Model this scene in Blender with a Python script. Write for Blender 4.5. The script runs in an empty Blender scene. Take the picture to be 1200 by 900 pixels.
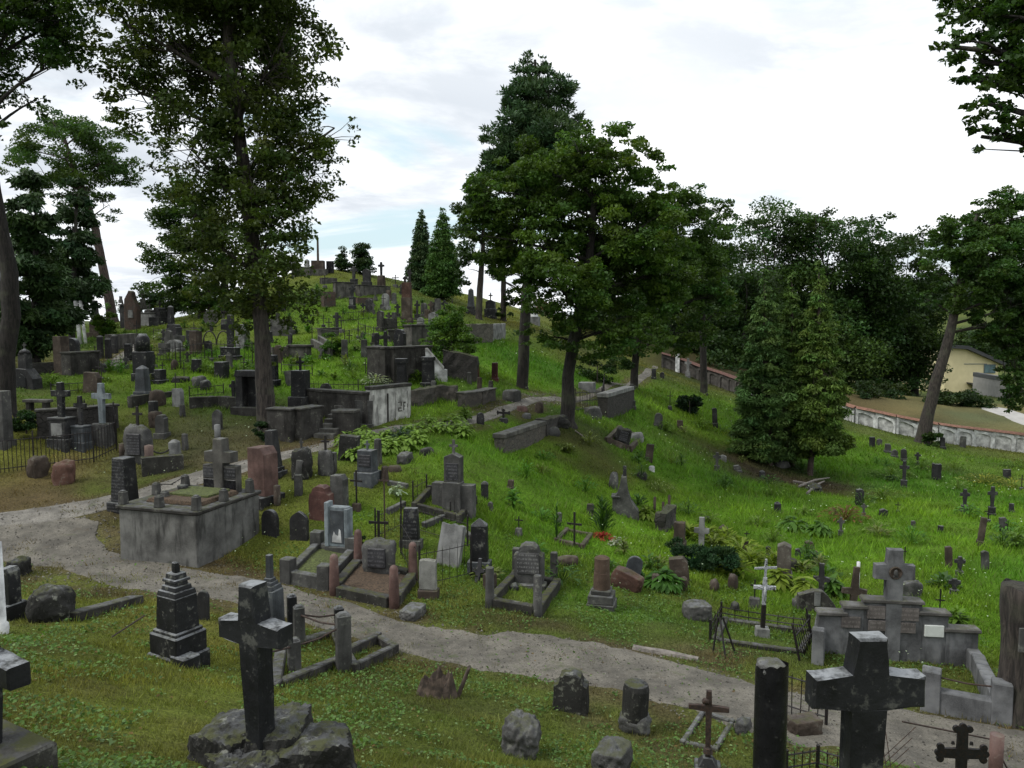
import bpy, bmesh, math, random
import numpy as np
from mathutils import Vector, Matrix, noise, Euler
from mathutils.bvhtree import BVHTree

R = math.radians
PI = math.pi
S = bpy.context.scene
C = S.collection
rng = random.Random(7)
nrg = np.random.default_rng(7)

# ------------------------------------------------------------------ camera
# units are metres; the origin is the photographer's eye
F = 940.0                               # focal length in pixels of the 1200 x 900 photograph
PITCH = math.atan(78.0 / F)
FW = Vector((0, math.cos(PITCH), -math.sin(PITCH)))
UP = Vector((0, math.sin(PITCH), math.cos(PITCH)))
cam = bpy.data.cameras.new('camera')
cam.sensor_width = 36
cam.lens = 36 * F / 1200
cam.clip_start = .1
cam.clip_end = 3000
co = bpy.data.objects.new('camera', cam)
co.rotation_euler = (PI / 2 - PITCH, 0, 0)
C.objects.link(co)
S.camera = co

def ray(u, v):
    return FW + Vector((1, 0, 0)) * ((u - 600) / F) + UP * ((450 - v) / F)

# ------------------------------------------------------------------ terrain, fitted to surveyed points (u, v, depth)
SURVEY = [
 (0,900,4.6),(150,890,6.0),(300,890,6.5),(420,890,7.0),(500,890,7.4),(600,892,8.2),(700,895,8.8),(150,800,8.4),(30,760,9.5),(208,776,10.6),(320,800,10.4),
 (400,790,11.3),(510,812,10.8),(610,882,9.0),(668,830,10.9),(745,855,10.3),(550,850,9.2),(830,893,9.5),(950,890,9.3),(1120,900,10.0),(55,726,13),(130,715,13.2),
 (0,650,17.8),(100,660,17),(220,683,15.9),(350,710,14.6),(470,745,13.5),(600,770,12.8),(750,797,12.1),(900,825,11.4),(1000,845,11),(1200,890,10.1),
 (240,668,16.8),(150,645,18),(292,622,19),(340,688,15.9),(420,705,15.2),(590,720,14.6),(705,708,16.4),(800,720,16.6),(850,758,14.2),(960,775,13.6),(1045,770,14.4),(1140,790,13.6),(1180,800,13.2),
 (960,665,22),(1100,640,25),(1190,620,28),(1180,690,20),(1050,580,36),(1000,500,57),(1200,530,57),(1100,516,58.5),(850,458,66),(770,432,72),(930,560,42),(850,560,36),
 (800,500,44),(830,470,52),(742,456,47),(700,492,37),(665,494,33),(640,525,30),(750,545,33),(730,605,26.5),(600,600,22.5),(560,545,24),(700,640,20.8),(800,660,20.4),(830,700,18.2),
 (880,640,24),(950,620,28),(420,640,18.3),(350,605,19.6),(480,605,20),(530,575,21.5),(440,535,24),(335,552,22.5),(200,560,22.8),(100,592,20.8),(0,608,19.6),(60,552,23.5),(120,525,25),
 (310,502,27),(380,512,26.4),(460,497,28),(570,490,31),(520,470,33),(620,452,41),(230,482,29),(100,482,28.5),(8,482,26.5),(200,430,36),(60,432,36),(300,430,37),(400,430,37.5),
 (400,402,42),(480,440,36.5),(450,385,47),(300,385,47),(200,392,46),(140,402,45),(440,348,56),(400,332,60),(370,319,64),(345,319,66),(420,322,65),(482,347,60),(520,350,65),
 (545,440,38),(580,402,47),(590,440,41),(555,372,58),(600,376,62),(150,378,60),(240,368,63),(50,384,58),(0,384,57),(650,395,58),(690,440,52),(300,345,58),(270,360,60)]
pts = []
for u, v, d in SURVEY:
    p = ray(u, v) * d
    pts.append((p.x, p.y, p.z))
pts += [(0,0,-1.7),(-8,0,-1.6),(-8,4,-2.0),(8,0,-2.6),(16,4,-5.2),(-18,4,-2.4),(0,-15,1),(-25,10,-3.6),(30,8,-7.5),(30,-15,-3),(-30,-15,.5),(-24,20,-4.2),(-45,40,-3),(-60,10,-3),
        (-55,75,-4),(-20,78,-1.8),(-12,82,.2),(5,85,-3),(15,88,-5),(40,75,-10.8),(62,75,-11.6),(40,100,-12.4),(70,100,-13),(25,95,-8.5),(60,50,-11),(50,30,-9.6),(80,60,-12),(95,20,-10),(-90,90,-7),(-20,120,-9),(20,125,-13),(60,140,-14),(110,110,-14)]
PT = np.array([(x, y, z + (.034 * max(y, 0) if i >= len(SURVEY) else 0)) for i, (x, y, z) in enumerate(pts)])
SC = 30.0
def _k(r2):
    return np.where(r2 > 1e-12, .5 * r2 * np.log(r2 + 1e-12), 0)
_n = len(PT)
_X = PT[:, :2] / SC
_A = np.zeros((_n + 3, _n + 3))
_A[:_n, :_n] = _k(((_X[:, None] - _X[None]) ** 2).sum(-1)) + np.eye(_n) * 2e-4
_A[:_n, _n] = 1; _A[:_n, _n + 1:] = _X
_A[_n, :_n] = 1; _A[_n + 1:, :_n] = _X.T
_w = np.linalg.solve(_A, np.concatenate([PT[:, 2], np.zeros(3)]))
def tps(x, y):
    q = np.stack([x, y], -1) / SC
    out = np.empty(len(x))
    for i in range(0, len(x), 20000):
        s = q[i:i + 20000]
        out[i:i + 20000] = _k(((s[:, None] - _X[None]) ** 2).sum(-1)) @ _w[:_n] + _w[_n] + s @ _w[_n + 1:]
    return out
def graded(a, b, step, lo, hi, g=1.09):
    v = list(np.arange(a, b, step))
    s, x = step, v[-1]
    while x < hi:
        s *= g; x += s; v.append(x)
    s, x = step, a
    while x > lo:
        s *= g; x -= s; v.insert(0, x)
    return np.array(v)
GX = graded(-14, 16, .2, -1500, 1500, 1.045)
GY = graded(2, 30, .2, -600, 2200, 1.045)
gx, gy = np.meshgrid(GX, GY)
fx, fy = gx.ravel(), gy.ravel()
cl = lambda a, lo, hi: np.clip(a, lo, hi)
def vnoise(x, y, s, seed):
    # smooth value noise on a lattice
    r = np.random.default_rng(seed).random((256, 256))
    X, Y = x / s + 1000, y / s + 1000
    i, j = np.floor(X).astype(int), np.floor(Y).astype(int)
    a, b = X - i, Y - j
    a, b = a * a * (3 - 2 * a), b * b * (3 - 2 * b)
    g = lambda p, q: r[p % 256, q % 256]
    return g(i, j) * (1 - a) * (1 - b) + g(i + 1, j) * a * (1 - b) + g(i, j + 1) * (1 - a) * b + g(i + 1, j + 1) * a * b
rad = np.hypot(fx, fy - 40)
z0 = tps(cl(fx, -120, 130), cl(fy, -40, 160))
wt = cl((rad - 80) / 60, 0, 1); wt = wt * wt * (3 - 2 * wt)
far = -14 + 6 * vnoise(fx, fy, 160, 3) * cl((rad - 150) / 300, 0, 1) + cl((fx - 60) / 300, 0, 1) * cl((fy - 150) / 300, 0, 1) * 26
z0 = z0 * (1 - wt) + far * wt
z0 += (vnoise(fx, fy, 1.7, 5) - .5) * .10 + (vnoise(fx, fy, .6, 6) - .5) * .05 + (vnoise(fx, fy, 6, 8) - .5) * .12
NX, NY = len(GX), len(GY)
GZ = z0.reshape(NY, NX)
def gzs(x, y):
    """ground height at arrays x, y (bilinear on the terrain sheet)"""
    x, y = np.asarray(x, float), np.asarray(y, float)
    i = np.clip(np.searchsorted(GX, x) - 1, 0, NX - 2)
    j = np.clip(np.searchsorted(GY, y) - 1, 0, NY - 2)
    a = (x - GX[i]) / (GX[i + 1] - GX[i]); b = (y - GY[j]) / (GY[j + 1] - GY[j])
    return (GZ[j, i] * (1 - a) + GZ[j, i + 1] * a) * (1 - b) + (GZ[j + 1, i] * (1 - a) + GZ[j + 1, i + 1] * a) * b
def gz(x, y):
    return float(gzs([x], [y])[0])
def P(u, v, dmin=2.5):
    """the point of the ground seen at a pixel of the photograph"""
    r = ray(u, v)
    t = np.geomspace(dmin, 400, 1600)
    h = r.z * t - gzs(r.x * t, r.y * t)
    k = np.where((h[1:] <= 0) & (h[:-1] > 0))[0]
    if len(k) == 0:
        k = [int(np.argmin(np.abs(h / t)))]
        return Vector(r * float(t[k[0]]))
    i = int(k[0]); f = h[i] / (h[i] - h[i + 1])
    return Vector(r * float(t[i] + (t[i + 1] - t[i]) * f))
def depth(p):
    return p.dot(FW)
def atdepth(u, v, d):
    return ray(u, v) * d
def onplane(u, v, z):
    r = ray(u, v)
    return r * (z / r.z)
def zat(u, v, p):
    """height of the sight line through (u, v) where it passes over the ground point p"""
    r = ray(u, v)
    return r.z / r.y * p.y

# ------------------------------------------------------------------ scene helpers
def tag(o, label=None, cat=None, group=None, kind=None):
    if label: o['label'] = label
    if cat:
        o['category'] = cat
        if not kind: o['kind'] = 'thing'
    if group: o['group'] = group
    if kind: o['kind'] = kind
    return o
def thing(name, label, cat, loc=(0, 0, 0), rz=0.0, group=None, tilt=(0, 0)):
    o = bpy.data.objects.new(name, None)
    o.empty_display_size = .2
    o.location = loc
    o.rotation_euler = (tilt[0], tilt[1], rz)
    C.objects.link(o)
    return tag(o, label, cat, group)
def link_mesh(name, me, mat, parent=None, loc=None, rz=0, tilt=(0, 0), smooth=False):
    o = bpy.data.objects.new(name, me)
    if mat: me.materials.append(mat)
    if smooth:
        me.polygons.foreach_set('use_smooth', np.ones(len(me.polygons), bool))
    if parent: o.parent = parent
    if loc is not None:
        o.location = loc; o.rotation_euler = (tilt[0], tilt[1], rz)
    C.objects.link(o)
    return o
def obj(name, bm, mat, parent=None, smooth=False, **kw):
    me = bpy.data.meshes.new(name)
    bm.normal_update()
    bm.to_mesh(me); bm.free()
    return link_mesh(name, me, mat, parent, smooth=smooth, **kw)
def npmesh(name, verts, faces, col=None):
    """faces: (n, k) int array, all of one size"""
    me = bpy.data.meshes.new(name)
    verts = np.asarray(verts, np.float32); faces = np.asarray(faces, np.int32)
    n, k = faces.shape
    me.vertices.add(len(verts)); me.vertices.foreach_set('co', verts.ravel())
    me.loops.add(n * k); me.loops.foreach_set('vertex_index', faces.ravel())
    me.polygons.add(n); me.polygons.foreach_set('loop_start', np.arange(0, n * k, k, dtype=np.int32))
    me.polygons.foreach_set('loop_total', np.full(n, k, np.int32))
    me.update(calc_edges=True)
    if col is not None:
        a = me.color_attributes.new('Col', 'FLOAT_COLOR', 'POINT')
        c = np.ones((len(verts), 4), np.float32); c[:, :3] = col
        a.data.foreach_set('color', c.ravel())
    return me

# ------------------------------------------------------------------ materials
def nodes(name):
    m = bpy.data.materials.new(name); m.use_nodes = True
    t = m.node_tree; n = t.nodes; n.clear()
    out = n.new('ShaderNodeOutputMaterial')
    b = n.new('ShaderNodeBsdfPrincipled')
    t.links.new(b.outputs[0], out.inputs[0])
    return m, t, n, b
def mixc(t, fac, a, b, mode='MIX'):
    x = t.nodes.new('ShaderNodeMix'); x.data_type = 'RGBA'; x.blend_type = mode
    for sock, val in ((x.inputs['Factor'], fac), (x.inputs[6], a), (x.inputs[7], b)):
        if hasattr(val, 'links') or hasattr(val, 'is_linked'):
            t.links.new(val, sock)
        elif isinstance(val, (tuple, list)):
            sock.default_value = (*val, 1) if len(val) == 3 else val
        else:
            sock.default_value = val
    return x.outputs[2]
def nz(t, vec, scale, detail=4, rough=.55, dist=0):
    x = t.nodes.new('ShaderNodeTexNoise'); x.inputs['Scale'].default_value = scale
    x.inputs['Detail'].default_value = detail; x.inputs['Roughness'].default_value = rough; x.inputs['Distortion'].default_value = dist
    if vec is not None: t.links.new(vec, x.inputs['Vector'])
    return x.outputs['Fac']
def ramp(t, fac, a, b, lo=0., hi=1.):
    x = t.nodes.new('ShaderNodeMapRange'); x.interpolation_type = 'SMOOTHSTEP'
    t.links.new(fac, x.inputs['Value'])
    for k, v in (('From Min', a), ('From Max', b), ('To Min', lo), ('To Max', hi)):
        x.inputs[k].default_value = v
    return x.outputs['Result']
def mth(t, op, a, b=None):
    x = t.nodes.new('ShaderNodeMath'); x.operation = op
    for s, v in ((x.inputs[0], a), (x.inputs[1], b)):
        if v is None: continue
        if hasattr(v, 'is_linked'): t.links.new(v, s)
        else: s.default_value = v
    return x.outputs[0]
def objvec(t, rnd=True, scale=(1, 1, 1)):
    tc = t.nodes.new('ShaderNodeTexCoord')
    v = tc.outputs['Object']
    if rnd:
        oi = t.nodes.new('ShaderNodeObjectInfo')
        a = t.nodes.new('ShaderNodeVectorMath'); a.operation = 'SCALE'
        t.links.new(oi.outputs['Random'], a.inputs['Scale']); a.inputs[0].default_value = (37, 19, 53)
        b = t.nodes.new('ShaderNodeVectorMath'); b.operation = 'ADD'
        t.links.new(v, b.inputs[0]); t.links.new(a.outputs[0], b.inputs[1]); v = b.outputs[0]
    if scale != (1, 1, 1):
        m = t.nodes.new('ShaderNodeMapping'); m.inputs['Scale'].default_value = scale
        t.links.new(v, m.inputs['Vector']); v = m.outputs[0]
    return v
def bump(t, b, h, strength=.4, dist=.01):
    x = t.nodes.new('ShaderNodeBump'); x.inputs['Strength'].default_value = strength; x.inputs['Distance'].default_value = dist
    t.links.new(h, x.inputs['Height']); t.links.new(x.outputs[0], b.inputs['Normal'])
def upfacing(t, a=.45, b=.95):
    g = t.nodes.new('ShaderNodeNewGeometry'); s = t.nodes.new('ShaderNodeSeparateXYZ')
    t.links.new(g.outputs['Normal'], s.inputs[0])
    return ramp(t, s.outputs['Z'], a, b)
def stone(name, col, rough=.8, lichen=.25, moss=.5, pale=0., streak=.5, grain=.25, bumps=.5, text=0, spec=.22):
    m, t, n, b = nodes(name)
    v = objvec(t)
    big = nz(t, v, 2.3, 5, .6); mid = nz(t, v, 11, 5, .65); fine = nz(t, v, 70, 2, .6)
    dk = tuple(c * .5 for c in col); lt = tuple(min(c * 1.55, .85) for c in col)
    c = mixc(t, ramp(t, big, .3, .72), dk, lt)
    c = mixc(t, mth(t, 'MULTIPLY', ramp(t, fine, .35, .65), grain), c, lt)
    vs = objvec(t, True, (4, 4, .8))
    c = mixc(t, mth(t, 'MULTIPLY', ramp(t, nz(t, vs, 1.2, 4, .6), .48, .72), streak), c, tuple(x * .3 for x in col))
    if text:                                     # worn carved lines on the front face, too weathered to read
        tcn = n.new('ShaderNodeTexCoord'); sv = n.new('ShaderNodeSeparateXYZ'); t.links.new(tcn.outputs['Object'], sv.inputs[0])
        row = ramp(t, mth(t, 'SINE', mth(t, 'MULTIPLY', sv.outputs['Z'], 2 * PI / .085)), -.1, .25)
        mpx = n.new('ShaderNodeMapping'); mpx.inputs['Scale'].default_value = (42, 1, 11.76); t.links.new(v, mpx.inputs['Vector'])
        ch = ramp(t, nz(t, mpx.outputs[0], 1., 2, .6), .46, .52)
        gn = n.new('ShaderNodeNewGeometry'); tn = n.new('ShaderNodeVectorTransform'); tn.vector_type = 'NORMAL'; tn.convert_from = 'WORLD'; tn.convert_to = 'OBJECT'
        t.links.new(gn.outputs['True Normal'], tn.inputs[0]); sn = n.new('ShaderNodeSeparateXYZ'); t.links.new(tn.outputs[0], sn.inputs[0])
        fr = mth(t, 'LESS_THAN', sn.outputs['Y'], -.8)
        c = mixc(t, mth(t, 'MULTIPLY', mth(t, 'MULTIPLY', row, ch), mth(t, 'MULTIPLY', fr, text)), c, tuple(min(.4, x * 3.2 + .015) for x in col))
    if lichen:
        c = mixc(t, mth(t, 'MULTIPLY', ramp(t, mth(t, 'ADD', mth(t, 'MULTIPLY', mid, .6), mth(t, 'MULTIPLY', big, .4)), .55, .63), lichen), c, (.22, .225, .19))
        c = mixc(t, mth(t, 'MULTIPLY', ramp(t, nz(t, v, 21, 4, .7), .62, .72), lichen * .6), c, (.30, .30, .27))
    up = upfacing(t)
    if pale:
        c = mixc(t, mth(t, 'MULTIPLY', mth(t, 'MULTIPLY', up, ramp(t, nz(t, v, 9, 5, .7), .32, .6)), pale), c, (.26, .275, .29))
    if moss:
        c = mixc(t, mth(t, 'MULTIPLY', mth(t, 'MULTIPLY', up, ramp(t, nz(t, v, 6, 5, .6), .42, .6)), moss), c, (.055, .06, .018))
    t.links.new(c, b.inputs['Base Color'])
    t.links.new(ramp(t, mid, .3, .7, rough - .12, min(rough + .15, 1)), b.inputs['Roughness'])
    b.inputs['Specular IOR Level'].default_value = spec
    h = mth(t, 'ADD', mth(t, 'MULTIPLY', mid, 1.), mth(t, 'MULTIPLY', fine, .35))
    bump(t, b, h, bumps, .012)
    return m
def plain(name, col, rough=.6, var=.35, scale=12, metallic=0, rust=None):
    m, t, n, b = nodes(name)
    v = objvec(t)
    c = mixc(t, ramp(t, nz(t, v, scale, 5, .6), .3, .7), tuple(x * (1 - var) for x in col), tuple(min(1, x * (1 + var)) for x in col))
    if rust:
        c = mixc(t, ramp(t, nz(t, v, scale * 2.2, 4, .7), .52, .62), c, rust)
    t.links.new(c, b.inputs['Base Color']); b.inputs['Roughness'].default_value = rough; b.inputs['Metallic'].default_value = metallic
    bump(t, b, nz(t, v, scale * 5, 3), .3, .004)
    return m
def rubble(name, ca, cb, mortar, scale=5.):
    m, t, n, b = nodes(name)
    v = objvec(t, True, (1, 1, 1.5))
    vo = n.new('ShaderNodeTexVoronoi'); vo.inputs['Scale'].default_value = scale; t.links.new(v, vo.inputs['Vector'])
    ve = n.new('ShaderNodeTexVoronoi'); ve.feature = 'DISTANCE_TO_EDGE'; ve.inputs['Scale'].default_value = scale; t.links.new(v, ve.inputs['Vector'])
    sp = n.new('ShaderNodeSeparateColor'); t.links.new(vo.outputs['Color'], sp.inputs[0])
    c = mixc(t, sp.outputs[0], ca, cb)
    c = mixc(t, mth(t, 'MULTIPLY', ramp(t, nz(t, v, 14, 5), .35, .7), .6), c, tuple(x * .5 for x in ca))
    edge = ramp(t, ve.outputs['Distance'], .0, .05)
    c = mixc(t, edge, mortar, c)
    c = mixc(t, mth(t, 'MULTIPLY', upfacing(t, .2, .7), .6), c, (.05, .06, .02))
    t.links.new(c, b.inputs['Base Color']); b.inputs['Roughness'].default_value = .9
    bump(t, b, edge, .8, .03)
    return m
def leafmat(name, col, trans=.35, rough=.55):
    m, t, n, b = nodes(name)
    a = n.new('ShaderNodeVertexColor'); a.layer_name = 'Col'
    c = mixc(t, 1., a.outputs['Color'], col, 'MULTIPLY')
    t.links.new(c, b.inputs['Base Color']); b.inputs['Roughness'].default_value = rough
    b.inputs['Specular IOR Level'].default_value = .25
    tr = n.new('ShaderNodeBsdfTranslucent'); t.links.new(mixc(t, 1., c, (1.2, 1.25, .5), 'MULTIPLY'), tr.inputs[0])
    mx = n.new('ShaderNodeMixShader'); mx.inputs[0].default_value = trans
    t.links.new(b.outputs[0], mx.inputs[1]); t.links.new(tr.outputs[0], mx.inputs[2])
    out = [x for x in n if x.type == 'OUTPUT_MATERIAL'][0]
    t.links.new(mx.outputs[0], out.inputs[0])
    return m
def barkmat(name, col):
    m, t, n, b = nodes(name)
    v = objvec(t, True, (1, 1, .16))
    w = nz(t, v, 16, 5, .7, .6)
    c = mixc(t, ramp(t, w, .38, .62), tuple(x * .35 for x in col), tuple(x * 1.4 for x in col))
    c = mixc(t, mth(t, 'MULTIPLY', ramp(t, nz(t, objvec(t), 1.6, 4), .5, .7), .5), c, (.06, .065, .04))
    t.links.new(c, b.inputs['Base Color']); b.inputs['Roughness'].default_value = .95
    bump(t, b, w, 1., .05)
    return m

M = dict(
 black=stone('black_granite', (.015, .0155, .017), .5, .5, .3, .9, .35, .16),
 blacktext=stone('lettered_black_granite', (.015, .0155, .017), .5, .3, .3, .5, .35, .16, .3, .8),
 blackpol=stone('polished_black_granite', (.012, .012, .014), .3, .18, .2, .6, .2, .1, .15),
 dark=stone('dark_stone', (.025, .025, .026), .75, .32, .45, .5),
 darkmoss=stone('sooty_mossy_stone', (.034, .033, .029), .85, .5, .9, .1),
 grey=stone('grey_stone', (.060, .060, .057), .8, .4, .5, .35),
 bluegrey=stone('bluish_grey_granite', (.052, .058, .064), .6, .3, .35, .5),
 pale=stone('pale_grey_stone', (.16, .163, .16), .8, .3, .35, .2),
 lightblue=stone('pale_bluish_stone', (.17, .20, .215), .75, .2, .2, .3),
 concrete=stone('weathered_concrete', (.078, .075, .068), .9, .25, .45, .3, .85, .25, .35),
 concretedark=stone('dark_weathered_concrete', (.038, .036, .033), .9, .3, .6, .3, .8, .25, .35),
 brown=stone('brown_sandstone', (.058, .045, .036), .85, .3, .5, .1),
 brownred=stone('rust_brown_stone', (.062, .034, .026), .85, .3, .4, .1),
 pink=stone('pink_granite', (.105, .064, .055), .6, .2, .2, .1, .3),
 darkred=stone('dark_red_granite', (.06, .018, .018), .4, .15, .15, .2, .2, .2),
 white=stone('white_limewash', (.52, .53, .53), .85, .0, .12, 0, .35, .1, .2),
 whitegrey=stone('stained_pale_plaster', (.36, .36, .34), .9, .1, .3, 0, .8, .1, .25),
 rough=stone('rough_hewn_granite', (.062, .062, .06), .85, .55, .6, .2, .4, .5, 1.),
 roughdark=stone('rough_dark_rock', (.023, .023, .0215), .85, .7, .8, .2, .4, .5, 1.),
 plaque=stone('dark_slate_plaque', (.035, .035, .038), .45, .12, .1, .1, .3, .15, .2, .5),
 plaquebrown=stone('brown_bronze_plaque', (.10, .09, .085), .55, .1, .1, .05, .3, .2, .3, .2),
 whiteplaque=plain('white_marble_plaque', (.55, .58, .55), .4, .12, 5),
 iron=plain('black_iron', (.012, .012, .013), .55, .4, 20, .3, (.035, .02, .013)),
 rust=plain('rusty_iron', (.035, .024, .019), .8, .5, 18, .1, (.06, .03, .018)),
 silver=plain('chipped_silver_paint', (.42, .44, .46), .5, .15, 9, .2, (.03, .028, .027)),
 wood=plain('rotten_brown_wood', (.06, .044, .033), .95, .6, 9),
 woodgrey=plain('weathered_grey_wood', (.16, .145, .13), .9, .4, 9),
 soil=plain('grave_soil_with_dead_leaves', (.06, .04, .024), .95, .6, 25),
 mossy=plain('mossy_grave_turf', (.06, .075, .02), .95, .55, 22),
 redtileshade=plain('shaded_red_roof_tile', (.085, .04, .03), .9, .3, 6), redtile=plain('red_roof_tile', (.20, .10, .066), .85, .3, 6),  # first tile: shade on the wall's upper run put into its colour
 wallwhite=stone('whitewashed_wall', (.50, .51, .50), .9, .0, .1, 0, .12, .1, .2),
 wallshade=stone('shaded_stained_wall', (.075, .07, .064), .9, .1, .4, 0, .4, .2, .3),  # white wall's upper run, its shade painted in as dark grey under the streaks
 cream=plain('cream_house_render', (.62, .55, .33), .9, .06, 1.2),
 roofdark=plain('dark_metal_roof', (.03, .032, .036), .5, .2, 3),
 glass=plain('window_glass', (.10, .16, .18), .12, .2, 1),
 framed=plain('dark_window_frame', (.10, .13, .14), .5, .1, 5),
 rubble=rubble('rubble_masonry', (.10, .088, .074), (.06, .055, .05), (.045, .042, .036), 4.5),
 rubbledark=rubble('dark_rubble_masonry', (.05, .046, .042), (.032, .03, .028), (.022, .021, .019), 4.),
 brickold=rubble('old_brick_rubble', (.10, .06, .046), (.065, .056, .047), (.05, .044, .038), 6.),
 bark=barkmat('grey_brown_bark', (.040, .033, .028)), barkdark=barkmat('dark_bark', (.020, .017, .015)), barkred=barkmat('reddish_bark', (.055, .038, .033)),
 leaf=leafmat('leaf_green', (.86, 1.04, .85)), grassm=leafmat('grass_green', (1, 1, 1), .3, .7), needle=leafmat('needle_green', (1.0, 1.2, 1.0), .15, .6),
)

# ------------------------------------------------------------------ mesh makers (local frame: front is -Y, up is +Z)
def bx(bm, x, y, z, sx, sy, sz, taper=1., bev=0.012, tapery=None, rot=0., shear=(0, 0)):
    """box standing on z, centred on x, y; taper scales its top"""
    ty = taper if tapery is None else tapery
    vs = []
    c, s = math.cos(rot), math.sin(rot)
    for k, h in ((1, 0), (0, 1)):
        for a, b in ((-1, -1), (1, -1), (1, 1), (-1, 1)):
            px, py = a * sx / 2 * (taper if h else 1), b * sy / 2 * (ty if h else 1)
            px, py = px + shear[0] * h, py + shear[1] * h
            vs.append(bm.verts.new((x + px * c - py * s, y + px * s + py * c, z + h * sz)))
    q = [(3, 2, 1, 0), (4, 5, 6, 7), (0, 1, 5, 4), (1, 2, 6, 5), (2, 3, 7, 6), (3, 0, 4, 7)]
    fs = [bm.faces.new([vs[i] for i in f]) for f in q]
    b_ = min(bev, .24 * min(sx, sy, sz))
    if b_ > 0.001:
        es = list({e for f in fs for e in f.edges})
        bmesh.ops.bevel(bm, geom=es, offset=b_, segments=1, affect='EDGES')
    return bm
def box(*a, **k):
    return bx(bmesh.new(), *a, **k)
def prism(bm, outline, y, t, bev=.012):
    """outline (x, z) counter-clockwise seen from the front, thickness t centred on y"""
    f = [bm.verts.new((x, y - t / 2, z)) for x, z in outline]
    k = [bm.verts.new((x, y + t / 2, z)) for x, z in outline]
    fs = [bm.faces.new(f), bm.faces.new(k[::-1])]
    n = len(f)
    for i in range(n):
        j = (i + 1) % n
        fs.append(bm.faces.new((f[i], k[i], k[j], f[j])))
    if bev > .001:
        es = list(fs[0].edges) + list(fs[1].edges)
        bmesh.ops.bevel(bm, geom=es, offset=bev, segments=1, affect='EDGES')
    return bm
def lathe(bm, prof, x=0, y=0, seg=16, squash=1.):
    rings = []
    for r, z in prof:
        rings.append([bm.verts.new((x + r * math.cos(2 * PI * i / seg), y + squash * r * math.sin(2 * PI * i / seg), z)) for i in range(seg)])
    for a, b in zip(rings, rings[1:]):
        for i in range(seg):
            j = (i + 1) % seg
            bm.faces.new((a[i], a[j], b[j], b[i]))
    bm.faces.new(rings[0][::-1]); bm.faces.new(rings[-1])
    bm_last[:] = [v for r in rings for v in r]
    return bm
bm_last = []
def tube(bm, pts, rad, seg=6):
    pts = [Vector(p) for p in pts]
    rs = rad if isinstance(rad, (list, tuple)) else [rad] * len(pts)
    rings = []
    for i, p in enumerate(pts):
        d = (pts[min(i + 1, len(pts) - 1)] - pts[max(i - 1, 0)])
        d = d.normalized() if d.length > 1e-9 else Vector((0, 0, 1))
        a = d.orthogonal().normalized() if i == 0 else (rings_a - d * rings_a.dot(d)).normalized()
        rings_a = a
        b = d.cross(a)
        rings.append([bm.verts.new(p + (a * math.cos(2 * PI * k / seg) + b * math.sin(2 * PI * k / seg)) * rs[i]) for k in range(seg)])
    for a, b in zip(rings, rings[1:]):
        for k in range(seg):
            j = (k + 1) % seg
            bm.faces.new((a[k], a[j], b[j], b[k]))
    bm.faces.new(rings[0][::-1]); bm.faces.new(rings[-1])
    return bm
def rockbm(sx, sy, sz, seed=0, amp=.22, sub=3, sq=.35, base=True, freq=1.3):
    """boulder of full size sx, sy, sz standing on z = 0 (a little sunk)"""
    bm = bmesh.new()
    bmesh.ops.create_icosphere(bm, subdivisions=sub, radius=1)
    off = Vector((seed * 3.7, seed * 1.9, seed * 5.3))
    for v in bm.verts:
        p = v.co.normalized()
        m = max(abs(p.x), abs(p.y), abs(p.z))
        p = p * (1 - sq) + p / m * sq * .85
        d = noise.noise(p * freq + off) * amp + noise.noise(p * freq * 2.7 + off) * amp * .5 + noise.noise(p * freq * 6.5 + off) * amp * .3 + noise.noise(p * freq * 15 + off) * amp * .14
        p = p * (1 + d)
        v.co = (p.x * sx / 2, p.y * sy / 2, p.z * sz * .56 + sz * .44)
    return bm
def roughen(bm, amp=.006, cuts=3, freq=6., seed=1.):
    """subdivide and disturb a mesh so that it reads as worn stone"""
    if cuts:
        es = [e for e in bm.edges if e.calc_length() > .05]
        bmesh.ops.subdivide_edges(bm, edges=es, cuts=cuts, use_grid_fill=True)
    bm.normal_update()
    for v in bm.verts:
        n = noise.noise(v.co * freq + Vector((seed, seed * 2, 0))) + .5 * noise.noise(v.co * freq * 3 + Vector((seed, 0, 9)))
        v.co += v.normal * n * amp
    return bm
def at(bm, loc, rz=0.):
    bmesh.ops.transform(bm, matrix=Matrix.Translation(loc) @ Matrix.Rotation(rz, 4, 'Z'), verts=bm.verts)
    return bm
# ------------------------------------------------------------------ sky and light
S.render.engine = 'CYCLES'
S.view_settings.view_transform = 'Standard'
S.view_settings.look = 'None'
S.view_settings.exposure = .57
S.view_settings.gamma = 1
S.view_settings.use_curve_mapping = False
S.cycles.max_bounces = 6
S.cycles.diffuse_bounces = 3
S.cycles.glossy_bounces = 2
S.cycles.transmission_bounces = 3
S.cycles.use_denoising = True
SUN_EL, SUN_ROT = R(52), R(-105)          # behind thin cloud, high up to the left
w = bpy.data.worlds.new('World'); S.world = w
w.use_nodes = True
t = w.node_tree; t.nodes.clear()
wo = t.nodes.new('ShaderNodeOutputWorld'); bg = t.nodes.new('ShaderNodeBackground')
sky = t.nodes.new('ShaderNodeTexSky'); sky.sky_type = 'NISHITA'; sky.sun_disc = False
sky.sun_elevation = SUN_EL; sky.sun_rotation = SUN_ROT
sky.air_density = 1.2; sky.dust_density = 2.5
tc = t.nodes.new('ShaderNodeTexCoord')
sp = t.nodes.new('ShaderNodeSeparateXYZ'); t.links.new(tc.outputs['Generated'], sp.inputs[0])
zz = mth(t, 'ADD', mth(t, 'MAXIMUM', sp.outputs['Z'], 0), .16)
cb = t.nodes.new('ShaderNodeCombineXYZ')
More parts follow.
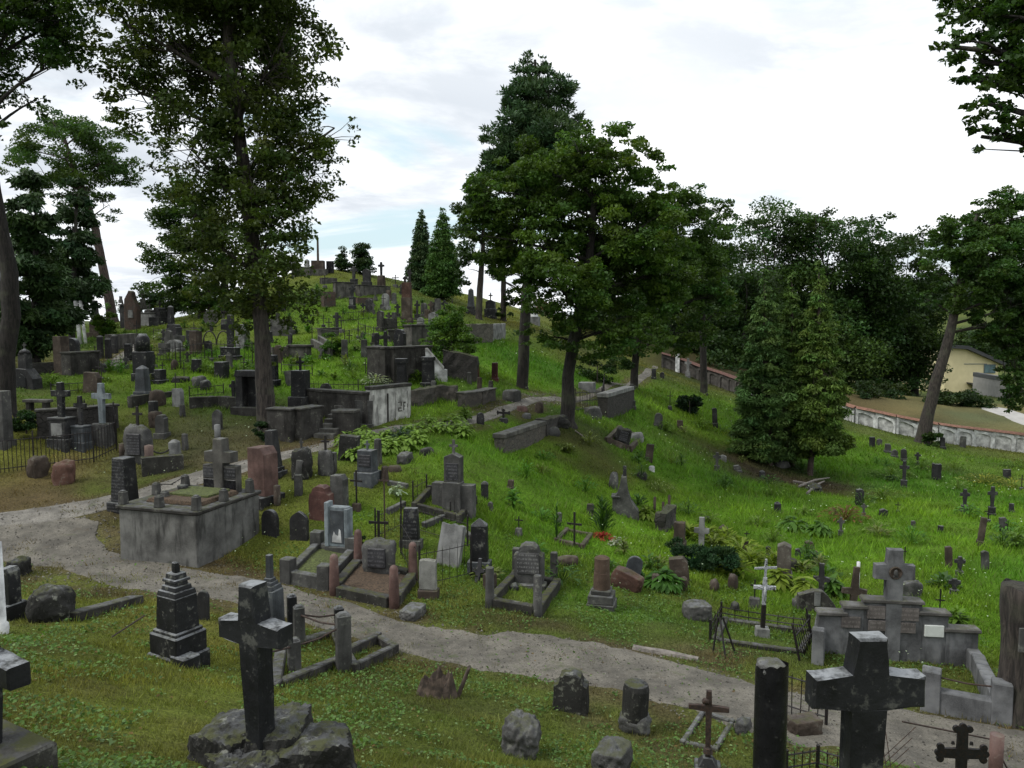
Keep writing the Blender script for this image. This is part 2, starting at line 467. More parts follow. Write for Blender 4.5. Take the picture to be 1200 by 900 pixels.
t.links.new(mth(t, 'DIVIDE', sp.outputs['X'], zz), cb.inputs[0]); t.links.new(mth(t, 'DIVIDE', sp.outputs['Y'], zz), cb.inputs[1])
mp = t.nodes.new('ShaderNodeMapping'); mp.inputs['Location'].default_value = (3.1, .4, 0); mp.inputs['Scale'].default_value = (.8, 1., 1)
t.links.new(cb.outputs[0], mp.inputs['Vector'])
n1 = nz(t, mp.outputs[0], .85, 7, .56, .5)
n2 = nz(t, mp.outputs[0], 2.1, 6, .6, .3)
n3 = nz(t, mp.outputs[0], .5, 3, .5)
cover = ramp(t, n1, .32, .46)
shade = mth(t, 'ADD', mth(t, 'MULTIPLY', ramp(t, n2, .38, .66), .55), mth(t, 'MULTIPLY', ramp(t, n3, .38, .62), .45))
cloud = mixc(t, shade, (5.0, 5.4, 5.9), (10.0, 10.1, 10.2))
deep = mixc(t, .72, sky.outputs[0], (5.4, 6.9, 7.5))
t.links.new(mixc(t, cover, deep, cloud), bg.inputs[0])
bg.inputs[1].default_value = .1
t.links.new(bg.outputs[0], wo.inputs[0])
sl = bpy.data.lights.new('sun', 'SUN'); sl.energy = 1.4; sl.angle = R(18); sl.color = (1, .96, .9)
so = bpy.data.objects.new('sun', sl); C.objects.link(so)
sd = Vector((math.sin(SUN_ROT) * math.cos(SUN_EL), math.cos(SUN_ROT) * math.cos(SUN_EL), math.sin(SUN_EL)))
so.rotation_euler = sd.to_track_quat('Z', 'Y').to_euler()

# ------------------------------------------------------------------ paths (draped strips)
def resample(pl, n):
    pl = [Vector(p) for p in pl]
    L = [0]
    for a, b in zip(pl, pl[1:]): L.append(L[-1] + (b - a).length)
    out = []
    for i in range(n):
        s = L[-1] * i / (n - 1); k = 0
        while k < len(L) - 2 and L[k + 1] < s: k += 1
        out.append(pl[k].lerp(pl[k + 1], (s - L[k]) / max(1e-6, L[k + 1] - L[k])))
    return out
PATHS = []
def path(name, far_e, near_e, mat, n=220, k=16, rag=.34, lift=.02):
    A = resample([P(*p) for p in far_e], n); B = resample([P(*p) for p in near_e], n)
    V = np.zeros((n, k, 3))
    for i in range(n):
        for j in range(k):
            V[i, j] = A[i].lerp(B[i], j / (k - 1))
    ww = np.linalg.norm(V[:, 0] - V[:, -1], axis=1)
    cx, cy = V[:, :, 0].ravel(), V[:, :, 1].ravel()
    nn = ((vnoise(cx, cy, .5, 21) - .5) * 1.2 + (vnoise(cx, cy, .17, 22) - .5) * .7).reshape(n, k)
    tt = np.linspace(-1, 1, k)
    dirv = (V[:, -1] - V[:, 0]) / np.maximum(ww, 1e-6)[:, None]
    V += dirv[:, None, :] * (nn * rag * np.abs(tt)[None] ** 3)[:, :, None]
    x, y = V[:, :, 0], V[:, :, 1]
    z = gzs(x.ravel(), y.ravel()).reshape(n, k) + lift
    z[:, 0] -= lift + .03; z[:, -1] -= lift + .03
    V[:, :, 2] = z
    idx = np.arange(n * k).reshape(n, k)
    f = np.stack([idx[:-1, :-1], idx[:-1, 1:], idx[1:, 1:], idx[1:, :-1]], -1).reshape(-1, 4)
    me = npmesh(name, V.reshape(-1, 3), f)
    o = link_mesh(name, me, mat, smooth=True); tag(o, kind='structure')
    mid = (V[:, 0, :2] + V[:, -1, :2]) / 2
    PATHS.append((mid, ww / 2))
    return o
def pathmat(name, col, green=.5):
    m, t, n, b = nodes(name)
    g = n.new('ShaderNodeNewGeometry'); v = g.outputs['Position']
    c = mixc(t, ramp(t, nz(t, v, 1.4, 8, .7), .34, .66), tuple(x * .55 for x in col), tuple(x * 1.35 for x in col))
    c = mixc(t, mth(t, 'MULTIPLY', ramp(t, nz(t, v, 34, 5, .8), .46, .62), .7), c, tuple(x * .45 for x in col))
    c = mixc(t, mth(t, 'MULTIPLY', ramp(t, nz(t, v, 1.7, 6, .7, .6), .55, .70), green), c, (.06, .075, .025))
    c = mixc(t, mth(t, 'MULTIPLY', ramp(t, nz(t, v, 3.2, 5, .7), .58, .68), .5), c, (.075, .06, .042))
    t.links.new(c, b.inputs['Base Color']); b.inputs['Roughness'].default_value = .95
    bump(t, b, mth(t, 'ADD', nz(t, v, 30, 4, .7), nz(t, v, 5, 4, .6)), .5, .03)
    return m
gravel = pathmat('worn_gravel', (.132, .122, .100), .7)
palegravel = pathmat('pale_trodden_gravel', (.18, .17, .148), .55)
path('lower_path', [(-80,630),(0,614),(60,609),(100,604),(118,608),(112,626),(125,642),(160,651),(200,660),(240,670),(330,683),(400,704),(470,727),(560,738),(650,745),(750,765),(830,784),(885,800),(960,814),(1080,833),(1200,858),(1330,885)],
     [(-80,672),(0,660),(30,663),(60,667),(75,671),(90,676),(105,681),(125,686),(200,698),(270,706),(330,722),(400,746),(470,766),(560,784),(640,798),(720,811),(800,831),(880,858),(960,880),(1080,903),(1200,930),(1330,960)], gravel)
path('upper_path', [(-80,612),(0,601),(60,592),(120,582),(165,573),(250,547),(310,535),(370,521),(420,507),(500,497),(550,489),(600,473),(650,464)],
     [(-80,630),(0,617),(60,613),(110,603),(150,590),(250,564),(310,547),(375,528),(430,513),(510,501),(560,496),(610,479),(650,470)], palegravel, rag=.12)
path('ridge_path', [(650,464),(690,462),(735,448),(752,437),(764,428)], [(650,470),(692,468),(748,452),(764,440),(772,430)], gravel, 80, 8, .1)
path('hill_path', [(116,428),(134,417),(150,408),(158,399)], [(140,430),(157,421),(163,411),(167,401)], palegravel, 80, 8, .1)

def path_q(x, y):
    """distance from the nearest path's middle, in half widths"""
    out = np.full(len(x), 9.)
    for mid, hw in PATHS:
        for i in range(0, len(x), 20000):
            sl_ = slice(i, i + 20000)
            d2 = (x[sl_, None] - mid[None, ::2, 0]) ** 2 + (y[sl_, None] - mid[None, ::2, 1]) ** 2
            k = d2.argmin(1); dd = np.sqrt(d2[np.arange(len(k)), k]) / hw[::2][k]
            out[sl_] = np.minimum(out[sl_], dd)
    return out
def on_path(x, y, shrink=1.0):
    return path_q(x, y) < shrink
# ------------------------------------------------------------------ ground colour zones
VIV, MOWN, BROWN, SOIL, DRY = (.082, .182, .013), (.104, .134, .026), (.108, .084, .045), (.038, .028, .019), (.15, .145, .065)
ZONES = [ # u, v, radius in metres, colour, weight
 (600,590,4.5,VIV,1),(680,570,5,VIV,.9),(590,560,3,VIV,1),(760,590,5,VIV,.8),(850,610,7,VIV,1),(950,600,8,VIV,1),(1050,600,9,VIV,1),(1150,600,9,VIV,1),(1150,680,4,VIV,1),(900,670,4,VIV,.9),(1000,650,5,VIV,1),
 (1100,555,12,VIV,.9),(1000,530,8,VIV,.8),(1190,640,7,VIV,1),(1180,730,2.5,VIV,1),(800,480,8,VIV,.8),(720,660,3,VIV,.7),(600,610,2,VIV,.8),(620,420,8,VIV,.9),(560,420,6,VIV,.9),(440,430,5,VIV,.8),(400,440,5,VIV,.8),(250,440,6,VIV,.8),(200,440,6,VIV,.7),
 (330,420,6,VIV,.7),(120,400,5,VIV,.8),(440,370,7,VIV,.7),(370,360,7,VIV,.4),(500,520,2.5,VIV,.9),(560,520,2.5,VIV,.9),(500,480,3,VIV,.8),(850,510,8,VIV,.9),(780,560,5,VIV,.9),(480,640,1.3,VIV,.8),
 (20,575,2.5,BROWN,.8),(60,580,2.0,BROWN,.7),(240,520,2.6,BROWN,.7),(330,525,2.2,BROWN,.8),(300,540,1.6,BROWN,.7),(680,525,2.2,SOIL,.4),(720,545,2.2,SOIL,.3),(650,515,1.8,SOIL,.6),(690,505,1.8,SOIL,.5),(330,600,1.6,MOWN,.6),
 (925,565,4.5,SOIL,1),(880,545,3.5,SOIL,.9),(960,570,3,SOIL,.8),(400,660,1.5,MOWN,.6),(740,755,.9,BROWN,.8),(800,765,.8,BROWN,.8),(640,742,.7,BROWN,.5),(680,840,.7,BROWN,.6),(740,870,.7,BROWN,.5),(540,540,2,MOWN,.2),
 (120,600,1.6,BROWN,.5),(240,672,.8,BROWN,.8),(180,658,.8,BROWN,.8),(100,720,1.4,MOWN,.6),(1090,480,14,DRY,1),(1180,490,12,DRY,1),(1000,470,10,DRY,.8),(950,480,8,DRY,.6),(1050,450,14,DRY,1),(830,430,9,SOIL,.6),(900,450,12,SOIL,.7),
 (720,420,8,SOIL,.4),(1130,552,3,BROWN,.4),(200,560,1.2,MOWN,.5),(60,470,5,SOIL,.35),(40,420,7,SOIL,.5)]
ZP = []
for u, v, r, c, wgt in ZONES:
    p = P(u, v); ZP.append((p.x, p.y, r, c, wgt))
def ground_col(x, y):
    c = np.tile(np.array(MOWN), (len(x), 1))
    jx = x + (vnoise(x, y, 2.2, 31) - .5) * 3.2 + (vnoise(x, y, .7, 33) - .5) * 1.2; jy = y + (vnoise(x, y, 2.2, 32) - .5) * 3.2 + (vnoise(x, y, .7, 34) - .5) * 1.2
    dist = np.hypot(x, y)
    fw = cl((dist - 66) / 40, 0, 1)[:, None] * .7
    c = c * (1 - fw) + np.array((.07, .10, .03)) * fw
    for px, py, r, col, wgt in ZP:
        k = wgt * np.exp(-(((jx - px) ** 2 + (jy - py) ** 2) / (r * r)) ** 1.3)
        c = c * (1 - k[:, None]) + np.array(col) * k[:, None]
    dry = (cl((vnoise(x, y, 1.5, 37) * .6 + vnoise(x, y, .5, 38) * .4 - .56) * 5, 0, 1) * .5 * cl((75 - dist) / 30, 0, 1) * np.where(c[:, 1] / (c[:, 0] + 1e-6) > 1.8, .35, 1))[:, None]
    c = c * (1 - dry) + (c * .4 + np.array((.115, .10, .042)) * .6) * dry
    big = (vnoise(x, y, 5, 39) - .5)[:, None]
    c = c * (1 + big * np.array((.7, .35, .2)))
    near = np.hypot(x, y) < 60
    pq = np.full(len(x), 9.); pq[near] = path_q(x[near], y[near])
    e_ = (cl((1.42 - pq) / .35, 0, 1) * cl((vnoise(x, y, .9, 73) * .6 + vnoise(x, y, .3, 74) * .4 - .30) * 4, 0, 1) * .75)[:, None]
    c = c * (1 - e_) + np.array((.098, .076, .045)) * e_
    v = .62 + .76 * vnoise(x, y, 1.1, 35) * .6 + .76 * vnoise(x, y, .4, 36) * .4
    return c * v[:, None]
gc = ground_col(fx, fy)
idx = np.arange(NX * NY).reshape(NY, NX)
gf = np.stack([idx[:-1, :-1], idx[:-1, 1:], idx[1:, 1:], idx[1:, :-1]], -1).reshape(-1, 4)
gm, t, n, b = nodes('turf_ground')
a = n.new('ShaderNodeVertexColor'); a.layer_name = 'Col'
g = n.new('ShaderNodeNewGeometry')
v = g.outputs['Position']
c = mixc(t, mth(t, 'MULTIPLY', ramp(t, nz(t, v, 3.2, 6, .7, .5), .52, .68), .55), a.outputs['Color'], (.055, .042, .024))
c = mixc(t, ramp(t, nz(t, v, 24, 4, .7), .25, .75), mixc(t, 1., c, (.33, .33, .36), 'MULTIPLY'), mixc(t, 1., c, (1.3, 1.27, 1.2), 'MULTIPLY'))
t.links.new(c, b.inputs['Base Color']); b.inputs['Roughness'].default_value = 1.; b.inputs['Specular IOR Level'].default_value = .1
bump(t, b, mth(t, 'ADD', nz(t, v, 40, 4, .7), nz(t, v, 8, 4, .7)), .7, .05)
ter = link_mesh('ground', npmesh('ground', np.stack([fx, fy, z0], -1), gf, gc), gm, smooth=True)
tag(ter, kind='structure')

# ------------------------------------------------------------------ grass and ground litter
FRINGE = []       # (x, y, radius) of feet that grass grows round
BLOCKED = []      # plan rectangles (corner lists) that carry no turf
def scatter(n, r0, r1, power, seed, half=R(37)):
    g = np.random.default_rng(seed)
    q = g.random(n)
    e = 2 - power
    r = (r0 ** e + q * (r1 ** e - r0 ** e)) ** (1 / e) if abs(e) > 1e-6 else r0 * (r1 / r0) ** q
    a = (g.random(n) * 2 - 1) * half
    return r * np.sin(a), r * np.cos(a), g
def inside(x, y, poly):
    hit = np.zeros(len(x), bool)
    m = len(poly)
    for i in range(m):
        x1, y1 = poly[i][:2]; x2, y2 = poly[(i + 1) % m][:2]
        c_ = (y1 > y) != (y2 > y)
        hit ^= c_ & (x < (x2 - x1) * (y - y1) / (y2 - y1 + 1e-12) + x1)
    return hit
def blades(name, n, r0, r1, power, seed, hfun, wfun, per=4, spread=.05, colmul=(1, 1), edge=.93):
    x, y, g = scatter(n, r0, r1, power, seed)
    keep = ~on_path(x, y, edge) | (vnoise(x, y, .7, 71) * .6 + vnoise(x, y, .25, 72) * .4 > .66) & (g.random(n) < .8)
    for poly in BLOCKED:
        keep &= ~inside(x, y, poly)
    x, y = x[keep], y[keep]
    cc = ground_col(x, y)
    d = np.hypot(x, y)
    green = cc[:, 1] / (cc[:, 0] + cc[:, 1] + 1e-6)          # 0.5 brown .. 0.77 vivid
    tuft = vnoise(x, y, 1.3, 81) * .55 + vnoise(x, y, .45, 82) * .45
    hh = hfun(d, green) * (.45 + 1.25 * np.clip((tuft - .2) * 1.6, 0, 1.15))
    cc = cc * (.78 + .5 * tuft)[:, None] * np.stack([.8 + .45 * tuft, np.ones(len(x)), np.ones(len(x))], -1)
    ok = g.random(len(x)) < np.clip((green - .40) / .10, .12, 1)
    x, y, cc, d, hh = x[ok], y[ok], cc[ok], d[ok], hh[ok]
    N = len(x) * per
    rep = lambda q: np.repeat(q, per, 0)
    sp_ = rep(spread * (.6 + d / 25))
    bx_ = rep(x) + g.normal(0, 1, N) * sp_; by_ = rep(y) + g.normal(0, 1, N) * sp_
    bz = gzs(bx_, by_) - .01
    h = rep(hh) * (.5 + g.random(N) * .9); ww = rep(wfun(d)) * (.7 + .6 * g.random(N))
    a = g.random(N) * 2 * PI; lean = h * (.25 + .75 * g.random(N)); la = g.random(N) * 2 * PI
    ox, oy = np.cos(a) * ww / 2, np.sin(a) * ww / 2
    base = np.stack([bx_, by_, bz], -1)
    V = np.empty((N, 3, 3))
    V[:, 0] = base + np.stack([-ox, -oy, 0 * ox], -1); V[:, 1] = base + np.stack([ox, oy, 0 * ox], -1)
    V[:, 2] = base + np.stack([np.cos(la) * lean, np.sin(la) * lean, h], -1)
    col = rep(cc) * (colmul[0] + (colmul[1] - colmul[0]) * g.random(N))[:, None]
    dry = g.random(N) < .08
    col[dry] = col[dry] * .5 + np.array((.12, .11, .05)) * .5
    me = npmesh(name, V.reshape(-1, 3), np.arange(N * 3).reshape(N, 3), np.repeat(col, 3, 0))
    o = link_mesh(name, me, M['grassm']); tag(o, kind='stuff')
    return o
def do_grass():
    ht = lambda lo, hi: (lambda d, gr: lo + (hi - lo) * np.clip((gr - .60) / .15, 0, 1))
    o = blades('short_grass', 80000, 3.5, 22, 1.25, 41, ht(.05, .12), lambda d: np.maximum(.007, .0011 * d), 4, .035, (.55, 1.75))
    tag(o, 'short mown mossy grass on the near slope and between the graves', 'grass')
    o = blades('meadow_grass', 60000, 16, 75, 1.1, 42, ht(.07, .24), lambda d: np.maximum(.012, .0012 * d), 4, .08, (.8, 1.5))
    tag(o, 'longer bright green grass on the hillside and in the hollow', 'grass')
    # cut leaves and low broad-leaved weeds on the near slope
    for name, nn, seed, c0, sz, lab, flat in (('ground_cover', 70000, 43, (.10, .155, .045), .032, 'small pale broad leaves of low weeds over the near slope', .5),
                                        ('fallen_leaves', 9000, 44, (.19, .23, .11), .030, 'pale cut leaves and clippings lying on the near grass', .12),
                                        ('dead_leaves', 2600, 46, (.16, .085, .035), .03, 'brown dead leaves lying along the path and on the grass', .12)):
        x, y, g = scatter(nn, 3.6, 20, 1.2, seed)
        keep = ~on_path(x, y, .95) | (g.random(nn) < (.10 if name != 'dead_leaves' else .5))
        keep &= vnoise(x, y, .9, 51) * .6 + vnoise(x, y, .3, 52) * .4 > (.5 if name == 'ground_cover' else .42)
        for poly in BLOCKED: keep &= ~inside(x, y, poly)
        x, y = x[keep], y[keep]; N = len(x)
        z = gzs(x, y) + .015 + g.random(N) * (.05 if name == 'ground_cover' else .012)
        c = np.stack([x, y, z], -1)
        V = leafquads(c, sz * (.5 + g.random(N)) * (1 + np.hypot(x, y) * .03), .62, g, flat=flat)
        col = np.array(c0) * (.5 + g.random((N, 1)) * 1.0)
        me = npmesh(name, V.reshape(-1, 3), np.arange(N * 4).reshape(N, 4), np.repeat(col, 4, 0))
        tag(link_mesh(name, me, M['leaf']), lab, 'leaves', kind='stuff')
    # grass left uncut round the feet of stones, kerbs and walls
    g = np.random.default_rng(47)
    f = np.array(FRINGE); dd = np.hypot(f[:, 0], f[:, 1]); k = np.clip((260 / np.maximum(dd, 5)), 6, 26).astype(int)
    rep = lambda q: np.repeat(q, k, 0)
    a = g.random(k.sum()) * 2 * PI; r = rep(f[:, 2]) * (1 + g.random(len(a)) * .25) + .02 + .05 * g.random(len(a))
    x, y = rep(f[:, 0]) + np.cos(a) * r, rep(f[:, 1]) + np.sin(a) * r
    cc = ground_col(x, y) * (.8 + .8 * g.random((len(a), 1))); d = np.hypot(x, y); z = gzs(x, y) - .01
    ok = ~on_path(x, y, .9)
    x, y, z, a, d, cc = x[ok], y[ok], z[ok], a[ok], d[ok], cc[ok]; N = len(x)
    h = .05 + .13 * g.random(N) ** 1.5; w_ = np.maximum(.008, .0012 * d); b_ = g.random(N) * 2 * PI
    V = np.empty((N, 3, 3)); o = np.stack([np.cos(b_) * w_ / 2, np.sin(b_) * w_ / 2, 0 * w_], -1); base = np.stack([x, y, z], -1)
    V[:, 0] = base - o; V[:, 1] = base + o; V[:, 2] = base + np.stack([np.cos(a) * h * .3, np.sin(a) * h * .3, h], -1)
    tag(link_mesh('uncut_grass', npmesh('uncut_grass', V.reshape(-1, 3), np.arange(N * 3).reshape(N, 3), np.repeat(cc, 3, 0)), M['grassm']), 'uncut grass standing round the feet of stones, kerbs and walls', 'grass', kind='stuff')
    # loose stones on the paths
    x, y, g = scatter(90000, 8, 45, 1.3, 48)
    k = on_path(x, y, .92); x, y = x[k], y[k]; N = len(x)
    s = (.006 + .016 * g.random(N) ** 3) * (.6 + np.hypot(x, y) / 18)
    b = np.stack([x, y, gzs(x, y) + .018], -1)
    V = np.empty((N, 4, 3)); a0 = g.random(N) * 6.28
    for q in range(3): V[:, q] = b + np.stack([np.cos(a0 + q * 2.09) * s, np.sin(a0 + q * 2.09) * s, 0 * s], -1)
    V[:, 3] = b + np.stack([(g.random(N) - .5) * s, (g.random(N) - .5) * s, s * .8], -1)
    i = np.arange(N)[:, None] * 4
    fcs = np.concatenate([i + np.array((0, 1, 3)), i + np.array((1, 2, 3)), i + np.array((2, 0, 3))])
    col = np.array((.15, .142, .125)) * (.35 + 1.2 * g.random((N, 1)) ** 1.6)
    tag(link_mesh('loose_gravel', npmesh('loose_gravel', V.reshape(-1, 3), fcs, np.repeat(col, 4, 0)), M['grassm']), 'loose pebbles and grit lying on the paths', 'gravel', kind='stuff')
    # white daisies and umbels in the meadow
    x, y, g = scatter(2600, 14, 60, 1., 45)
    k = (vnoise(x, y, 3.5, 61) > .62) & ~on_path(x, y); x, y = x[k], y[k]; N = len(x)
    c = np.stack([x, y, gzs(x, y) + .15 + .2 * g.random(N)], -1)
    V = leafquads(c, .0016 * np.hypot(x, y) + .012, 1., g, flat=.3)
    col = np.array((.6, .6, .5)) * (.5 + .5 * g.random((N, 1)))
    me = npmesh('meadow_wildflowers', V.reshape(-1, 3), np.arange(N * 4).reshape(N, 4), np.repeat(col, 4, 0))
    tag(link_mesh('meadow_flowers', me, M['leaf']), 'tiny white wildflowers dotted through the green meadow', 'flowers', kind='stuff')

def leafquads(c, L, wr, g, flat=1., dirs=None):
    """kite-shaped leaves centred on c; flat < 1 keeps them near horizontal; dirs gives an axis"""
    N = len(c)
    if dirs is None:
        d = g.normal(0, 1, (N, 3)); d[:, 2] *= flat
    else:
        d = dirs + g.normal(0, .35, (N, 3))
    d /= np.linalg.norm(d, axis=1)[:, None] + 1e-9
    u = g.normal(0, 1, (N, 3))
    if dirs is None:
        u = np.array((0, 0, 1.)) + u * flat * .9
    s = np.cross(d, u); s /= np.linalg.norm(s, axis=1)[:, None] + 1e-9
    L = np.broadcast_to(np.asarray(L, float), (N,))[:, None]
    up = np.cross(s, d)
    V = np.empty((N, 4, 3))
    V[:, 0] = c - d * L * .5
    V[:, 1] = c + s * L * wr * .5 + up * L * .10
    V[:, 2] = c + d * L * .5 - up * L * .08
    V[:, 3] = c - s * L * wr * .5 + up * L * .10
    return V
# ------------------------------------------------------------------ trees
def curve_pts(a, b, bend, g, n=6):
    a, b = Vector(a), Vector(b)
    side = Vector((g.uniform(-1, 1), g.uniform(-1, 1), g.uniform(0, .8)))
    L = (b - a).length
    return [a.lerp(b, i / (n - 1)) + side * (bend * L * math.sin(PI * i / (n - 1))) for i in range(n)]
def polyrad(pts, r0, r1, pw=1.):
    n = len(pts)
    return [r0 + (r1 - r0) * (i / (n - 1)) ** pw for i in range(n)]
def tree(name, label, base, trunk, lobes, leaf=.16, n=24000, col=(.05, .075, .022), bark='bark', d=None, cat='tree', group=None,
         clump=.30, nclump=26, seed=1, kind='leaf', flat=.75, wr=.62, gap=.45, twig=.5, ybase=None, var=.5, depthf=.8, squash=.58, limbs=True, bare=None):
    """base: pixel of the foot; trunk: (u, v, width px) upward; lobes: (u, v, ru, rv) of the crown. All stand at the foot's distance."""
    g = np.random.default_rng(seed); pr = random.Random(seed)
    if d is None:
        p0 = P(*base); d = depth(p0)
    else:
        p0 = atdepth(base[0], base[1], d); p0.z = gz(p0.x, p0.y)
    s = d / F
    Y = p0.y
    def pt(u, v, dy=0.):
        r = ray(u, v); return r * ((Y + dy) / r.y)
    root = thing(name, label, cat, p0, 0, group)
    tp = [pt(u, v) for u, v, w_ in trunk]; tr = [w_ * s / 2 for u, v, w_ in trunk]
    tp = [Vector((tp[0].x, Y, p0.z - .4))] + tp[0:]
    tr = [tr[0] * 1.25] + [tr[0]] + tr[1:]
    # densify trunk
    dp, dr = [], []
    for i in range(len(tp) - 1):
        m = max(2, int((tp[i + 1] - tp[i]).length / .5))
        for k in range(m):
            q = k / m
            j = Vector((pr.uniform(-1, 1), pr.uniform(-1, 1), 0)) * .06 * tr[i]
            dp.append(tp[i].lerp(tp[i + 1], q) + j); dr.append(tr[i] + (tr[i + 1] - tr[i]) * q)
    dp.append(tp[-1]); dr.append(tr[-1])
    if len(dr) > 3:
        dr[0] *= 1.45; dr[1] *= 1.2
    bm = bmesh.new()
    tube(bm, [p - p0 for p in dp], dr, 10)
    cents, rads, lobec = [], [], []
    area = sum(q[2] * q[3] for q in lobes)
    for lo_ in lobes:
        u, v, ru, rv = lo_[:4]
        dy = (pr.uniform(-1, 1) if len(lo_) < 5 else lo_[4]) * ru * s * depthf
        lc = pt(u, v, dy)
        RU, RV = ru * s, rv * s
        k = max(5, int(nclump * len(lobes) * ru * rv / area))
        dirs = g.normal(0, 1, (k, 3)); dirs /= np.linalg.norm(dirs, axis=1)[:, None]
        rr = gap + (1 - gap) * g.random(k) ** .6
        pos = np.array(lc) + dirs * rr[:, None] * np.array((RU, RU * .9, RV))
        rc = (RU * RV) ** .5 * clump * (.7 + .7 * g.random(k))
        cents.append(pos); rads.append(np.stack([rc * 1.15, rc * 1.15, rc * squash], -1))
        if limbs:
            # a limb from the trunk below the lobe, then twigs into part of its clumps
            zb = pt(u, bare if bare is not None else trunk[min(1, len(trunk) - 1)][1]).z; zt_ = dp[-1].z
            want = min(lc.z - .3 * RV, zb + (zt_ - zb) * .9 * min(1, max(0, (lc.z - .4 * RV - zb) / max(.1, zt_ - zb))) ** 1.15)
            zs = [abs(q.z - max(want, zb)) for q in dp]
            j = int(np.argmin(zs)); j = min(j, len(dp) - 1)
            r0 = min(dr[j] * .5, .022 * (lc - dp[j]).length + .015, .11)
            st_ = dp[j]
            if len(cents) > 1 and lc.z < zb + .4 and bare is not None:
                up_ = [q for q in lobec if q.z > zb]
                if up_: st_ = min(up_, key=lambda q: (q - lc).length); r0 = min(r0, .045)
            lobec.append(lc)
            cp = curve_pts(st_, lc, .10, pr, 7)
            tube(bm, [q - p0 for q in cp], polyrad(cp, r0, r0 * .3), 6)
            for q in pos[: int(k * twig)]:
                st = cp[pr.randrange(2, 7)]
                tw = curve_pts(st, Vector(q), .12, pr, 4)
                tube(bm, [x - p0 for x in tw], polyrad(tw, r0 * .28, r0 * .07), 4)
    obj('trunk', bm, M[bark], root, smooth=True)
    cents = np.concatenate(cents); rads = np.concatenate(rads)
    wgt = rads[:, 0] * rads[:, 0]; wgt = wgt / wgt.sum()
    pick = g.choice(len(cents), n, p=wgt)
    q = g.normal(0, 1, (n, 3)); q /= np.linalg.norm(q, axis=1)[:, None]
    q *= (g.random(n) ** .42)[:, None]
    c = cents[pick] + q * rads[pick]
    c[:, 2] -= .25 * rads[pick][:, 2] * (q[:, 0] ** 2 + q[:, 1] ** 2)
    L = leaf * (.45 + .9 * g.random(n))
    if kind == 'spray':            # conifer sprays: droop outwards
        dv = q * np.array((1, 1, .2)) + np.array((0, 0, -.45))
        V = leafquads(c, L * 1.5, .34, g, dirs=dv)
    elif kind == 'needle':
        dv = q * np.array((1, 1, 1)) + np.array((0, 0, .35))
        V = leafquads(c, L * 1.25, .3, g, dirs=dv)
    elif kind == 'scale':          # upright flat sprays of a thuja
        dv = q * np.array((.6, .6, .3)) + np.array((0, 0, .7))
        V = leafquads(c, L * 1.4, .42, g, dirs=dv)
    else:
        V = leafquads(c, L, wr, g, flat=flat)
    clv = (1 - var / 2) + var * g.random(len(cents))          # each clump a little lighter or darker, yellower or bluer
    hue = g.normal(0, .06, len(cents))
    cc = np.array(col)[None] * clv[pick][:, None] * (.75 + .5 * g.random((n, 1)))
    cc[:, 0] *= 1 + 1.4 * hue[pick]; cc[:, 2] *= 1 - 1.2 * hue[pick]
    V = V - np.array(p0)
    me = npmesh('crown', V.reshape(-1, 3), np.arange(n * 4).reshape(n, 4), np.repeat(np.clip(cc, 0, 1), 4, 0))
    link_mesh('crown', me, M['needle' if kind != 'leaf' else 'leaf'], root)
    return root
def conelobes(u, vtop, vbot, halfw, n=9, power=.8, lo=.12):
    """stacked lobes of a conical conifer"""
    out = []
    for i in range(n):
        q = (i + .35) / n
        r = halfw * (lo + (1 - lo) * q ** power) * (1 if q < .85 else .85)
        out.append((u, vtop + (vbot - vtop) * q, r, (vbot - vtop) / n * .85))
    return out

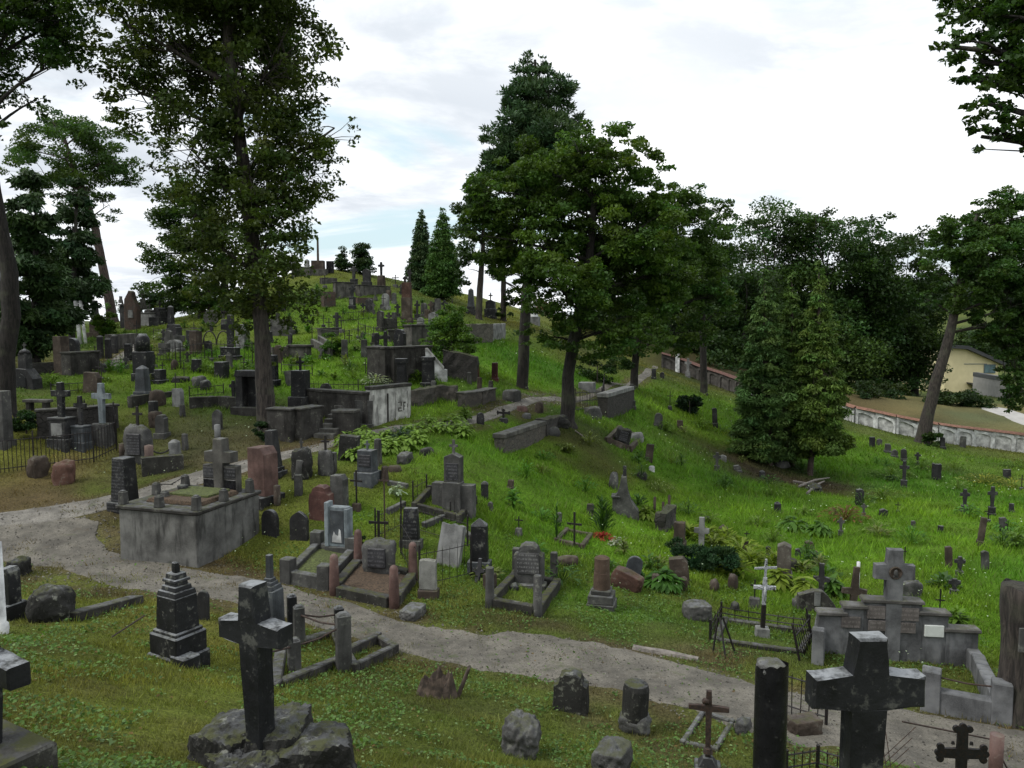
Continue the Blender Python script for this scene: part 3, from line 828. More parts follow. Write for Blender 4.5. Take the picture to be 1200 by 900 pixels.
DK = (.040, .068, .018); CON = (.032, .056, .020); THU = (.078, .112, .022)
def do_trees():
    tree('broadleaf_tree', 'tall lime tree with a bare grey trunk between the graves, highest crown of all', (313, 502),
         [(313, 500, 23), (309, 430, 19), (303, 340, 16), (292, 250, 16), (280, 150, 13), (268, 60, 11), (262, -70, 7)],
         [(275,40,90,90),(205,50,75,75),(335,70,55,75),(392,150,34,30),(302,180,75,85),(225,175,60,65),(326,250,38,75),(292,300,65,75),(228,262,45,50),(335,352,42,45),(250,-60,120,75),(300,395,28,22),
          (165,110,45,55),(362,195,42,45),(330,-40,60,50),(150,30,45,50),(334,300,26,40),(270,355,45,40),(312,410,24,22),(240,330,32,36),(286,95,40,50,-1.2),(292,205,38,60,-1.3),(298,300,36,50,-1.3)],
         leaf=.16, n=84000, col=(.070, .088, .024), nclump=46, clump=.20, seed=11, gap=.5, var=.75, bare=400)
    tree('broadleaf_tree', 'leaning tree with a thick reddish trunk rising alone by the tall ruined shrine', (131, 370),
         [(131, 368, 12), (122, 320, 10), (112, 270, 9), (98, 225, 8), (84, 190, 5), (75, 160, 3)],
         [(70,170,50,40),(108,205,38,42),(45,205,40,26),(100,150,45,26),(130,185,30,36),(72,230,32,24),(30,175,25,22),(90,245,26,22),(128,240,24,22),(60,140,36,22)],
         leaf=.22, n=24000, col=(.06, .095, .028), bark='barkred', nclump=15, clump=.26, seed=12, gap=.5, twig=.9, d=62, bare=275)
    tree('broadleaf_tree', 'dark old tree with a curved trunk at the edge, its boughs hanging high', (8, 484),
         [(6, 482, 26), (6, 420, 21), (13, 370, 20), (11, 320, 19), (0, 270, 17), (-16, 180, 17), (-20, 80, 12), (-10, -20, 8)],
         [(20,30,70,50),(65,75,40,35),(70,25,40,40),(-5,128,30,22),(-60,60,80,80),(20,-20,90,40),(-60,160,50,40),(-50,-50,80,60),(45,115,24,18)],
         leaf=.15, n=40000, col=DK, bark='barkdark', nclump=22, clump=.28, seed=13, gap=.4, var=.5, depthf=.5)
    tree('spruce_tree', 'dense dark evergreen beside the curved old trunk, sweeping low over the graves', (42, 434),
         [(42, 432, 12), (42, 350, 9), (42, 235, 3)], conelobes(34, 215, 410, 50, 8, .7, .3), leaf=.22, n=20000, col=CON, bark='barkdark', nclump=18, clump=.42, seed=14, kind='spray', gap=.4)
    tree('spruce_tree', 'slimmer dark evergreen standing above the two white posts', (84, 400),
         [(84, 398, 8), (86, 340, 6), (90, 225, 3)], conelobes(86, 215, 368, 34, 8, .7, .3), leaf=.22, n=13000, col=(.026, .048, .018), bark='barkdark', nclump=14, clump=.42, seed=15, kind='spray', gap=.35)
    tree('broadleaf_tree', 'spreading tree behind the tall lime, its thin trunk seen under the leaves', (265, 366),
         [(265, 364, 9), (263, 320, 8), (258, 270, 6), (245, 220, 4)],
         [(195,285,32,38),(230,270,40,40),(270,290,36,40),(185,320,30,26),(225,325,40,28),(265,330,30,22),(165,300,18,16),(300,310,30,30),(215,240,36,30),(205,350,22,14)],
         leaf=.2, n=26000, col=(.055, .085, .025), nclump=16, clump=.3, seed=16, gap=.35)
    tree('broadleaf_tree', 'yellow-green young tree behind the round grave marker', (245, 372),
         [(245, 371, 4), (245, 350, 3), (246, 335, 2)], [(236,345,20,16),(256,350,16,14),(222,358,12,8)], leaf=.24, n=2600, col=(.06, .10, .022), nclump=9, clump=.4, seed=17)
    # centre
    tree('maple_tree', 'broad leafy maple standing where the ridge path bends, dark trunk with low limbs', (665, 495),
         [(665, 493, 18), (666, 440, 14), (672, 400, 14), (684, 350, 11), (692, 290, 10), (698, 220, 6)],
         [(725,195,42,48),(652,205,58,48),(700,275,66,56),(628,275,52,52),(755,265,48,52),(735,330,56,46),(655,335,56,44),(585,225,42,42),(566,275,30,34),(785,320,34,42),(690,390,56,28),(755,385,38,28),(610,325,36,30),
          (720,160,30,24),(675,170,34,28),(570,235,30,34),(768,210,22,28),(625,395,24,20),(735,400,30,18)],
         leaf=.17, n=90000, col=(.072, .112, .024), bark='barkdark', nclump=40, clump=.22, seed=21, gap=.35, var=.7, bare=410)
    tree('pine_tree', 'tall pine whose bluish pointed top rises above the broad maple', (612, 455),
         [(612, 453, 14), (614, 400, 13), (618, 320, 11), (624, 220, 9), (630, 140, 6), (627, 70, 3)],
         [(626,88,24,24),(622,118,34,24),(648,112,30,24),(592,160,28,18),(630,155,48,32),(664,140,24,18),(590,195,32,24),(630,195,54,34),(602,132,26,18),(660,172,32,24),(621,68,11,11),(650,92,18,16),(610,100,18,16),(675,190,24,20),(575,182,18,14),(636,72,9,10)],
         leaf=.2, n=36000, col=(.042, .072, .032), bark='barkdark', nclump=30, clump=.27, seed=22, kind='needle', gap=.2, twig=.9)
    tree('broadleaf_tree', 'slender tree on the crest by the tall grey obelisk', (562, 374),
         [(561, 372, 8), (563, 330, 7), (566, 290, 5), (566, 250, 3)], [(556,290,24,30),(560,250,26,34),(546,315,16,18),(575,225,26,24),(580,275,16,24)],
         leaf=.24, n=7500, col=(.034, .056, .018), nclump=12, clump=.32, seed=23, gap=.4)
    tree('broadleaf_tree', 'slender tree on the crest with ivy round its foot, by the black crossed monument', (590, 376),
         [(590, 374, 7), (590, 330, 6), (588, 290, 5), (586, 240, 3)], [(590,310,18,24),(600,280,22,28),(590,362,14,16),(606,340,16,18),(580,255,20,24),(620,355,18,16)],
         leaf=.24, n=7500, col=(.030, .050, .016), nclump=12, clump=.32, seed=24, gap=.35)
    tree('maple_tree', 'leafy maple at the bend of the ridge path, next along from the broad one', (742, 456),
         [(743, 455, 10), (744, 430, 9), (748, 390, 8), (760, 330, 6), (775, 270, 4)],
         [(790,265,38,46),(765,330,42,46),(815,320,36,46),(800,385,42,30),(750,392,34,26),(828,265,26,34),(800,232,24,22),(725,415,32,20),(840,345,24,34)],
         leaf=.19, n=42000, col=(.062, .10, .024), bark='barkdark', nclump=30, clump=.25, seed=25, gap=.3)
    tree('broadleaf_tree', 'dark tree with one long straight trunk near the red-capped wall', (825, 462),
         [(825, 460, 9), (824, 420, 8), (823, 360, 7), (826, 300, 5), (830, 250, 3)],
         [(838,270,24,34),(826,310,28,34),(846,320,24,30),(812,350,24,26),(845,248,16,18),(850,360,20,26)],
         leaf=.24, n=10000, col=DK, bark='barkdark', nclump=14, clump=.34, seed=26, gap=.3)
    # behind the boundary wall
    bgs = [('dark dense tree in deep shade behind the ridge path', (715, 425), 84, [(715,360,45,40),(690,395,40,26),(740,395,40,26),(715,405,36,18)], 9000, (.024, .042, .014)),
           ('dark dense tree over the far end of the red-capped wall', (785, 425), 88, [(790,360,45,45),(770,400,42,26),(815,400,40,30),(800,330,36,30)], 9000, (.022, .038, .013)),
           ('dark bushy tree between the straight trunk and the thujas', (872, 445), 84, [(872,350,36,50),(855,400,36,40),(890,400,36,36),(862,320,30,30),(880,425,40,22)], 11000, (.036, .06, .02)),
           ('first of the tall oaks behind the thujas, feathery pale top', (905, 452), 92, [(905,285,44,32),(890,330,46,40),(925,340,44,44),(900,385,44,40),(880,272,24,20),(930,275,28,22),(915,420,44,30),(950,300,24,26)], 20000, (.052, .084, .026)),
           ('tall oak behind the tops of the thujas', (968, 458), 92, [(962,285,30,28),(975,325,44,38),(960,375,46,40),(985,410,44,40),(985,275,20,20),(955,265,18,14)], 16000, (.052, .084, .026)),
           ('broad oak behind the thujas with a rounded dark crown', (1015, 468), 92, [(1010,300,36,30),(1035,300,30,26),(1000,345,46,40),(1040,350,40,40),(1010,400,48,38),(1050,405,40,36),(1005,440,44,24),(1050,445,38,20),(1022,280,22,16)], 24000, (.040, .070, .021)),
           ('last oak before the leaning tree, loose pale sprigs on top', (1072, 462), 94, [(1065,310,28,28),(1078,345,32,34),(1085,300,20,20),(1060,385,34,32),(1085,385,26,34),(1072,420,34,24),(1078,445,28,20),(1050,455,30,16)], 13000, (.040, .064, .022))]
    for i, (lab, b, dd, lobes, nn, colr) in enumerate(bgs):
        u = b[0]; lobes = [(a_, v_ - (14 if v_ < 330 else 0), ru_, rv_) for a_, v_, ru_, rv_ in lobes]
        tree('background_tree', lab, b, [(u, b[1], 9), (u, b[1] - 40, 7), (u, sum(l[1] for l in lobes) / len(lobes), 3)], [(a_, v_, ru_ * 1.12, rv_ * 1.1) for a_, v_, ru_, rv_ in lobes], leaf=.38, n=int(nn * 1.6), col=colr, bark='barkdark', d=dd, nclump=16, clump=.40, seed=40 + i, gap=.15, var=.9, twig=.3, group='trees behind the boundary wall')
    for i, (lab, b, dd, lobes, nn) in enumerate([
        ('low dark bush at the foot of the oaks above the white wall', (1030, 474), 78, [(1030,462,30,14),(1005,458,24,12)], 3600),
        ('low dark bush between the house and the leaning tree', (1118, 486), 78, [(1118,470,26,15),(1140,474,18,11),(1098,478,14,9)], 4200),
        ('dark undergrowth bush behind the middle of the red-capped wall', (905, 466), 82, [(905,446,34,18),(945,456,26,14)], 4200),
        ('dark bushy tree behind the pointed stone on the left skyline', (182, 372), 74, [(178,352,16,14),(196,356,16,12),(166,362,10,8)], 3000),
        ('dark bushy tree behind the crest under the hanging lime leaves', (222, 370), 74, [(216,350,20,16),(238,354,18,14),(256,356,14,12)], 3600),
        ('dark undergrowth bush beyond the upper end of the wall', (800, 432), 82, [(795,412,36,18),(840,424,30,16)], 4200)]):
        tree('bush', lab, b, [(b[0], b[1], 3), (b[0], b[1] - 12, 2)], lobes, leaf=.3, n=nn, col=(.030, .050, .018), bark='barkdark', d=dd, cat='bush', nclump=10, clump=.45, seed=60 + i, gap=.2, twig=.2)
    for i, (lab, b, dd, lobes, nn) in enumerate([
        ('hazy green tree beyond the cream house, lower of two', (1150, 455), 150, [(1150,410,30,24),(1130,400,24,18),(1175,405,26,22)], 9000),
        ('hazy green tree beyond the yard wall, taller of two', (1195, 455), 150, [(1195,390,30,34),(1215,400,30,30),(1190,420,34,20)], 9000)]):
        tree('background_tree', lab, b, [(b[0], b[1], 6), (b[0], b[1] - 40, 4)], lobes, leaf=.5, n=nn, col=(.05, .08, .032), bark='barkdark', d=dd, nclump=18, clump=.36, seed=65 + i, gap=.2, twig=.2)
    # thujas in the hollow
    for i, (lab, b, tw, lobes, colr) in enumerate([
        ('darker left-hand thuja of the three crowded in the hollow', (903, 548), 7, conelobes(896, 322, 535, 45, 11, .85, .06), (.060, .098, .028)),
        ('yellow-tipped middle thuja of the three crowded in the hollow', (928, 556), 6, conelobes(928, 326, 535, 36, 11, .9, .06), (.070, .105, .024)),
        ('tallest thuja of the three, its trunk showing through the branches', (949, 560), 7, conelobes(960, 312, 530, 41, 11, .85, .06), THU)]):
        tree('thuja_tree', lab, b, [(b[0], b[1], tw), (lobes[4][0], lobes[4][1], tw * .7), (lobes[0][0], lobes[0][1], 1.5)], lobes, leaf=.15, n=44000, col=colr, bark='barkred', d=43 + (.5, 1.2, 0)[i], nclump=48, clump=.30, seed=30 + i, kind='spray', gap=.5, var=.6, depthf=.15)
    for i, (lab, u, vt, vb, hw, b, colr) in enumerate([('darker of the two pointed thujas on the crest', 494, 248, 342, 20, (494, 346), (.04, .066, .024)), ('bright green pointed thuja on the crest, in front of a darker one', 519, 246, 347, 27, (519, 350), (.05, .098, .018))]):
        tree('thuja_tree', lab, b, [(u, b[1], 4), (u, vt + 5, 1)], conelobes(u, vt, vb, hw, 12, .8, .06), leaf=.17, n=26000, col=colr, d=(66, 64)[i], nclump=70, clump=.40, seed=34 + i, kind='spray', gap=.35, limbs=False, depthf=.05, var=.35)
    # right side
    tree('broadleaf_tree', 'leaning tree with lopped limb scars, foot ringed by shoots at the white wall', (1081, 519),
         [(1081, 517, 17), (1089, 480, 13), (1099, 440, 12), (1111, 400, 11), (1120, 360, 9), (1132, 300, 6), (1145, 250, 4)],
         [(1130,275,38,34),(1175,250,36,30),(1160,300,42,34),(1112,300,28,24),(1195,300,36,40),(1180,345,40,34),(1140,340,34,26),(1178,385,32,24),(1205,400,40,34),(1190,445,26,22),(1210,250,36,30),(1098,320,18,16),(1085,350,14,14),(1185,470,14,14),(1230,350,40,60),(1156,378,26,22),(1194,432,26,24),(1195,460,24,22),(1165,275,30,30),(1120,330,26,24)],
         leaf=.24, n=84000, col=(.058, .098, .026), bark='bark', nclump=28, clump=.24, seed=71, gap=.35, bare=395)
    tree('broadleaf_tree', 'near tree reaching in overhead, only its hanging leafy boughs in view', (1420, 700),
         [(1420, 900, 70), (1420, 500, 60), (1400, 200, 50), (1380, 0, 40), (1370, -200, 25)],
         [(1160,18,55,30),(1115,55,22,32),(1150,72,32,26),(1190,60,34,30),(1128,90,16,14),(1150,120,34,24),(1185,130,34,34),(1150,160,26,16),(1195,20,40,40),(1168,150,20,22),(1260,60,70,70),(1300,-40,90,70),(1180,-30,80,40),(1300,150,70,50)],
         leaf=.10, n=52000, col=(.05, .085, .022), bark='barkdark', d=13, nclump=24, clump=.26, seed=72, gap=.3, depthf=.5, twig=.4)
    tree('bush', 'shoots and ivy ringing the foot of the leaning tree', (1092, 522), [(1092, 522, 2), (1092, 505, 1)], [(1094,512,10,9),(1082,520,9,6)], leaf=.2, n=1300, col=DK, cat='bush', nclump=8, clump=.4, seed=73, limbs=False)
    # hill shrubs
    tree('young_tree', 'wispy young tree on the hilltop beside the tall pole monument', (400, 320), [(400, 319, 2), (401, 305, 1.5), (400, 295, 1)], [(400,300,6,10),(400,310,9,8),(408,313,8,5)], leaf=.16, n=3000, col=(.034, .056, .022), d=66, nclump=16, clump=.5, seed=81, gap=.1, limbs=False)
    tree('young_tree', 'rounded young tree on the hilltop behind the crosses', (426, 324), [(426, 323, 3), (427, 305, 2), (427, 290, 1)], [(426,292,8,9),(425,302,12,11),(426,312,12,9)], leaf=.17, n=7000, col=(.030, .052, .020), d=66, nclump=22, clump=.5, seed=82, gap=.1, limbs=False)
    tree('shrub', 'big loose green shrub over the broken steps below the crest', (533, 436), [(533, 436, 3), (530, 405, 2), (527, 375, 1)], [(528,385,26,22),(510,400,18,16),(545,400,20,16),(530,365,16,12),(525,412,26,12)], leaf=.13, n=10000, col=(.085, .14, .03), cat='shrub', nclump=16, clump=.36, seed=83, gap=.3, twig=.8)
    tree('shrub', 'clipped bright green bush above the stone steps', (389, 416), [(389, 416, 2), (389, 395, 1)], [(389,398,13,11),(389,408,11,8)], leaf=.12, n=2600, col=(.07, .125, .022), cat='shrub', nclump=9, clump=.45, seed=84, limbs=False)
    tree('shrub', 'yellow-green shrub beside the tall pillar tomb near the hill path', (124, 396), [(124, 396, 2), (124, 375, 1)], [(124,374,13,8),(118,384,9,7),(130,386,8,7)], leaf=.16, n=2400, col=(.085, .13, .02), cat='shrub', nclump=9, clump=.45, seed=85)
    tree('shrub', 'dark rounded yew on the slope above the thujas', (808, 485), [(808, 485, 2), (808, 470, 1)], [(808,474,14,11),(798,480,9,6)], leaf=.14, n=3600, col=(.016, .032, .014), cat='shrub', nclump=12, clump=.4, seed=86, limbs=False)
    tree('shrub', 'low dark blue-green juniper sprawling behind the leaning brown stone', (826, 668), [(826, 668, 2), (826, 655, 1)], [(815,652,24,12),(842,655,24,13),(795,642,14,10),(858,664,14,9),(830,664,26,9)], leaf=.08, n=9000, col=(.020, .045, .020), cat='shrub', nclump=14, clump=.38, seed=87, limbs=False, kind='needle')
    tree('shrub', 'dark green shrub tucked under the old trunk by the stone bench', (31, 508), [(31, 508, 2), (31, 495, 1)], [(31,495,15,12),(22,500,9,8)], leaf=.10, n=3000, col=(.026, .050, .018), cat='shrub', nclump=10, clump=.4, seed=88, limbs=False)
    tree('shrub', 'dark sprig at the foot of the tall lime', (306, 516), [(306, 516, 2), (305, 500, 1)], [(304,503,8,9),(309,510,7,6)], leaf=.08, n=1400, col=(.024, .044, .018), cat='shrub', nclump=9, clump=.4, seed=89)
    tree('shrub', 'dark bush pressed against the pale stele with the lost plaque', (418, 652), [(418, 652, 2), (418, 640, 1)], [(417,640,9,11),(420,630,7,6)], leaf=.06, n=2200, col=(.022, .042, .014), cat='shrub', nclump=10, clump=.4, seed=90)
    tree('shrub', 'hanging greenery between the maple trunks above the fenced plot', (700, 448), [(700, 448, 2), (700, 430, 1)], [(690,428,18,14),(708,438,16,12),(722,428,16,14)], leaf=.14, n=3600, col=(.034, .06, .018), cat='shrub', nclump=12, clump=.4, seed=91)
    # a wooded rise far beyond the houses
    V = []; g = np.random.default_rng(99)
    x = g.uniform(120, 720, 26000); y = 420 + g.uniform(0, 160, 26000)
    V = leafquads(np.stack([x, y, gzs(x, y) + 2 + 12 * g.random(26000)], -1), 6 * (.6 + .8 * g.random(26000)), .8, g)
    me = npmesh('far_woodland', V.reshape(-1, 3), np.arange(26000 * 4).reshape(-1, 4), np.repeat(np.array((.045, .068, .035)) * (.6 + .8 * g.random((26000, 1))), 4, 0))
    tag(link_mesh('far_woodland', me, M['leaf']), 'distant wooded rise beyond the houses', 'woodland', kind='stuff')
# ------------------------------------------------------------------ kinds of grave furniture
LOG = []
class Site:
    """a spot on the ground with the metric size of a thing that spans given pixels there"""
    def __init__(s, u, vb, vt, w):
        s.p = P(u, vb); s.d = depth(s.p); s.m = s.d / F
        s.H = max(.08, zat(u, vt, s.p) - s.p.z)
        s.W = w * s.m
        FRINGE.append((s.p.x, s.p.y + .3 * s.W, s.W * .55))
        LOG.append((u, vb, round(s.d, 1), round(s.W, 2), round(s.H, 2)))
SEED = [0]
def nxt():
    SEED[0] += 1; return SEED[0]
YAW = R(-14)
def place(name, u, vb, vt, w, label, cat, yaw=None, tilt=0., tilty=0., group=None, seed=None):
    """tilt leans it sideways (positive: to the right), tilty leans it forward; degrees"""
    st = Site(u, vb, vt, w)
    k = nxt()
    if yaw is None: yaw = math.degrees(YAW) + random.Random(k).uniform(-9, 9)
    root = thing(name, label, cat, st.p, R(yaw), group, (R(tilty), R(tilt)))
    st.r = root; st.k = k
    return st
SINK = .18
def tiers(root, W, T, z, tier, mat, rough=0, k=1):
    """stepped plinth; tier: list of (width factor, height). Returns the top height"""
    for i, (f, h) in enumerate(tier):
        bm = box(0, 0, z - (SINK if i == 0 else 0), W * f, T * f if T > .5 * W else T + W * (f - 1), h + (SINK if i == 0 else 0), 1, bev=.015)
        if rough: roughen(bm, rough, 2, 5, k + i)
        obj('plinth', bm, M[mat], root)
        z += h
    return z
def top_outline(W, z0, z1, top, tap=1.):
    h = z1 - z0; a, b = W / 2, W / 2 * tap
    if top == 'round':
        r = b; zc = z1 - min(r, h * .45); ry = z1 - zc
        return [(-a, z0), (a, z0)] + [(b * math.cos(q), zc + ry * math.sin(q)) for q in np.linspace(0, PI, 13)]
    if top == 'gothic':
        zc = z1 - min(W * .5, h * .45); ry = z1 - zc
        right = [(b * (1 - q ** 1.7), zc + ry * q ** .85) for q in np.linspace(0, 1, 8)]
        return [(-a, z0), (a, z0)] + right + [(-x, z) for x, z in right[:-1][::-1]]
    if top == 'peak':
        return [(-a, z0), (a, z0), (b, z1 - W * .22), (0, z1), (-b, z1 - W * .22)]
    if top == 'shoulder':
        zc = z1 - W * .35
        return [(-a, z0), (a, z0), (b, zc), (b * .72, zc + .02), (b * .6, z1 - W * .08), (b * .3, z1), (-b * .3, z1), (-b * .6, z1 - W * .08), (-b * .72, zc + .02), (-b, zc)]
    if top == 'slant':
        return [(-a, z0), (a, z0), (b, z1 - W * .3), (b * .55, z1), (-b, z1 - .02)]
    if top == 'jag':
        r = random.Random(int(W * 1000)); m = 7
        return [(-a, z0), (a, z0)] + [(b - 2 * b * i / (m - 1), z1 - r.uniform(0, .14) * W) for i in range(m)]
    return [(-a, z0), (a, z0), (b, z1), (-b, z1)]
def gravestone(u, vb, vt, w, label, mat='grey', top='flat', base=.16, tap=.96, T=.30, plaque=None, basemat=None, rough=0, cross=0, crossmat=None, ph=(.25, .8), **kw):
    """upright slab on a plinth; cross: share of the height taken by a small cross on top"""
    s = place('gravestone', u, vb, vt, w, label, 'gravestone', **kw)
    W, H, r = s.W, s.H, s.r
    th = max(.08, W * T)
    z = 0
    if base:
        z = tiers(r, W, th * 1.7, 0, [(1.0, H * base)], basemat or mat, rough, s.k); W *= .84
    zt = H * (1 - cross)
    bm = prism(bmesh.new(), top_outline(W, z - (0 if base else SINK), zt, top, tap), 0, th, .012)
    if rough: roughen(bm, rough, 3, 5, s.k)
    obj('slab', bm, M[mat], r)
    if plaque:
        a = (zt - z)
        obj('plaque', box(0, -th / 2 - .006, z + a * ph[0], W * .74, .03, a * (ph[1] - ph[0]), 1, bev=.006), M[plaque], r)
    if cross:
        ch = H * cross
        obj('cross', cross_bm(ch * .62, ch + .03, max(.03, ch * .14), max(.03, ch * .14), .62, zt - .03), M[crossmat or mat], r)
    return s
def cross_bm(W, H, t, d, arm=.64, z=0., bev=.01, flare=0., bm=None):
    """Latin cross, width W, height H, beam t wide and d deep, arms at the share arm of the height"""
    a = W / 2; h = t / 2; za = z + H * arm
    f = flare * t
    o = [(-h - f * .3, z), (h + f * .3, z), (h, za - h), (a, za - h - f), (a, za + h + f), (h, za + h), (h + f, z + H), (-h - f, z + H), (-h, za + h), (-a, za + h + f), (-a, za - h - f), (-h, za - h)]
    return prism(bm or bmesh.new(), o, 0, d, bev)
def budded(W, H, t, d, z=0., arm=.62):
    """iron cross with trefoil ends"""
    bm = cross_bm(W, H, t, d, arm, z, .004)
    q = t * .62
    za = z + H * arm
    for x, zz in ((-W / 2, za), (W / 2, za), (0, z + H)):
        for dx, dz in ((0, 0), (0, q), (0, -q)) if x else ((0, 0), (q, 0), (-q, 0)):
            ox = dx + (math.copysign(q * .3, x) if x and dz == 0 else 0); oz = dz + (q * .4 if not x and dx == 0 else 0)
            lathe(bm, [(.001, -d * .55), (q * .6, -d * .5), (q * .6, d * .5), (.001, d * .55)], 0, 0, 8)
            for v in bm_last:
                x_, y_, z_ = v.co
                v.co = (x + ox + x_, z_, zz + oz + y_)
    return bm
def stone_cross(u, vb, vt, w, label, mat='grey', ped=.35, pw=.9, pedmat=None, arm=.62, beam=.26, depth_=.75, step=True, plaque=None, rough=0, flare=0., **kw):
    """stone cross on a block pedestal; w is the span of the arms, pw the pedestal width as a share of it"""
    s = place('stone_cross', u, vb, vt, w, label, 'cross', **kw)
    W, H, r = s.W, s.H, s.r
    pm = pedmat or mat
    z = 0
    t = W * beam
    if ped:
        bw = W * pw
        if step:
            z = tiers(r, bw, bw * .75, 0, [(1, H * ped * .28), (.82, H * ped * .62), (.9, H * ped * .10)], pm, rough, s.k)
            if plaque: obj('plaque', box(0, -bw * .75 * .5 + .09 * bw - .02, H * ped * .36, bw * .55, .03, H * ped * .45, 1, bev=.005), M[plaque], r)
        else:
            bm = box(0, 0, -SINK, bw, bw * .7, H * ped + SINK, .82, .03)
            obj('pedestal', roughen(bm, .02, 3, 4, s.k) if rough else bm, M[pm], r); z = H * ped
    bm = cross_bm(W, H - z + (0 if ped else SINK), t, t * depth_, arm, z - (0 if ped else SINK), .012, flare)
    if rough: roughen(bm, rough, 3, 6, s.k)
    obj('cross', bm, M[mat], r)
    return s
def iron_cross(u, vb, vt, w, label, mat='iron', base='grey', bh=.2, bw=.8, kind='plain', arm=.68, **kw):
    s = place('iron_cross', u, vb, vt, w, label, 'cross', **kw)
    W, H, r = s.W, s.H, s.r
    z = 0
    if base:
        z = H * bh
        bm = box(0, 0, -SINK, W * bw, W * bw * .7, z + SINK, .72, .02)
        obj('footing', roughen(bm, .012, 2, 6, s.k), M[base], r)
    t = max(.022, W * .10)
    if kind == 'budded': bm = budded(W * .9, H - z, max(t, W * .16), .025, z - .02, arm)
    else: bm = cross_bm(W, H - z + (0 if base else SINK), t, t * .6, arm, z - (.02 if base else SINK), .003, .25)
    obj('cross', bm, M[mat], r)
    return s
def obelisk(u, vb, vt, w, label, mat='dark', basemat=None, base=.28, tap=.72, cap='pyramid', steps=2, finial=0, plaque=None, T=1., **kw):
    """tapered shaft on a stepped base"""
    s = place('obelisk', u, vb, vt, w, label, 'obelisk', **kw)
    W, H, r = s.W, s.H, s.r
    bm_ = basemat or mat
    tr = [(1, H * base * .55), (.8, H * base * .45)] if steps == 2 else [(1, H * base)]
    z = tiers(r, W, W * T, 0, tr, bm_, 0, s.k)
    sw = W * (.66 if steps == 2 else .76); zt = H * (1 - finial)
    ch = sw * tap * .38 if cap == 'pyramid' else 0
    bm = box(0, 0, z, sw, sw * T, zt - ch - z, tap, .012)
    if cap == 'pyramid': bx(bm, 0, 0, zt - ch + .002, sw * tap * .985, sw * tap * T * .985, ch, .12, 0)
    if cap == 'cornice': bx(bm, 0, 0, zt - H * .05, sw * tap * 1.22, sw * tap * T * 1.22, H * .05, 1, .008)
    obj('shaft', bm, M[mat], r)
    if plaque: obj('plaque', box(0, -sw * T * .49 * .93, z + (zt - z) * .25, sw * .6, .03, (zt - z) * .35, 1, bev=.005), M[plaque], r)
    if finial:
        fh = H * finial
        obj('cross', cross_bm(fh * .6, fh + .03, max(.03, fh * .13), max(.03, fh * .12), .64, zt - .03), M['iron' if mat in ('black', 'blackpol', 'dark') else mat], r)
    return s
def post(u, vb, vt, w, label, mat='grey', shape='square', cat='post', group=None, yaw=None, tilt=0., tilty=0.):
    """small kerb post or stub, one mesh"""
    st = Site(u, vb, vt, w); W, H = st.W, st.H; k = nxt()
    bm = bmesh.new()
    r = W / 2
    if shape == 'square': bx(bm, 0, 0, -SINK, W, W * .9, H + SINK, .93, .015)
    elif shape == 'cap': bx(bm, 0, 0, -SINK, W, W * .9, H + SINK - W * .3, .95, .01); bx(bm, 0, 0, H - W * .3, W * .95, W * .86, W * .3, .35, 0)
    elif shape == 'round': lathe(bm, [(r, -SINK), (r, H - r * .25), (r * .85, H - .02), (r * .3, H)], seg=14)
    elif shape == 'cone': lathe(bm, [(r, -SINK), (r * .97, .0), (r * .8, H - r * .8), (r * .68, H - r * .35), (r * .35, H - r * .05), (.01, H)], seg=16)
    elif shape == 'slab': prism(bm, top_outline(W, -SINK, H, 'round'), 0, W * .4, .012)
    elif shape == 'rough': bx(bm, 0, 0, -SINK, W, W * .8, H + SINK, .8, .03); roughen(bm, W * .07, 3, 4 / max(W, .2), k)
    if shape in ('square', 'cap'): roughen(bm, .006, 1, 8, k)
    o = obj('grave_post', bm, M[mat], None, shape in ('round', 'cone'), loc=st.p, rz=R(yaw if yaw is not None else random.Random(k).uniform(-25, 5)), tilt=(R(tilty), R(tilt)))
    tag(o, label, cat, group)
    return st
def boulder(u, vb, vt, w, label, mat='rough', deep=.8, amp=.2, sq=.35, name='boulder', cat='stone', yaw=None, tilt=0., sub=3, tilty=0., group=None):
    st = Site(u, vb, vt, w); k = nxt()
    bm = rockbm(st.W, st.W * deep, st.H + .1, k, amp, 5 if w > 34 else 4 if w > 20 else sub, sq)
    bmesh.ops.translate(bm, vec=(0, 0, -.1), verts=bm.verts)
    o = obj(name, bm, M[mat], None, True, loc=st.p + Vector((0, st.W * deep * .3, 0)), rz=R(yaw if yaw is not None else random.Random(k).uniform(0, 90)), tilt=(R(tilty), R(tilt)))
    tag(o, label, cat, group)
    return st
def rock_monument(u, vb, vt, w, label, mat='rough', plaque='plaque', cross=0., crossmat='iron', ped=0., **kw):
    """rough heap or boulder with a set-in plaque and perhaps an iron cross on top"""
    s = place('rock_monument', u, vb, vt, w, label, 'monument', **kw)
    W, H, r = s.W, s.H, s.r
    z = 0
    if ped: z = tiers(r, W * 1.12, W * .8, 0, [(1, H * ped)], mat, .01, s.k)
    zt = H * (1 - cross)
    bm = rockbm(W, W * .62, zt - z + .1, s.k, .16, 4, .55, freq=1.6)
    bmesh.ops.translate(bm, vec=(0, 0, z - .08), verts=bm.verts)
    obj('rock', bm, M[mat], r, True)
    if plaque:
        obj('plaque', box(W * .03, -W * .27, z + (zt - z) * .22, W * .52, W * .13, (zt - z) * .55, .96, .01, 1.), M[plaque], r)
    if cross:
        ch = H * cross
        obj('cross', cross_bm(ch * .6, ch + .08, max(.04, ch * .13), .05, .62, zt - .08, .004), M[crossmat], r)
    return s
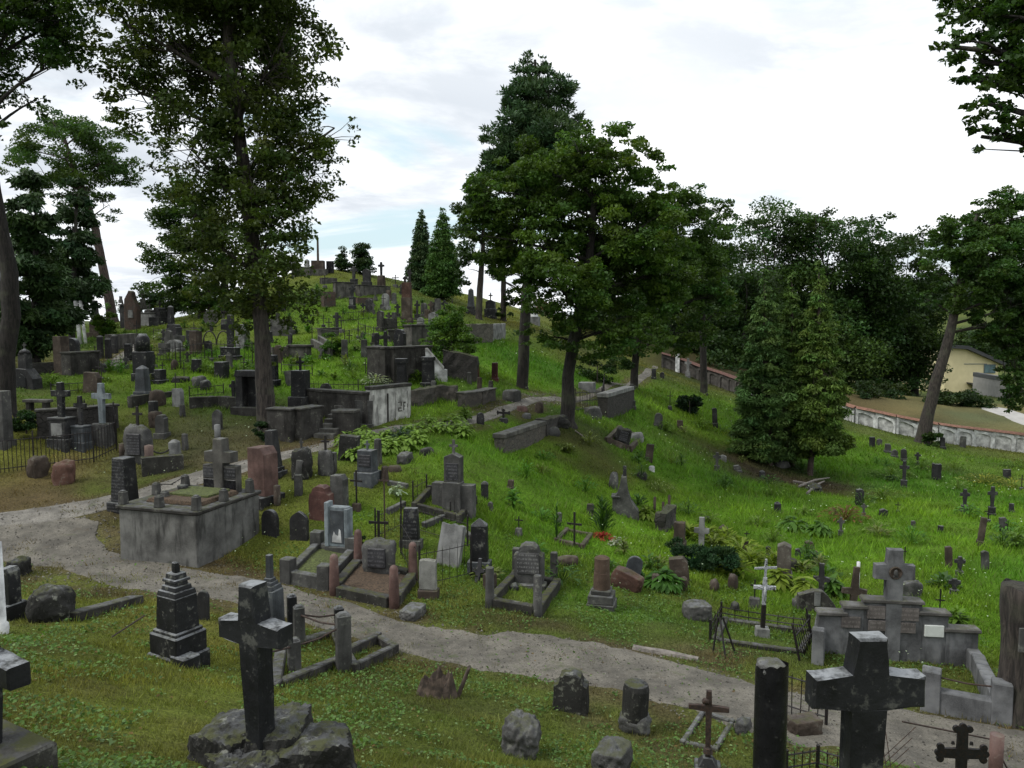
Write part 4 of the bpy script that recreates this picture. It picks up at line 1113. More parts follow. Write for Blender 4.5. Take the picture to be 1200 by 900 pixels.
def plank(bm, a, b, h, t, below=.3, bev=.015):
    """a bar lying along the ground from a to b (world points), h above it and t thick"""
    a, b = Vector(a), Vector(b)
    d = b - a; d.z = 0; n = Vector((-d.y, d.x, 0)).normalized() * (t / 2)
    if below > 0:
        for i in range(int(d.length / .22) + 1): q = a.lerp(b, min(1, i * .22 / max(d.length, .01))); FRINGE.append((q.x, q.y, t * .5))
    vs = []
    for p in (a - n, b - n, b + n, a + n):
        vs.append(bm.verts.new((p.x, p.y, p.z - below)))
    for p in (a - n, b - n, b + n, a + n):
        vs.append(bm.verts.new((p.x, p.y, p.z + h)))
    q = [(3, 2, 1, 0), (4, 5, 6, 7), (0, 1, 5, 4), (1, 2, 6, 5), (2, 3, 7, 6), (3, 0, 4, 7)]
    fs = [bm.faces.new([vs[i] for i in f]) for f in q]
    if bev: bmesh.ops.bevel(bm, geom=list({e for f in fs for e in f.edges}), offset=min(bev, t * .2, h * .3 + .003), segments=1, affect='EDGES')
    return bm
def local(bm, root):
    bmesh.ops.translate(bm, vec=-root.location, verts=bm.verts); return bm
def kerb(corners, label, mat='grey', h=.16, t=.14, posts=None, ph=.4, pw=.2, pshape='square', pmat=None, fill=None, closed=True, rails=None, name='grave_kerb', cat='grave kerb', rough=.008, group=None, postat=None):
    """kerb round a plot; corners are pixels of its feet; posts: which corners carry a post; rails: pairs of corners joined by an iron bar"""
    pts = [P(*c) for c in corners]
    cen = sum(pts, Vector()) / len(pts)
    root = thing(name, label, cat, cen, 0, group)
    n = len(pts)
    for i in range(n if closed else n - 1):
        a, b = pts[i], pts[(i + 1) % n]
        dv = (b - a).normalized() * (t * .5 + .002)
        bm = plank(bmesh.new(), a + dv, b - dv, h, t)
        roughen(local(bm, root), rough, 3, 5, nxt())
        obj('kerb_stone', bm, M[mat], root)
    for i in range(n):
        p = pts[i]
        tall = posts and i in posts
        H = ph if tall else h + .012
        w_ = pw if tall else t + .004
        bm = bmesh.new()
        if pshape == 'round' and tall:
            lathe(bm, [(w_ / 2 * 1.05, -.3), (w_ / 2 * 1.05, h), (w_ / 2, h + .01), (w_ / 2 * .92, H - .015), (w_ / 2 * .75, H)], seg=16)
        elif pshape == 'cone' and tall:
            r_ = w_ / 2; lathe(bm, [(r_, -.3), (r_, h), (r_ * .82, H - r_ * .8), (r_ * .68, H - r_ * .35), (r_ * .35, H - r_ * .05), (.01, H)], seg=16)
        else: bx(bm, 0, 0, -.3, w_, w_, H + .3, .96, .012, rot=math.atan2((pts[(i + 1) % n] - p).y, (pts[(i + 1) % n] - p).x)); roughen(bm, .006, 2, 8, nxt())
        obj('corner_post' if tall else 'corner_stone', at(bm, p - cen), M[(pmat or mat) if tall else mat], root, pshape in ('round', 'cone') and tall)
    for i, j in rails or ():
        a, b = pts[i] + Vector((0, 0, ph * .85)), pts[j] + Vector((0, 0, ph * .85))
        mid = a.lerp(b, .5) - Vector((0, 0, .03))
        obj('rail', local(tube(bmesh.new(), [a, mid, b], .014, 6), root), M['rust'], root)
    if fill:
        A = np.array([(p.x, p.y) for p in pts])
        V = []; m = 12
        for i in range(m):
            for j in range(m):
                a, b = i / (m - 1), j / (m - 1)
                q = (pts[0] * (1 - a) + pts[1] * a) * (1 - b) + (pts[3] * (1 - a) + pts[2] * a) * b
                e = min(a, 1 - a, b, 1 - b)
                V.append((q.x - cen.x, q.y - cen.y, q.z - cen.z + h * .55 + .05 * min(1, e * 4) + .03 * noise.noise(q * 5)))
        idx = np.arange(m * m).reshape(m, m)
        f = np.stack([idx[:-1, :-1], idx[1:, :-1], idx[1:, 1:], idx[:-1, 1:]], -1).reshape(-1, 4)
        link_mesh('grave_bed', npmesh('grave_bed', V, f), M[fill], root, smooth=True)
        BLOCKED.append([(p.x, p.y) for p in pts])
    return root
def fence(pix, label, H=.8, mat='iron', gap=.14, rails=(.15, .82), posts=True, spike=True, group=None, lean=0., knob=.0, bar=.009, name='iron_fence', cat='fence', h_px=None, pr=.022):
    """wrought-iron fence along ground pixels"""
    pts = [P(*c) for c in pix]
    if h_px: H = h_px * depth(pts[0]) / F
    cen = sum(pts, Vector()) / len(pts)
    root = thing(name, label, cat, cen, 0, group)
    up = Vector((lean, -lean * .5, 1)) * H
    rr = random.Random(nxt())
    for a, b in zip(pts, pts[1:]):
        bm = bmesh.new()
        L = (b - a).length; n = max(2, int(L / gap))
        for q in rails:
            tube(bm, [a + up * q, a.lerp(b, .5) + up * (q - .01), b + up * q], bar * 1.1, 5)
        for i in range(1, n):
            p = a.lerp(b, i / n); p.z = gz(p.x, p.y)
            hh = .94 + rr.uniform(-.03, .03)
            o = Vector((rr.uniform(-.02, .02), rr.uniform(-.02, .02), 0)) * H
            tube(bm, [p - Vector((0, 0, .05)), p + up * (hh - .08) + o, p + up * hh + o], [bar * .8, bar * .8, .002 if spike else bar * .8], 4)
            if spike and knob: lathe(bm, [(.001, -knob), (knob, 0), (.001, knob)], 0, 0, 5); [setattr(v, 'co', v.co + p + up * (hh - .1) + o) for v in list(bm.verts)[-15:]]
        obj('railing', local(bm, root), M[mat], root)
    if posts:
        for p in pts:
            bm = tube(bmesh.new(), [p - Vector((0, 0, .2)), p + up * 1.02, p + up * 1.06], [pr, pr, .004], 6)
            obj('post', local(bm, root), M[mat], root)
    return root
def wall(pix, h_px, label, mat='rubble', t=.4, cop='concrete', coph=.1, name='retaining_wall', below=.8, H=None, group=None, level=True, rough=.03, over=.04):
    """masonry wall along ground pixels; level: flat top"""
    pts = [P(*c) for c in pix]
    if H is None: H = h_px * depth(pts[0]) / F
    cen = sum(pts, Vector()) / len(pts)
    root = thing(name, label, 'wall', cen, 0, group)
    zt = max(p.z for p in pts) + H if level else None
    for i, (a, b) in enumerate(zip(pts, pts[1:])):
        bm = bmesh.new()
        A, B = a.copy(), b.copy()
        if level: ha, hb = zt - a.z, zt - b.z
        else: ha = hb = H
        dv = (b - a); dv.z = 0; dv.normalize()
        n = Vector((-dv.y, dv.x, 0)) * t / 2
        for q in range(int((b - a).length / .3) + 1): c_ = a.lerp(b, min(1, q * .3 / max((b - a).length, .01))); FRINGE.append((c_.x, c_.y, t * .5))
        vs = [bm.verts.new(q) for q in (A - n - Vector((0, 0, below)), B - n - Vector((0, 0, below)), B + n - Vector((0, 0, below)), A + n - Vector((0, 0, below)),
                                        A - n + Vector((0, 0, ha)), B - n + Vector((0, 0, hb)), B + n + Vector((0, 0, hb)), A + n + Vector((0, 0, ha)))]
        for f in [(3, 2, 1, 0), (4, 5, 6, 7), (0, 1, 5, 4), (1, 2, 6, 5), (2, 3, 7, 6), (3, 0, 4, 7)]: bm.faces.new([vs[k] for k in f])
        if rough: roughen(bm, rough, 5, 2.5, nxt())
        obj('wall_face', local(bm, root), M[mat], root)
        if cop:
            bm = plank(bmesh.new(), A - dv * over + Vector((0, 0, ha)), B + dv * over + Vector((0, 0, hb)), coph, t + 2 * over, below=-.002)
            obj('coping', roughen(local(bm, root), .008, 4, 4, nxt()), M[cop], root)
    return root
def plant(u, v, w, label, col=(.10, .16, .03), n=60, h=.45, L=.28, wr=.45, name='hosta_plant', cat='plant', group=None, seed=None, up=.5):
    """rosette of broad arching leaves"""
    st = Site(u, v, v - 10, w); k = nxt() if seed is None else seed
    g = np.random.default_rng(k)
    Rr = st.W / 2
    a = g.random(n) * 2 * PI; q = np.sqrt(g.random(n))
    r = Rr * q
    z = h * (1.05 - .75 * q ** 2) * (.6 + .5 * g.random(n))
    c = np.stack([r * np.cos(a), r * np.sin(a) * .8, z], -1)
    dv = np.stack([np.cos(a), np.sin(a), up - 1.1 * q], -1)
    N = n
    d = dv + g.normal(0, .2, (N, 3)); d /= np.linalg.norm(d, axis=1)[:, None]
    sx = np.cross(d, np.array((0, 0, 1.))); sx /= np.linalg.norm(sx, axis=1)[:, None] + 1e-9
    upv = np.cross(sx, d)
    Ls = (L * (.7 + .6 * g.random(N)))[:, None]
    V = np.empty((N, 6, 3))
    V[:, 0] = c - d * Ls * .55; V[:, 1] = c - d * Ls * .05 + sx * Ls * wr * .5 + upv * Ls * .06; V[:, 2] = c + d * Ls * .28 + sx * Ls * wr * .32 - upv * Ls * .02
    V[:, 3] = c + d * Ls * .55 - upv * Ls * .16; V[:, 4] = c + d * Ls * .28 - sx * Ls * wr * .32 - upv * Ls * .02; V[:, 5] = c - d * Ls * .05 - sx * Ls * wr * .5 + upv * Ls * .06
    # stalks as thin leaves from the crown to each blade
    V2 = np.empty((N, 6, 3)); o = np.zeros((N, 3)); s2 = sx * .006
    e = c - d * Ls * .5
    for i, (p, sg) in enumerate(((o, -1), (o, 1), (e * .5, 1), (e, 1), (e, -1), (e * .5, -1))): V2[:, i] = p + s2 * sg
    V = np.concatenate([V, V2])
    cc = np.array(col) * (.7 + .6 * g.random((N, 1)))
    cc = np.concatenate([cc, cc * .7])
    me = npmesh(name, V.reshape(-1, 3), np.arange(2 * N * 6).reshape(2 * N, 6), np.repeat(cc, 6, 0))
    tag(link_mesh(name, me, M['leaf'], None, st.p), label, cat, group)
    return st
# ================================================================== near slope
def near_slope():
    # big stone cross on a rock pedestal
    p = P(308, 905); d = depth(p); m = d / F
    root = thing('stone_cross', 'big black granite cross rooted in a lichened boulder pedestal on the near slope', 'cross', p, R(-27), tilt=(0, R(-2)))
    zt = zat(290, 684, p) - p.z
    zb = zat(300, 842, p) - p.z                  # top of the boulders
    for i, (x, y, z, sx, sy, sz) in enumerate(((-.36, .05, -.3, .62, .60, zb + .22), (.34, .20, -.3, .66, .58, zb + .2), (.14, -.22, -.3, .48, .36, zb + .16), (-.02, .22, -.3, .72, .5, zb + .25), (-.16, -.16, -.3, .4, .34, zb + .12))):
        bm = rockbm(sx, sy, sz, 5 + i, .15, 5, .7)
        obj('pedestal_rock', at(bm, (x, y, z), i * .7), M['roughdark'], root)
    bm = cross_bm(.62, zt - zb + .3, .15, .16, .73, zb - .3, .014)
    obj('cross', roughen(bm, .006, 4, 5, 3), M['crossblack'], root)
    # cross cut off by the edge
    p = P(-14, 897, 2.5); root = thing('stone_cross', 'dark stone cross on a flat block at the near edge, one arm showing', 'cross', p, R(-30))
    m = depth(p) / F; Z = lambda v: zat(-10, v, p) - p.z
    obj('plinth', roughen(box(6 * m, 0, -.3, 120 * m, 90 * m, .3 + Z(872), 1, bev=.015), .006, 3, 5, 4), M['darkmoss'], root)
    bm = cross_bm(156 * m, Z(680) - Z(872), 26 * m, 26 * m, (Z(775) - Z(872)) / (Z(680) - Z(872)), Z(872), .012)
    obj('cross', roughen(bm, .006, 4, 5, 6), M['crossblack'], root)
    # white post at the edge
    st = Site(0, 742, 636, 20)
    o = obj('white_post', lathe(bmesh.new(), [(st.W * .5, -.2), (st.W * .5, .0), (st.W * .47, st.H * .1), (st.W * .36, st.H * .12), (st.W * .33, st.H)], seg=20), M['white'], None, True, loc=st.p)
    tag(o, 'smooth white post with a grey foot at the very edge of the slope', 'post')
    gravestone(14, 728, 664, 20, 'dark narrow stone with a shoulder behind the white post', 'black', 'slant', .35, T=.8)
    boulder(20, 674, 654, 28, 'ragged dark stone lump on the near edge of the path', 'roughdark', .7, .25, .6)
    boulder(54, 729, 689, 52, 'black mossy boulder lying on the near slope below the path', 'roughdark', .8, .15, .08)
    for a, b, lab in (((84, 728), (162, 706), 'low sunken kerb slab running from the black boulder'),):
        A, B = P(*a), P(*b)
        o = obj('kerb_slab', roughen(local(plank(bmesh.new(), A, B, .14, .22), o_ := thing_loc((A + B) / 2)), .015, 4, 4, 8), M['concretedark'], None, loc=o_.location); tag(o, lab, 'slab')
    # black tiered monument with snapped finial
    s = place('tiered_monument', 210, 776, 658, 62, 'black tiered granite monument with a snapped-off finial on the near slope', 'monument', yaw=-30)
    W, H, r = s.W * .80, s.H, s.r
    z = tiers(r, W * 1.0, W * .9, 0, [(1.06, H * .12), (.96, H * .20), (.84, H * .035)], 'black', 0, 3)
    obj('shaft', roughen(box(0, 0, z, W * .72, W * .66, H * .33, .93, bev=.012), .004, 3, 5, 2), M['black'], r); z += H * .33
    bm = bmesh.new()
    for f, h in ((.66, .05), (.52, .045), (.40, .035), (.48, .03), (.36, .05)):
        bx(bm, 0, 0, z, W * f, W * f * .92, H * h, .92, .008); z += H * h
    obj('cap', bm, M['black'], r)
    obj('finial', roughen(box(0, 0, z, W * .16, W * .14, H * .10, .85, bev=.01), .01, 2, 9, 4), M['black'], r)
    obj('step', box(W * .55, -W * .25, -SINK, W * .5, W * .45, H * .16 + SINK, 1), M['black'], r)
    post(239, 726, 692, 13, 'grey rounded post just behind the black tiered monument', 'dark', 'slab')
    a, b = P(131, 749), P(170, 738)
    o = obj('iron_rod', local(tube(bmesh.new(), [a + Vector((0, 0, .03)), b + Vector((0, 0, .22))], .012, 6), o_ := thing_loc(a)), M['rust'], None, loc=o_.location); tag(o, 'bent iron rod lying in the grass beside the black tiered monument', 'rod')
    # grey obelisk with square finial
    s = place('obelisk', 318, 748, 650, 29, 'bluish grey obelisk with a thin square finial, half hidden by the big black cross', 'obelisk', yaw=-20)
    W, H, r = s.W * .86, s.H, s.r
    z = tiers(r, W * 1.1, W * .95, 0, [(1.1, H * .14)], 'bluegrey')
    obj('shaft', box(0, 0, z, W, W * .85, H * .46, .94), M['bluegrey'], r); z += H * .46
    bm = bmesh.new()
    for f, h in ((.80, .05), (.58, .04), (.42, .04)): bx(bm, 0, 0, z, W * f, W * f, H * h, .9, .006); z += H * h
    obj('cap', bm, M['bluegrey'], r)
    obj('finial', box(0, 0, z, W * .27, W * .27, H - z, .95, bev=.006), M['bluegrey'], r)
    # railed plot
    root = kerb([(322, 806), (405, 772), (392, 742), (330, 762)], 'sunken railed plot of grey stone posts and iron rails below the path', 'concretedark', .08, .16)
    ps = []
    for i, (u, vb, vt, w) in enumerate(((345, 788, 750, 15), (351, 756, 711, 13), (403, 786, 720, 17), (343, 742, 698, 11), (398, 752, 712, 11))):
        st = Site(u, vb, vt, w)
        bm = box(0, 0, -.2, st.W, st.W * .9, st.H + .2, .95); bx(bm, 0, 0, st.H + .002, st.W * .8, st.W * .72, st.W * .18, .6, .01)
        obj('corner_post', at(roughen(bm, .008, 2, 6, i), st.p - root.location, .4), M['grey' if i < 3 else 'black'], root)
        ps.append(st.p + Vector((0, 0, st.H * .8)))
    for i, j in ((0, 2), (1, 4), (1, 2)):
        a, b = ps[i], ps[j]
        obj('rail', local(tube(bmesh.new(), [a, a.lerp(b, .5) - Vector((0, 0, .04)), b], .015, 6), root), M['rust'], root)
    e = P(300, 800); a = ps[0]
    obj('rail', local(tube(bmesh.new(), [a, e + Vector((0, 0, .35))], .014, 6), root), M['rust'], root)
    kerb([(416, 788), (462, 765), (442, 752), (405, 770)], 'small sunken mossy kerb beside the railed plot', 'concretedark', .14, .12)
    # stump and stones
    st = Site(512, 815, 785, 52)
    s_ = thing('tree_stump', 'rotten splintered tree stump on the near slope by the path', 'tree stump', st.p, 0)
    bm = bmesh.new(); n = 26; rr = random.Random(3); W = st.W * .42
    lo = [bm.verts.new((W * 1.25 * math.cos(2 * PI * i / n) * rr.uniform(.9, 1.1), W * 1.1 * math.sin(2 * PI * i / n) * rr.uniform(.9, 1.1), -.1)) for i in range(n)]
    mi = [bm.verts.new((W * .95 * math.cos(2 * PI * i / n) * rr.uniform(.9, 1.08), W * .8 * math.sin(2 * PI * i / n) * rr.uniform(.9, 1.1), st.H * .35)) for i in range(n)]
    hi = [bm.verts.new((W * .8 * math.cos(2 * PI * i / n), W * .65 * math.sin(2 * PI * i / n), st.H * (.5 + .5 * rr.random() * (1 if math.cos(2 * PI * i / n) > -.3 else .7)))) for i in range(n)]
    inn = [bm.verts.new((W * .45 * math.cos(2 * PI * i / n), W * .35 * math.sin(2 * PI * i / n), st.H * rr.uniform(.2, .45))) for i in range(n)]
    for A, B in ((lo, mi), (mi, hi), (hi, inn)):
        for i in range(n): bm.faces.new((A[i], A[(i + 1) % n], B[(i + 1) % n], B[i]))
    bm.faces.new(inn)
    obj('stump', bm, M['wood'], s_)
    obj('broken_board', at(box(W * 1.1, .05, -.05, .05, .16, st.H * 1.2, .8, shear=(.16, 0)), (0, 0, 0)), M['wood'], s_)
    boulder(610, 886, 841, 56, 'pale grey lumpy rock on the near slope', 'rough', .8, .3, .25, sub=4)
    gravestone(669, 833, 787, 41, 'thick weathered dark headstone with a rounded top on the near slope by the path', 'roughdark', 'shoulder', 0, T=.5, rough=.02, yaw=-10)
    s = place('broken_pillar', 743, 856, 801, 36, 'broken dark pillar stub on a crumbling stone foot by the path', 'monument', yaw=-10, tilt=2)
    bm = rockbm(s.W * 1.1, s.W * .9, s.H * .42, 4, .16, 4, .5); obj('foot', bm, M['rough'], s.r, True)
    bm = lathe(bmesh.new(), [(s.W * .42, s.H * .2), (s.W * .42, s.H * .9), (s.W * .38, s.H)], seg=18); obj('pillar', roughen(bm, .012, 2, 5, 3), M['roughdark'], s.r)
    boulder(720, 905, 876, 64, 'half-buried flat-topped boulder at the bottom of the slope', 'rough', .7, .16, .5, sub=4)
    boulder(872, 858, 843, 30, 'grey stone at the path edge by the black column', 'rough', .6, .2, .4)
    # rough iron cross with kerb frame
    kerb([(800, 872), (838, 880), (858, 848), (824, 836)], 'thin pale kerb frame beside the thick dark iron cross', 'grey', .05, .07)
    s = place('iron_cross', 829, 905, 809, 46, 'thick rusty iron cross with a boss, on a dark block foot by the black column', 'cross', yaw=-12)
    W, H, r = s.W, s.H, s.r
    bm = box(0, 0, -.2, W * .72, W * .6, H * .10 + .2, .9); bx(bm, 0, 0, H * .10, W * .5, W * .42, H * .10, .45, .01)
    obj('footing', bm, M['dark'], r)
    bm = cross_bm(W, H * .82, W * .13, W * .1, .74, H * .18, .006); obj('cross', bm, M['rust'], r)
    obj('boss', lathe(bmesh.new(), [(.0, H * .2), (W * .13, H * .24), (W * .1, H * .30), (.01, H * .33)], seg=10), M['rust'], r)
    obj('wreath', at(rockbm(W * .18, W * .14, W * .16, 3, .3, 2, 0), (-W * .08, -.02, H * .84)), M['rust'], r)
    # broken black column
    p = P(899, 985, 2.5); d = depth(p); m = d / F; H = zat(903, 771, p) - p.z; rad = 18.5 * m
    root = thing('broken_column', 'tall broken column of polished black granite with a rough snapped top', 'column', p)
    bm = bmesh.new(); n = 28; rr = random.Random(5)
    rings = []
    for z in (-.2, H * .3, H * .6, H * .93): rings.append([bm.verts.new((rad * math.cos(2 * PI * i / n), rad * math.sin(2 * PI * i / n), z)) for i in range(n)])
    rings.append([bm.verts.new((rad * .98 * math.cos(2 * PI * i / n), rad * .98 * math.sin(2 * PI * i / n), H * (.965 + .02 * math.cos(2 * PI * i / n + 1.2) + rr.uniform(-.008, .008)))) for i in range(n)])
    for A, B in zip(rings, rings[1:]):
        for i in range(n): bm.faces.new((A[i], A[(i + 1) % n], B[(i + 1) % n], B[i]))
    obj('shaft', bm, M['blackpol'], root, True)
    bm = rockbm(rad * 1.9, rad * 1.9, rad * .9, 9, .14, 4, .25); bmesh.ops.translate(bm, vec=(0, 0, H * .915), verts=bm.verts)
    obj('snapped_top', bm, M['rough'], root)
    obj('plinth', box(0, 0, -.3, rad * 3.2, rad * 3.2, .42, .95), M['black'], root)
    # big black cross
    p = P(999, 1075, 2.5); d = depth(p); m = d / F
    root = thing('stone_cross', 'largest black granite cross, with whitened upper edges, beside the fence by the path', 'cross', p, R(4), tilt=(0, R(1)))
    H = zat(1005, 744, p) - p.z
    bm = cross_bm(132 * m, H + .2, 36 * m, 25 * m, .835, -.2, .014)
    obj('cross', roughen(bm, .006, 4, 5, 11), M['crossblack'], root)
    obj('plinth', box(0, 0, -.3, .7, .5, .45, .95), M['black'], root)
    # fences beside it
    fence([(918, 836), (968, 851)], 'black iron fence panel with spiked bars behind the broken column', h_px=55, gap=.11, bar=.010, rails=(.2, .84))
    fence([(921, 908), (958, 902), (992, 912)], 'low spiked iron railing at the foot of the broken column', h_px=30, gap=.10, bar=.009, rails=(.3, .8))
    boulder(945, 862, 842, 46, 'mossy brown kerb stone under the iron fence panel', 'brown', .6, .1, .7)
    # lattice panel
    a, b = P(1034, 905), P(1052, 880)
    root = thing('lattice_panel', 'rusty crossed-wire lattice panel leaning behind the largest black cross', 'fence', a)
    bm = bmesh.new(); W = .32; Hh = .75
    for i in range(-9, 10):
        for sg in (1, -1):
            x0 = i * .055
            q = []
            for k in range(2):
                zz = k * Hh; x = x0 + sg * zz * .42
                q.append((max(-W / 2 - .02, min(W / 2 + .02, x)), .004 * sg, zz if abs(x) < W / 2 + .02 else max(0, min(Hh, (W / 2 * (1 if x > 0 else -1) - x0) / (sg * .42)))))
            if Vector(q[0]).to_tuple() != Vector(q[1]).to_tuple() and abs(x0) <= W / 2: tube(bm, q, .006, 4)
    obj('lattice', bm, M['rust'], root); root.rotation_euler = (R(-14), R(12), R(-35))
    # fretted iron cross and pink post
    s = place('iron_cross', 1125, 925, 852, 58, 'black fretted iron cross with bud-shaped ends beside the pink post', 'cross', yaw=-4)
    bm = budded(s.W * .84, s.H * .97, s.W * .2, .03, 0, .60)
    for x, z in ((-.18, .5), (.18, .5), (-.18, .72), (.18, .72)): bx(bm, x * s.W, 0, s.H * z, s.W * .07, .026, s.W * .07, .6, .003)
    obj('cross', bm, M['iron'], s.r)
    obj('footing', box(0, 0, -.2, s.W * .6, s.W * .4, .24, .9), M['dark'], s.r)
    post(1166, 912, 859, 15, 'pink granite post with a domed top at the path edge', 'pink', 'round')
    a, b = P(1055, 905), P(1160, 905)
    o = obj('iron_rail', local(tube(bmesh.new(), [a + Vector((0, 0, .62)), b + Vector((0, 0, .42)), b + Vector((.15, -.1, .1))], .011, 6), o_ := thing_loc(a)), M['rust'], None, loc=o_.location); tag(o, 'thin iron rail running to the pink granite post', 'rail')
class thing_loc:
    def __init__(s, v): s.location = Vector(v)
M['crossblack'] = stone('weathered_black_granite', (.014, .015, .0165), .55, .28, .12, .95, .3, .2, .3)

# ================================================================== right-hand tomb
def right_tomb():
    base = P(1042, 772); d = depth(base); m = d / F
    root = thing('family_tomb', 'grey stepped wall tomb with a tall cross, portrait roundel and name plaques', 'tomb', base, R(-7))
    zg = lambda u, v: (zat(u, v, base) - base.z)
    X = lambda u: (u - 1042) * m
    secs = [(960, 990, 722), (988, 1012, 713), (1010, 1074, 705), (1072, 1103, 717), (1101, 1136, 735)]
    bm = bmesh.new(); T = .2
    for i, (u0, u1, v) in enumerate(secs):
        bb = bmesh.new(); bx(bb, (X(u0) + X(u1)) / 2, 0, -.5, X(u1) - X(u0), T - .012 * (i % 2), zg(u0, v) + .5, 1, 0)
        obj('wall_section', roughen(bb, .006, 3, 4, i), M['tombgrey'], root)
        obj('coping', roughen(box((X(u0) + X(u1)) / 2, -.01, zg(u0, v) + .002, X(u1) - X(u0) + .07 + .005 * i, T + .08, .07, .97, bev=.015), .005, 3, 5, i), M['tombcap'], root)
    zc = 0
    ch = zg(1042, 642)
    bm = cross_bm(X(1062) - X(1018), ch, X(1050) - X(1033), .15, .80, 0, .012)
    bmesh.ops.translate(bm, vec=(0, -.06, 0), verts=bm.verts)
    obj('cross', roughen(bm, .004, 3, 5, 3), M['tombgrey'], root)
    r_ = 6.5 * m
    o = lathe(bmesh.new(), [(r_ * 1.1, 0), (r_ * 1.12, .03), (r_ * .95, .045), (r_ * .88, .02), (.001, .02)], seg=24)
    bmesh.ops.rotate(o, cent=(0, 0, 0), matrix=Matrix.Rotation(PI / 2, 3, 'X'), verts=o.verts); bmesh.ops.translate(o, vec=(0, -.135, ch * .80), verts=o.verts)
    med = obj('medallion', o, M['brown'], root, True)
    bm = rockbm(r_ * .8, r_ * .5, r_ * 1.1, 2, .1, 3, 0); bmesh.ops.translate(bm, vec=(0, -.165, ch * .80 - r_ * .5), verts=bm.verts)
    bx(bm, 0, -.16, ch * .80 - r_ * .85, r_ * 1.1, .03, r_ * .45, .6, .01)
    obj('portrait_relief', bm, M['grey'], med, True)
    for u0, u1, v0, v1, mt in ((1013, 1033, 708, 723, 'plaquebrown'), (1048, 1070, 709, 724, 'plaquebrown'), (985, 1006, 722, 735, 'plaquebrown'), (1015, 1036, 725, 737, 'plaquebrown'), (1046, 1067, 726, 738, 'plaquebrown'), (1077, 1098, 728, 741, 'whiteplaque')):
        z1, z0 = zg(u0, v0), zg(u0, v1)
        o = obj('plaque', box((X(u0) + X(u1)) / 2, -T / 2 - .012, z0, X(u1) - X(u0), .045, z1 - z0, 1, bev=.005), M[mt], root)
        if mt == 'whiteplaque': o['label'] = 'white marble plaque'
    # enclosure
    kerb([(1090, 832), (1172, 848), (1146, 792), (1132, 772)], 'grey kerb wall with square posts closing the stepped wall tomb at the path', 'tombgrey', .34, .2, posts=(0, 1), ph=.62, pw=.26, rails=((0, 1),), closed=False)
    root2 = kerb([(958, 778), (962, 748)], 'side kerb with rounded posts beside the iron grave fence, at the stepped wall tomb', 'tombgrey', .45, .2, posts=(0,), ph=.62, pw=.2, closed=False)
    # tree-trunk monument
    p = P(1192, 846); d = depth(p); m = d / F; H = zat(1192, 687, p) - p.z
    root = thing('trunk_monument', 'thick old tree trunk stub with a small grey plate, beside the family tomb', 'tree trunk', p)
    bm = bmesh.new(); n = 36; rings = []
    for i in range(16):
        q = i / 15; r = (22 + 9 * max(0, 1 - q * 3) ** 1.5 + 1.5 * math.sin(q * 9)) * m
        rings.append([bm.verts.new(((r + .012 * math.sin(k * 4.7 + i * .3) + .02 * noise.noise(Vector((math.cos(2 * PI * k / n) * 2, math.sin(2 * PI * k / n) * 2, q * 5)))) * math.cos(2 * PI * k / n), (r + .012 * math.sin(k * 4.7)) * math.sin(2 * PI * k / n), -.2 + q * (H + .2) + (.03 * math.sin(k * .7) if i == 15 else 0))) for k in range(n)])
    for A, B in zip(rings, rings[1:]):
        for i in range(n): bm.faces.new((A[i], A[(i + 1) % n], B[(i + 1) % n], B[i]))
    bm.faces.new(rings[-1])
    obj('trunk', bm, M['bark'], root, True)
    obj('plate', box(-6 * m, -23 * m, H * .58, 24 * m, .035, H * .17, 1, bev=.004), M['grey'], root)
    # plot with low iron fence and painted crucifix
    kerb([(838, 752), (938, 766), (950, 742), (850, 728)], 'mossy kerb of the plot inside the low rusty iron fence', 'concretedark', .07, .12)
    fence([(832, 752), (845, 728), (893, 736), (948, 744)], 'low broken rusty iron fence round the plot of the painted crucifix', 'rust', h_px=26, gap=.24, rails=(.45, .75), bar=.011)
    o = fence([(940, 775), (955, 752)], 'bent black iron fence bars beside the stepped wall tomb', 'iron', h_px=42, gap=.2, bar=.012, rails=(.3, .7), lean=-.25)
    tripod = [(838, 758, 720), (848, 772, 735), (856, 764, 733)]
    A = P(843, 766); bm = bmesh.new(); top = A + Vector((0, .05, .62))
    for dx, dy in ((-.12, 0), (.05, -.25), (.3, .05)): tube(bm, [A + Vector((dx, dy, -.05)), top + Vector((dx * .2, 0, 0))], .017, 5)
    o = obj('iron_bars', local(bm, o_ := thing_loc(A)), M['iron'], None, loc=A); tag(o, 'bent iron bars leaning together at the corner of the low rusty fence', 'iron bars')
    s = place('crucifix', 893, 746, 661, 28, 'slim crucifix with chipped silver and black paint on a grey block', 'cross', yaw=-6, tilt=1.5)
    W, H, r = s.W, s.H, s.r
    obj('footing', roughen(box(0, 0, -.2, W * .62, W * .5, H * .13 + .2, .85), .01, 2, 6, 2), M['pale'], r)
    t = W * .15
    bm = cross_bm(W * .9, H * .70, t, t * .8, .80, H * .12, .006); obj('cross', bm, M['silver'], r)
    obj('lower_shaft', box(0, -.012, H * .12, t * 1.25, t * .9, H * .33, 1), M['iron'], r)
    obj('upper_cross', at(cross_bm(W * 1.0, H * .27, t * .55, t * .4, .55, 0, .003), (0, 0, H * .80), .3), M['silver'], r)
    bm = bmesh.new(); tube(bm, [(0, -t * .6, H * .50), (0, -t * .7, H * .62), (0, -t * .6, H * .70)], [t * .12, t * .3, t * .2], 8); tube(bm, [(-W * .3, -t * .6, H * .70), (0, -t * .6, H * .67), (W * .3, -t * .6, H * .70)], t * .12, 6)
    obj('corpus', bm, M['silver'], r, True)
M['tombgrey'] = stone('tomb_cement', (.115, .118, .122), .9, .12, .15, .15, .8, .2, .25)
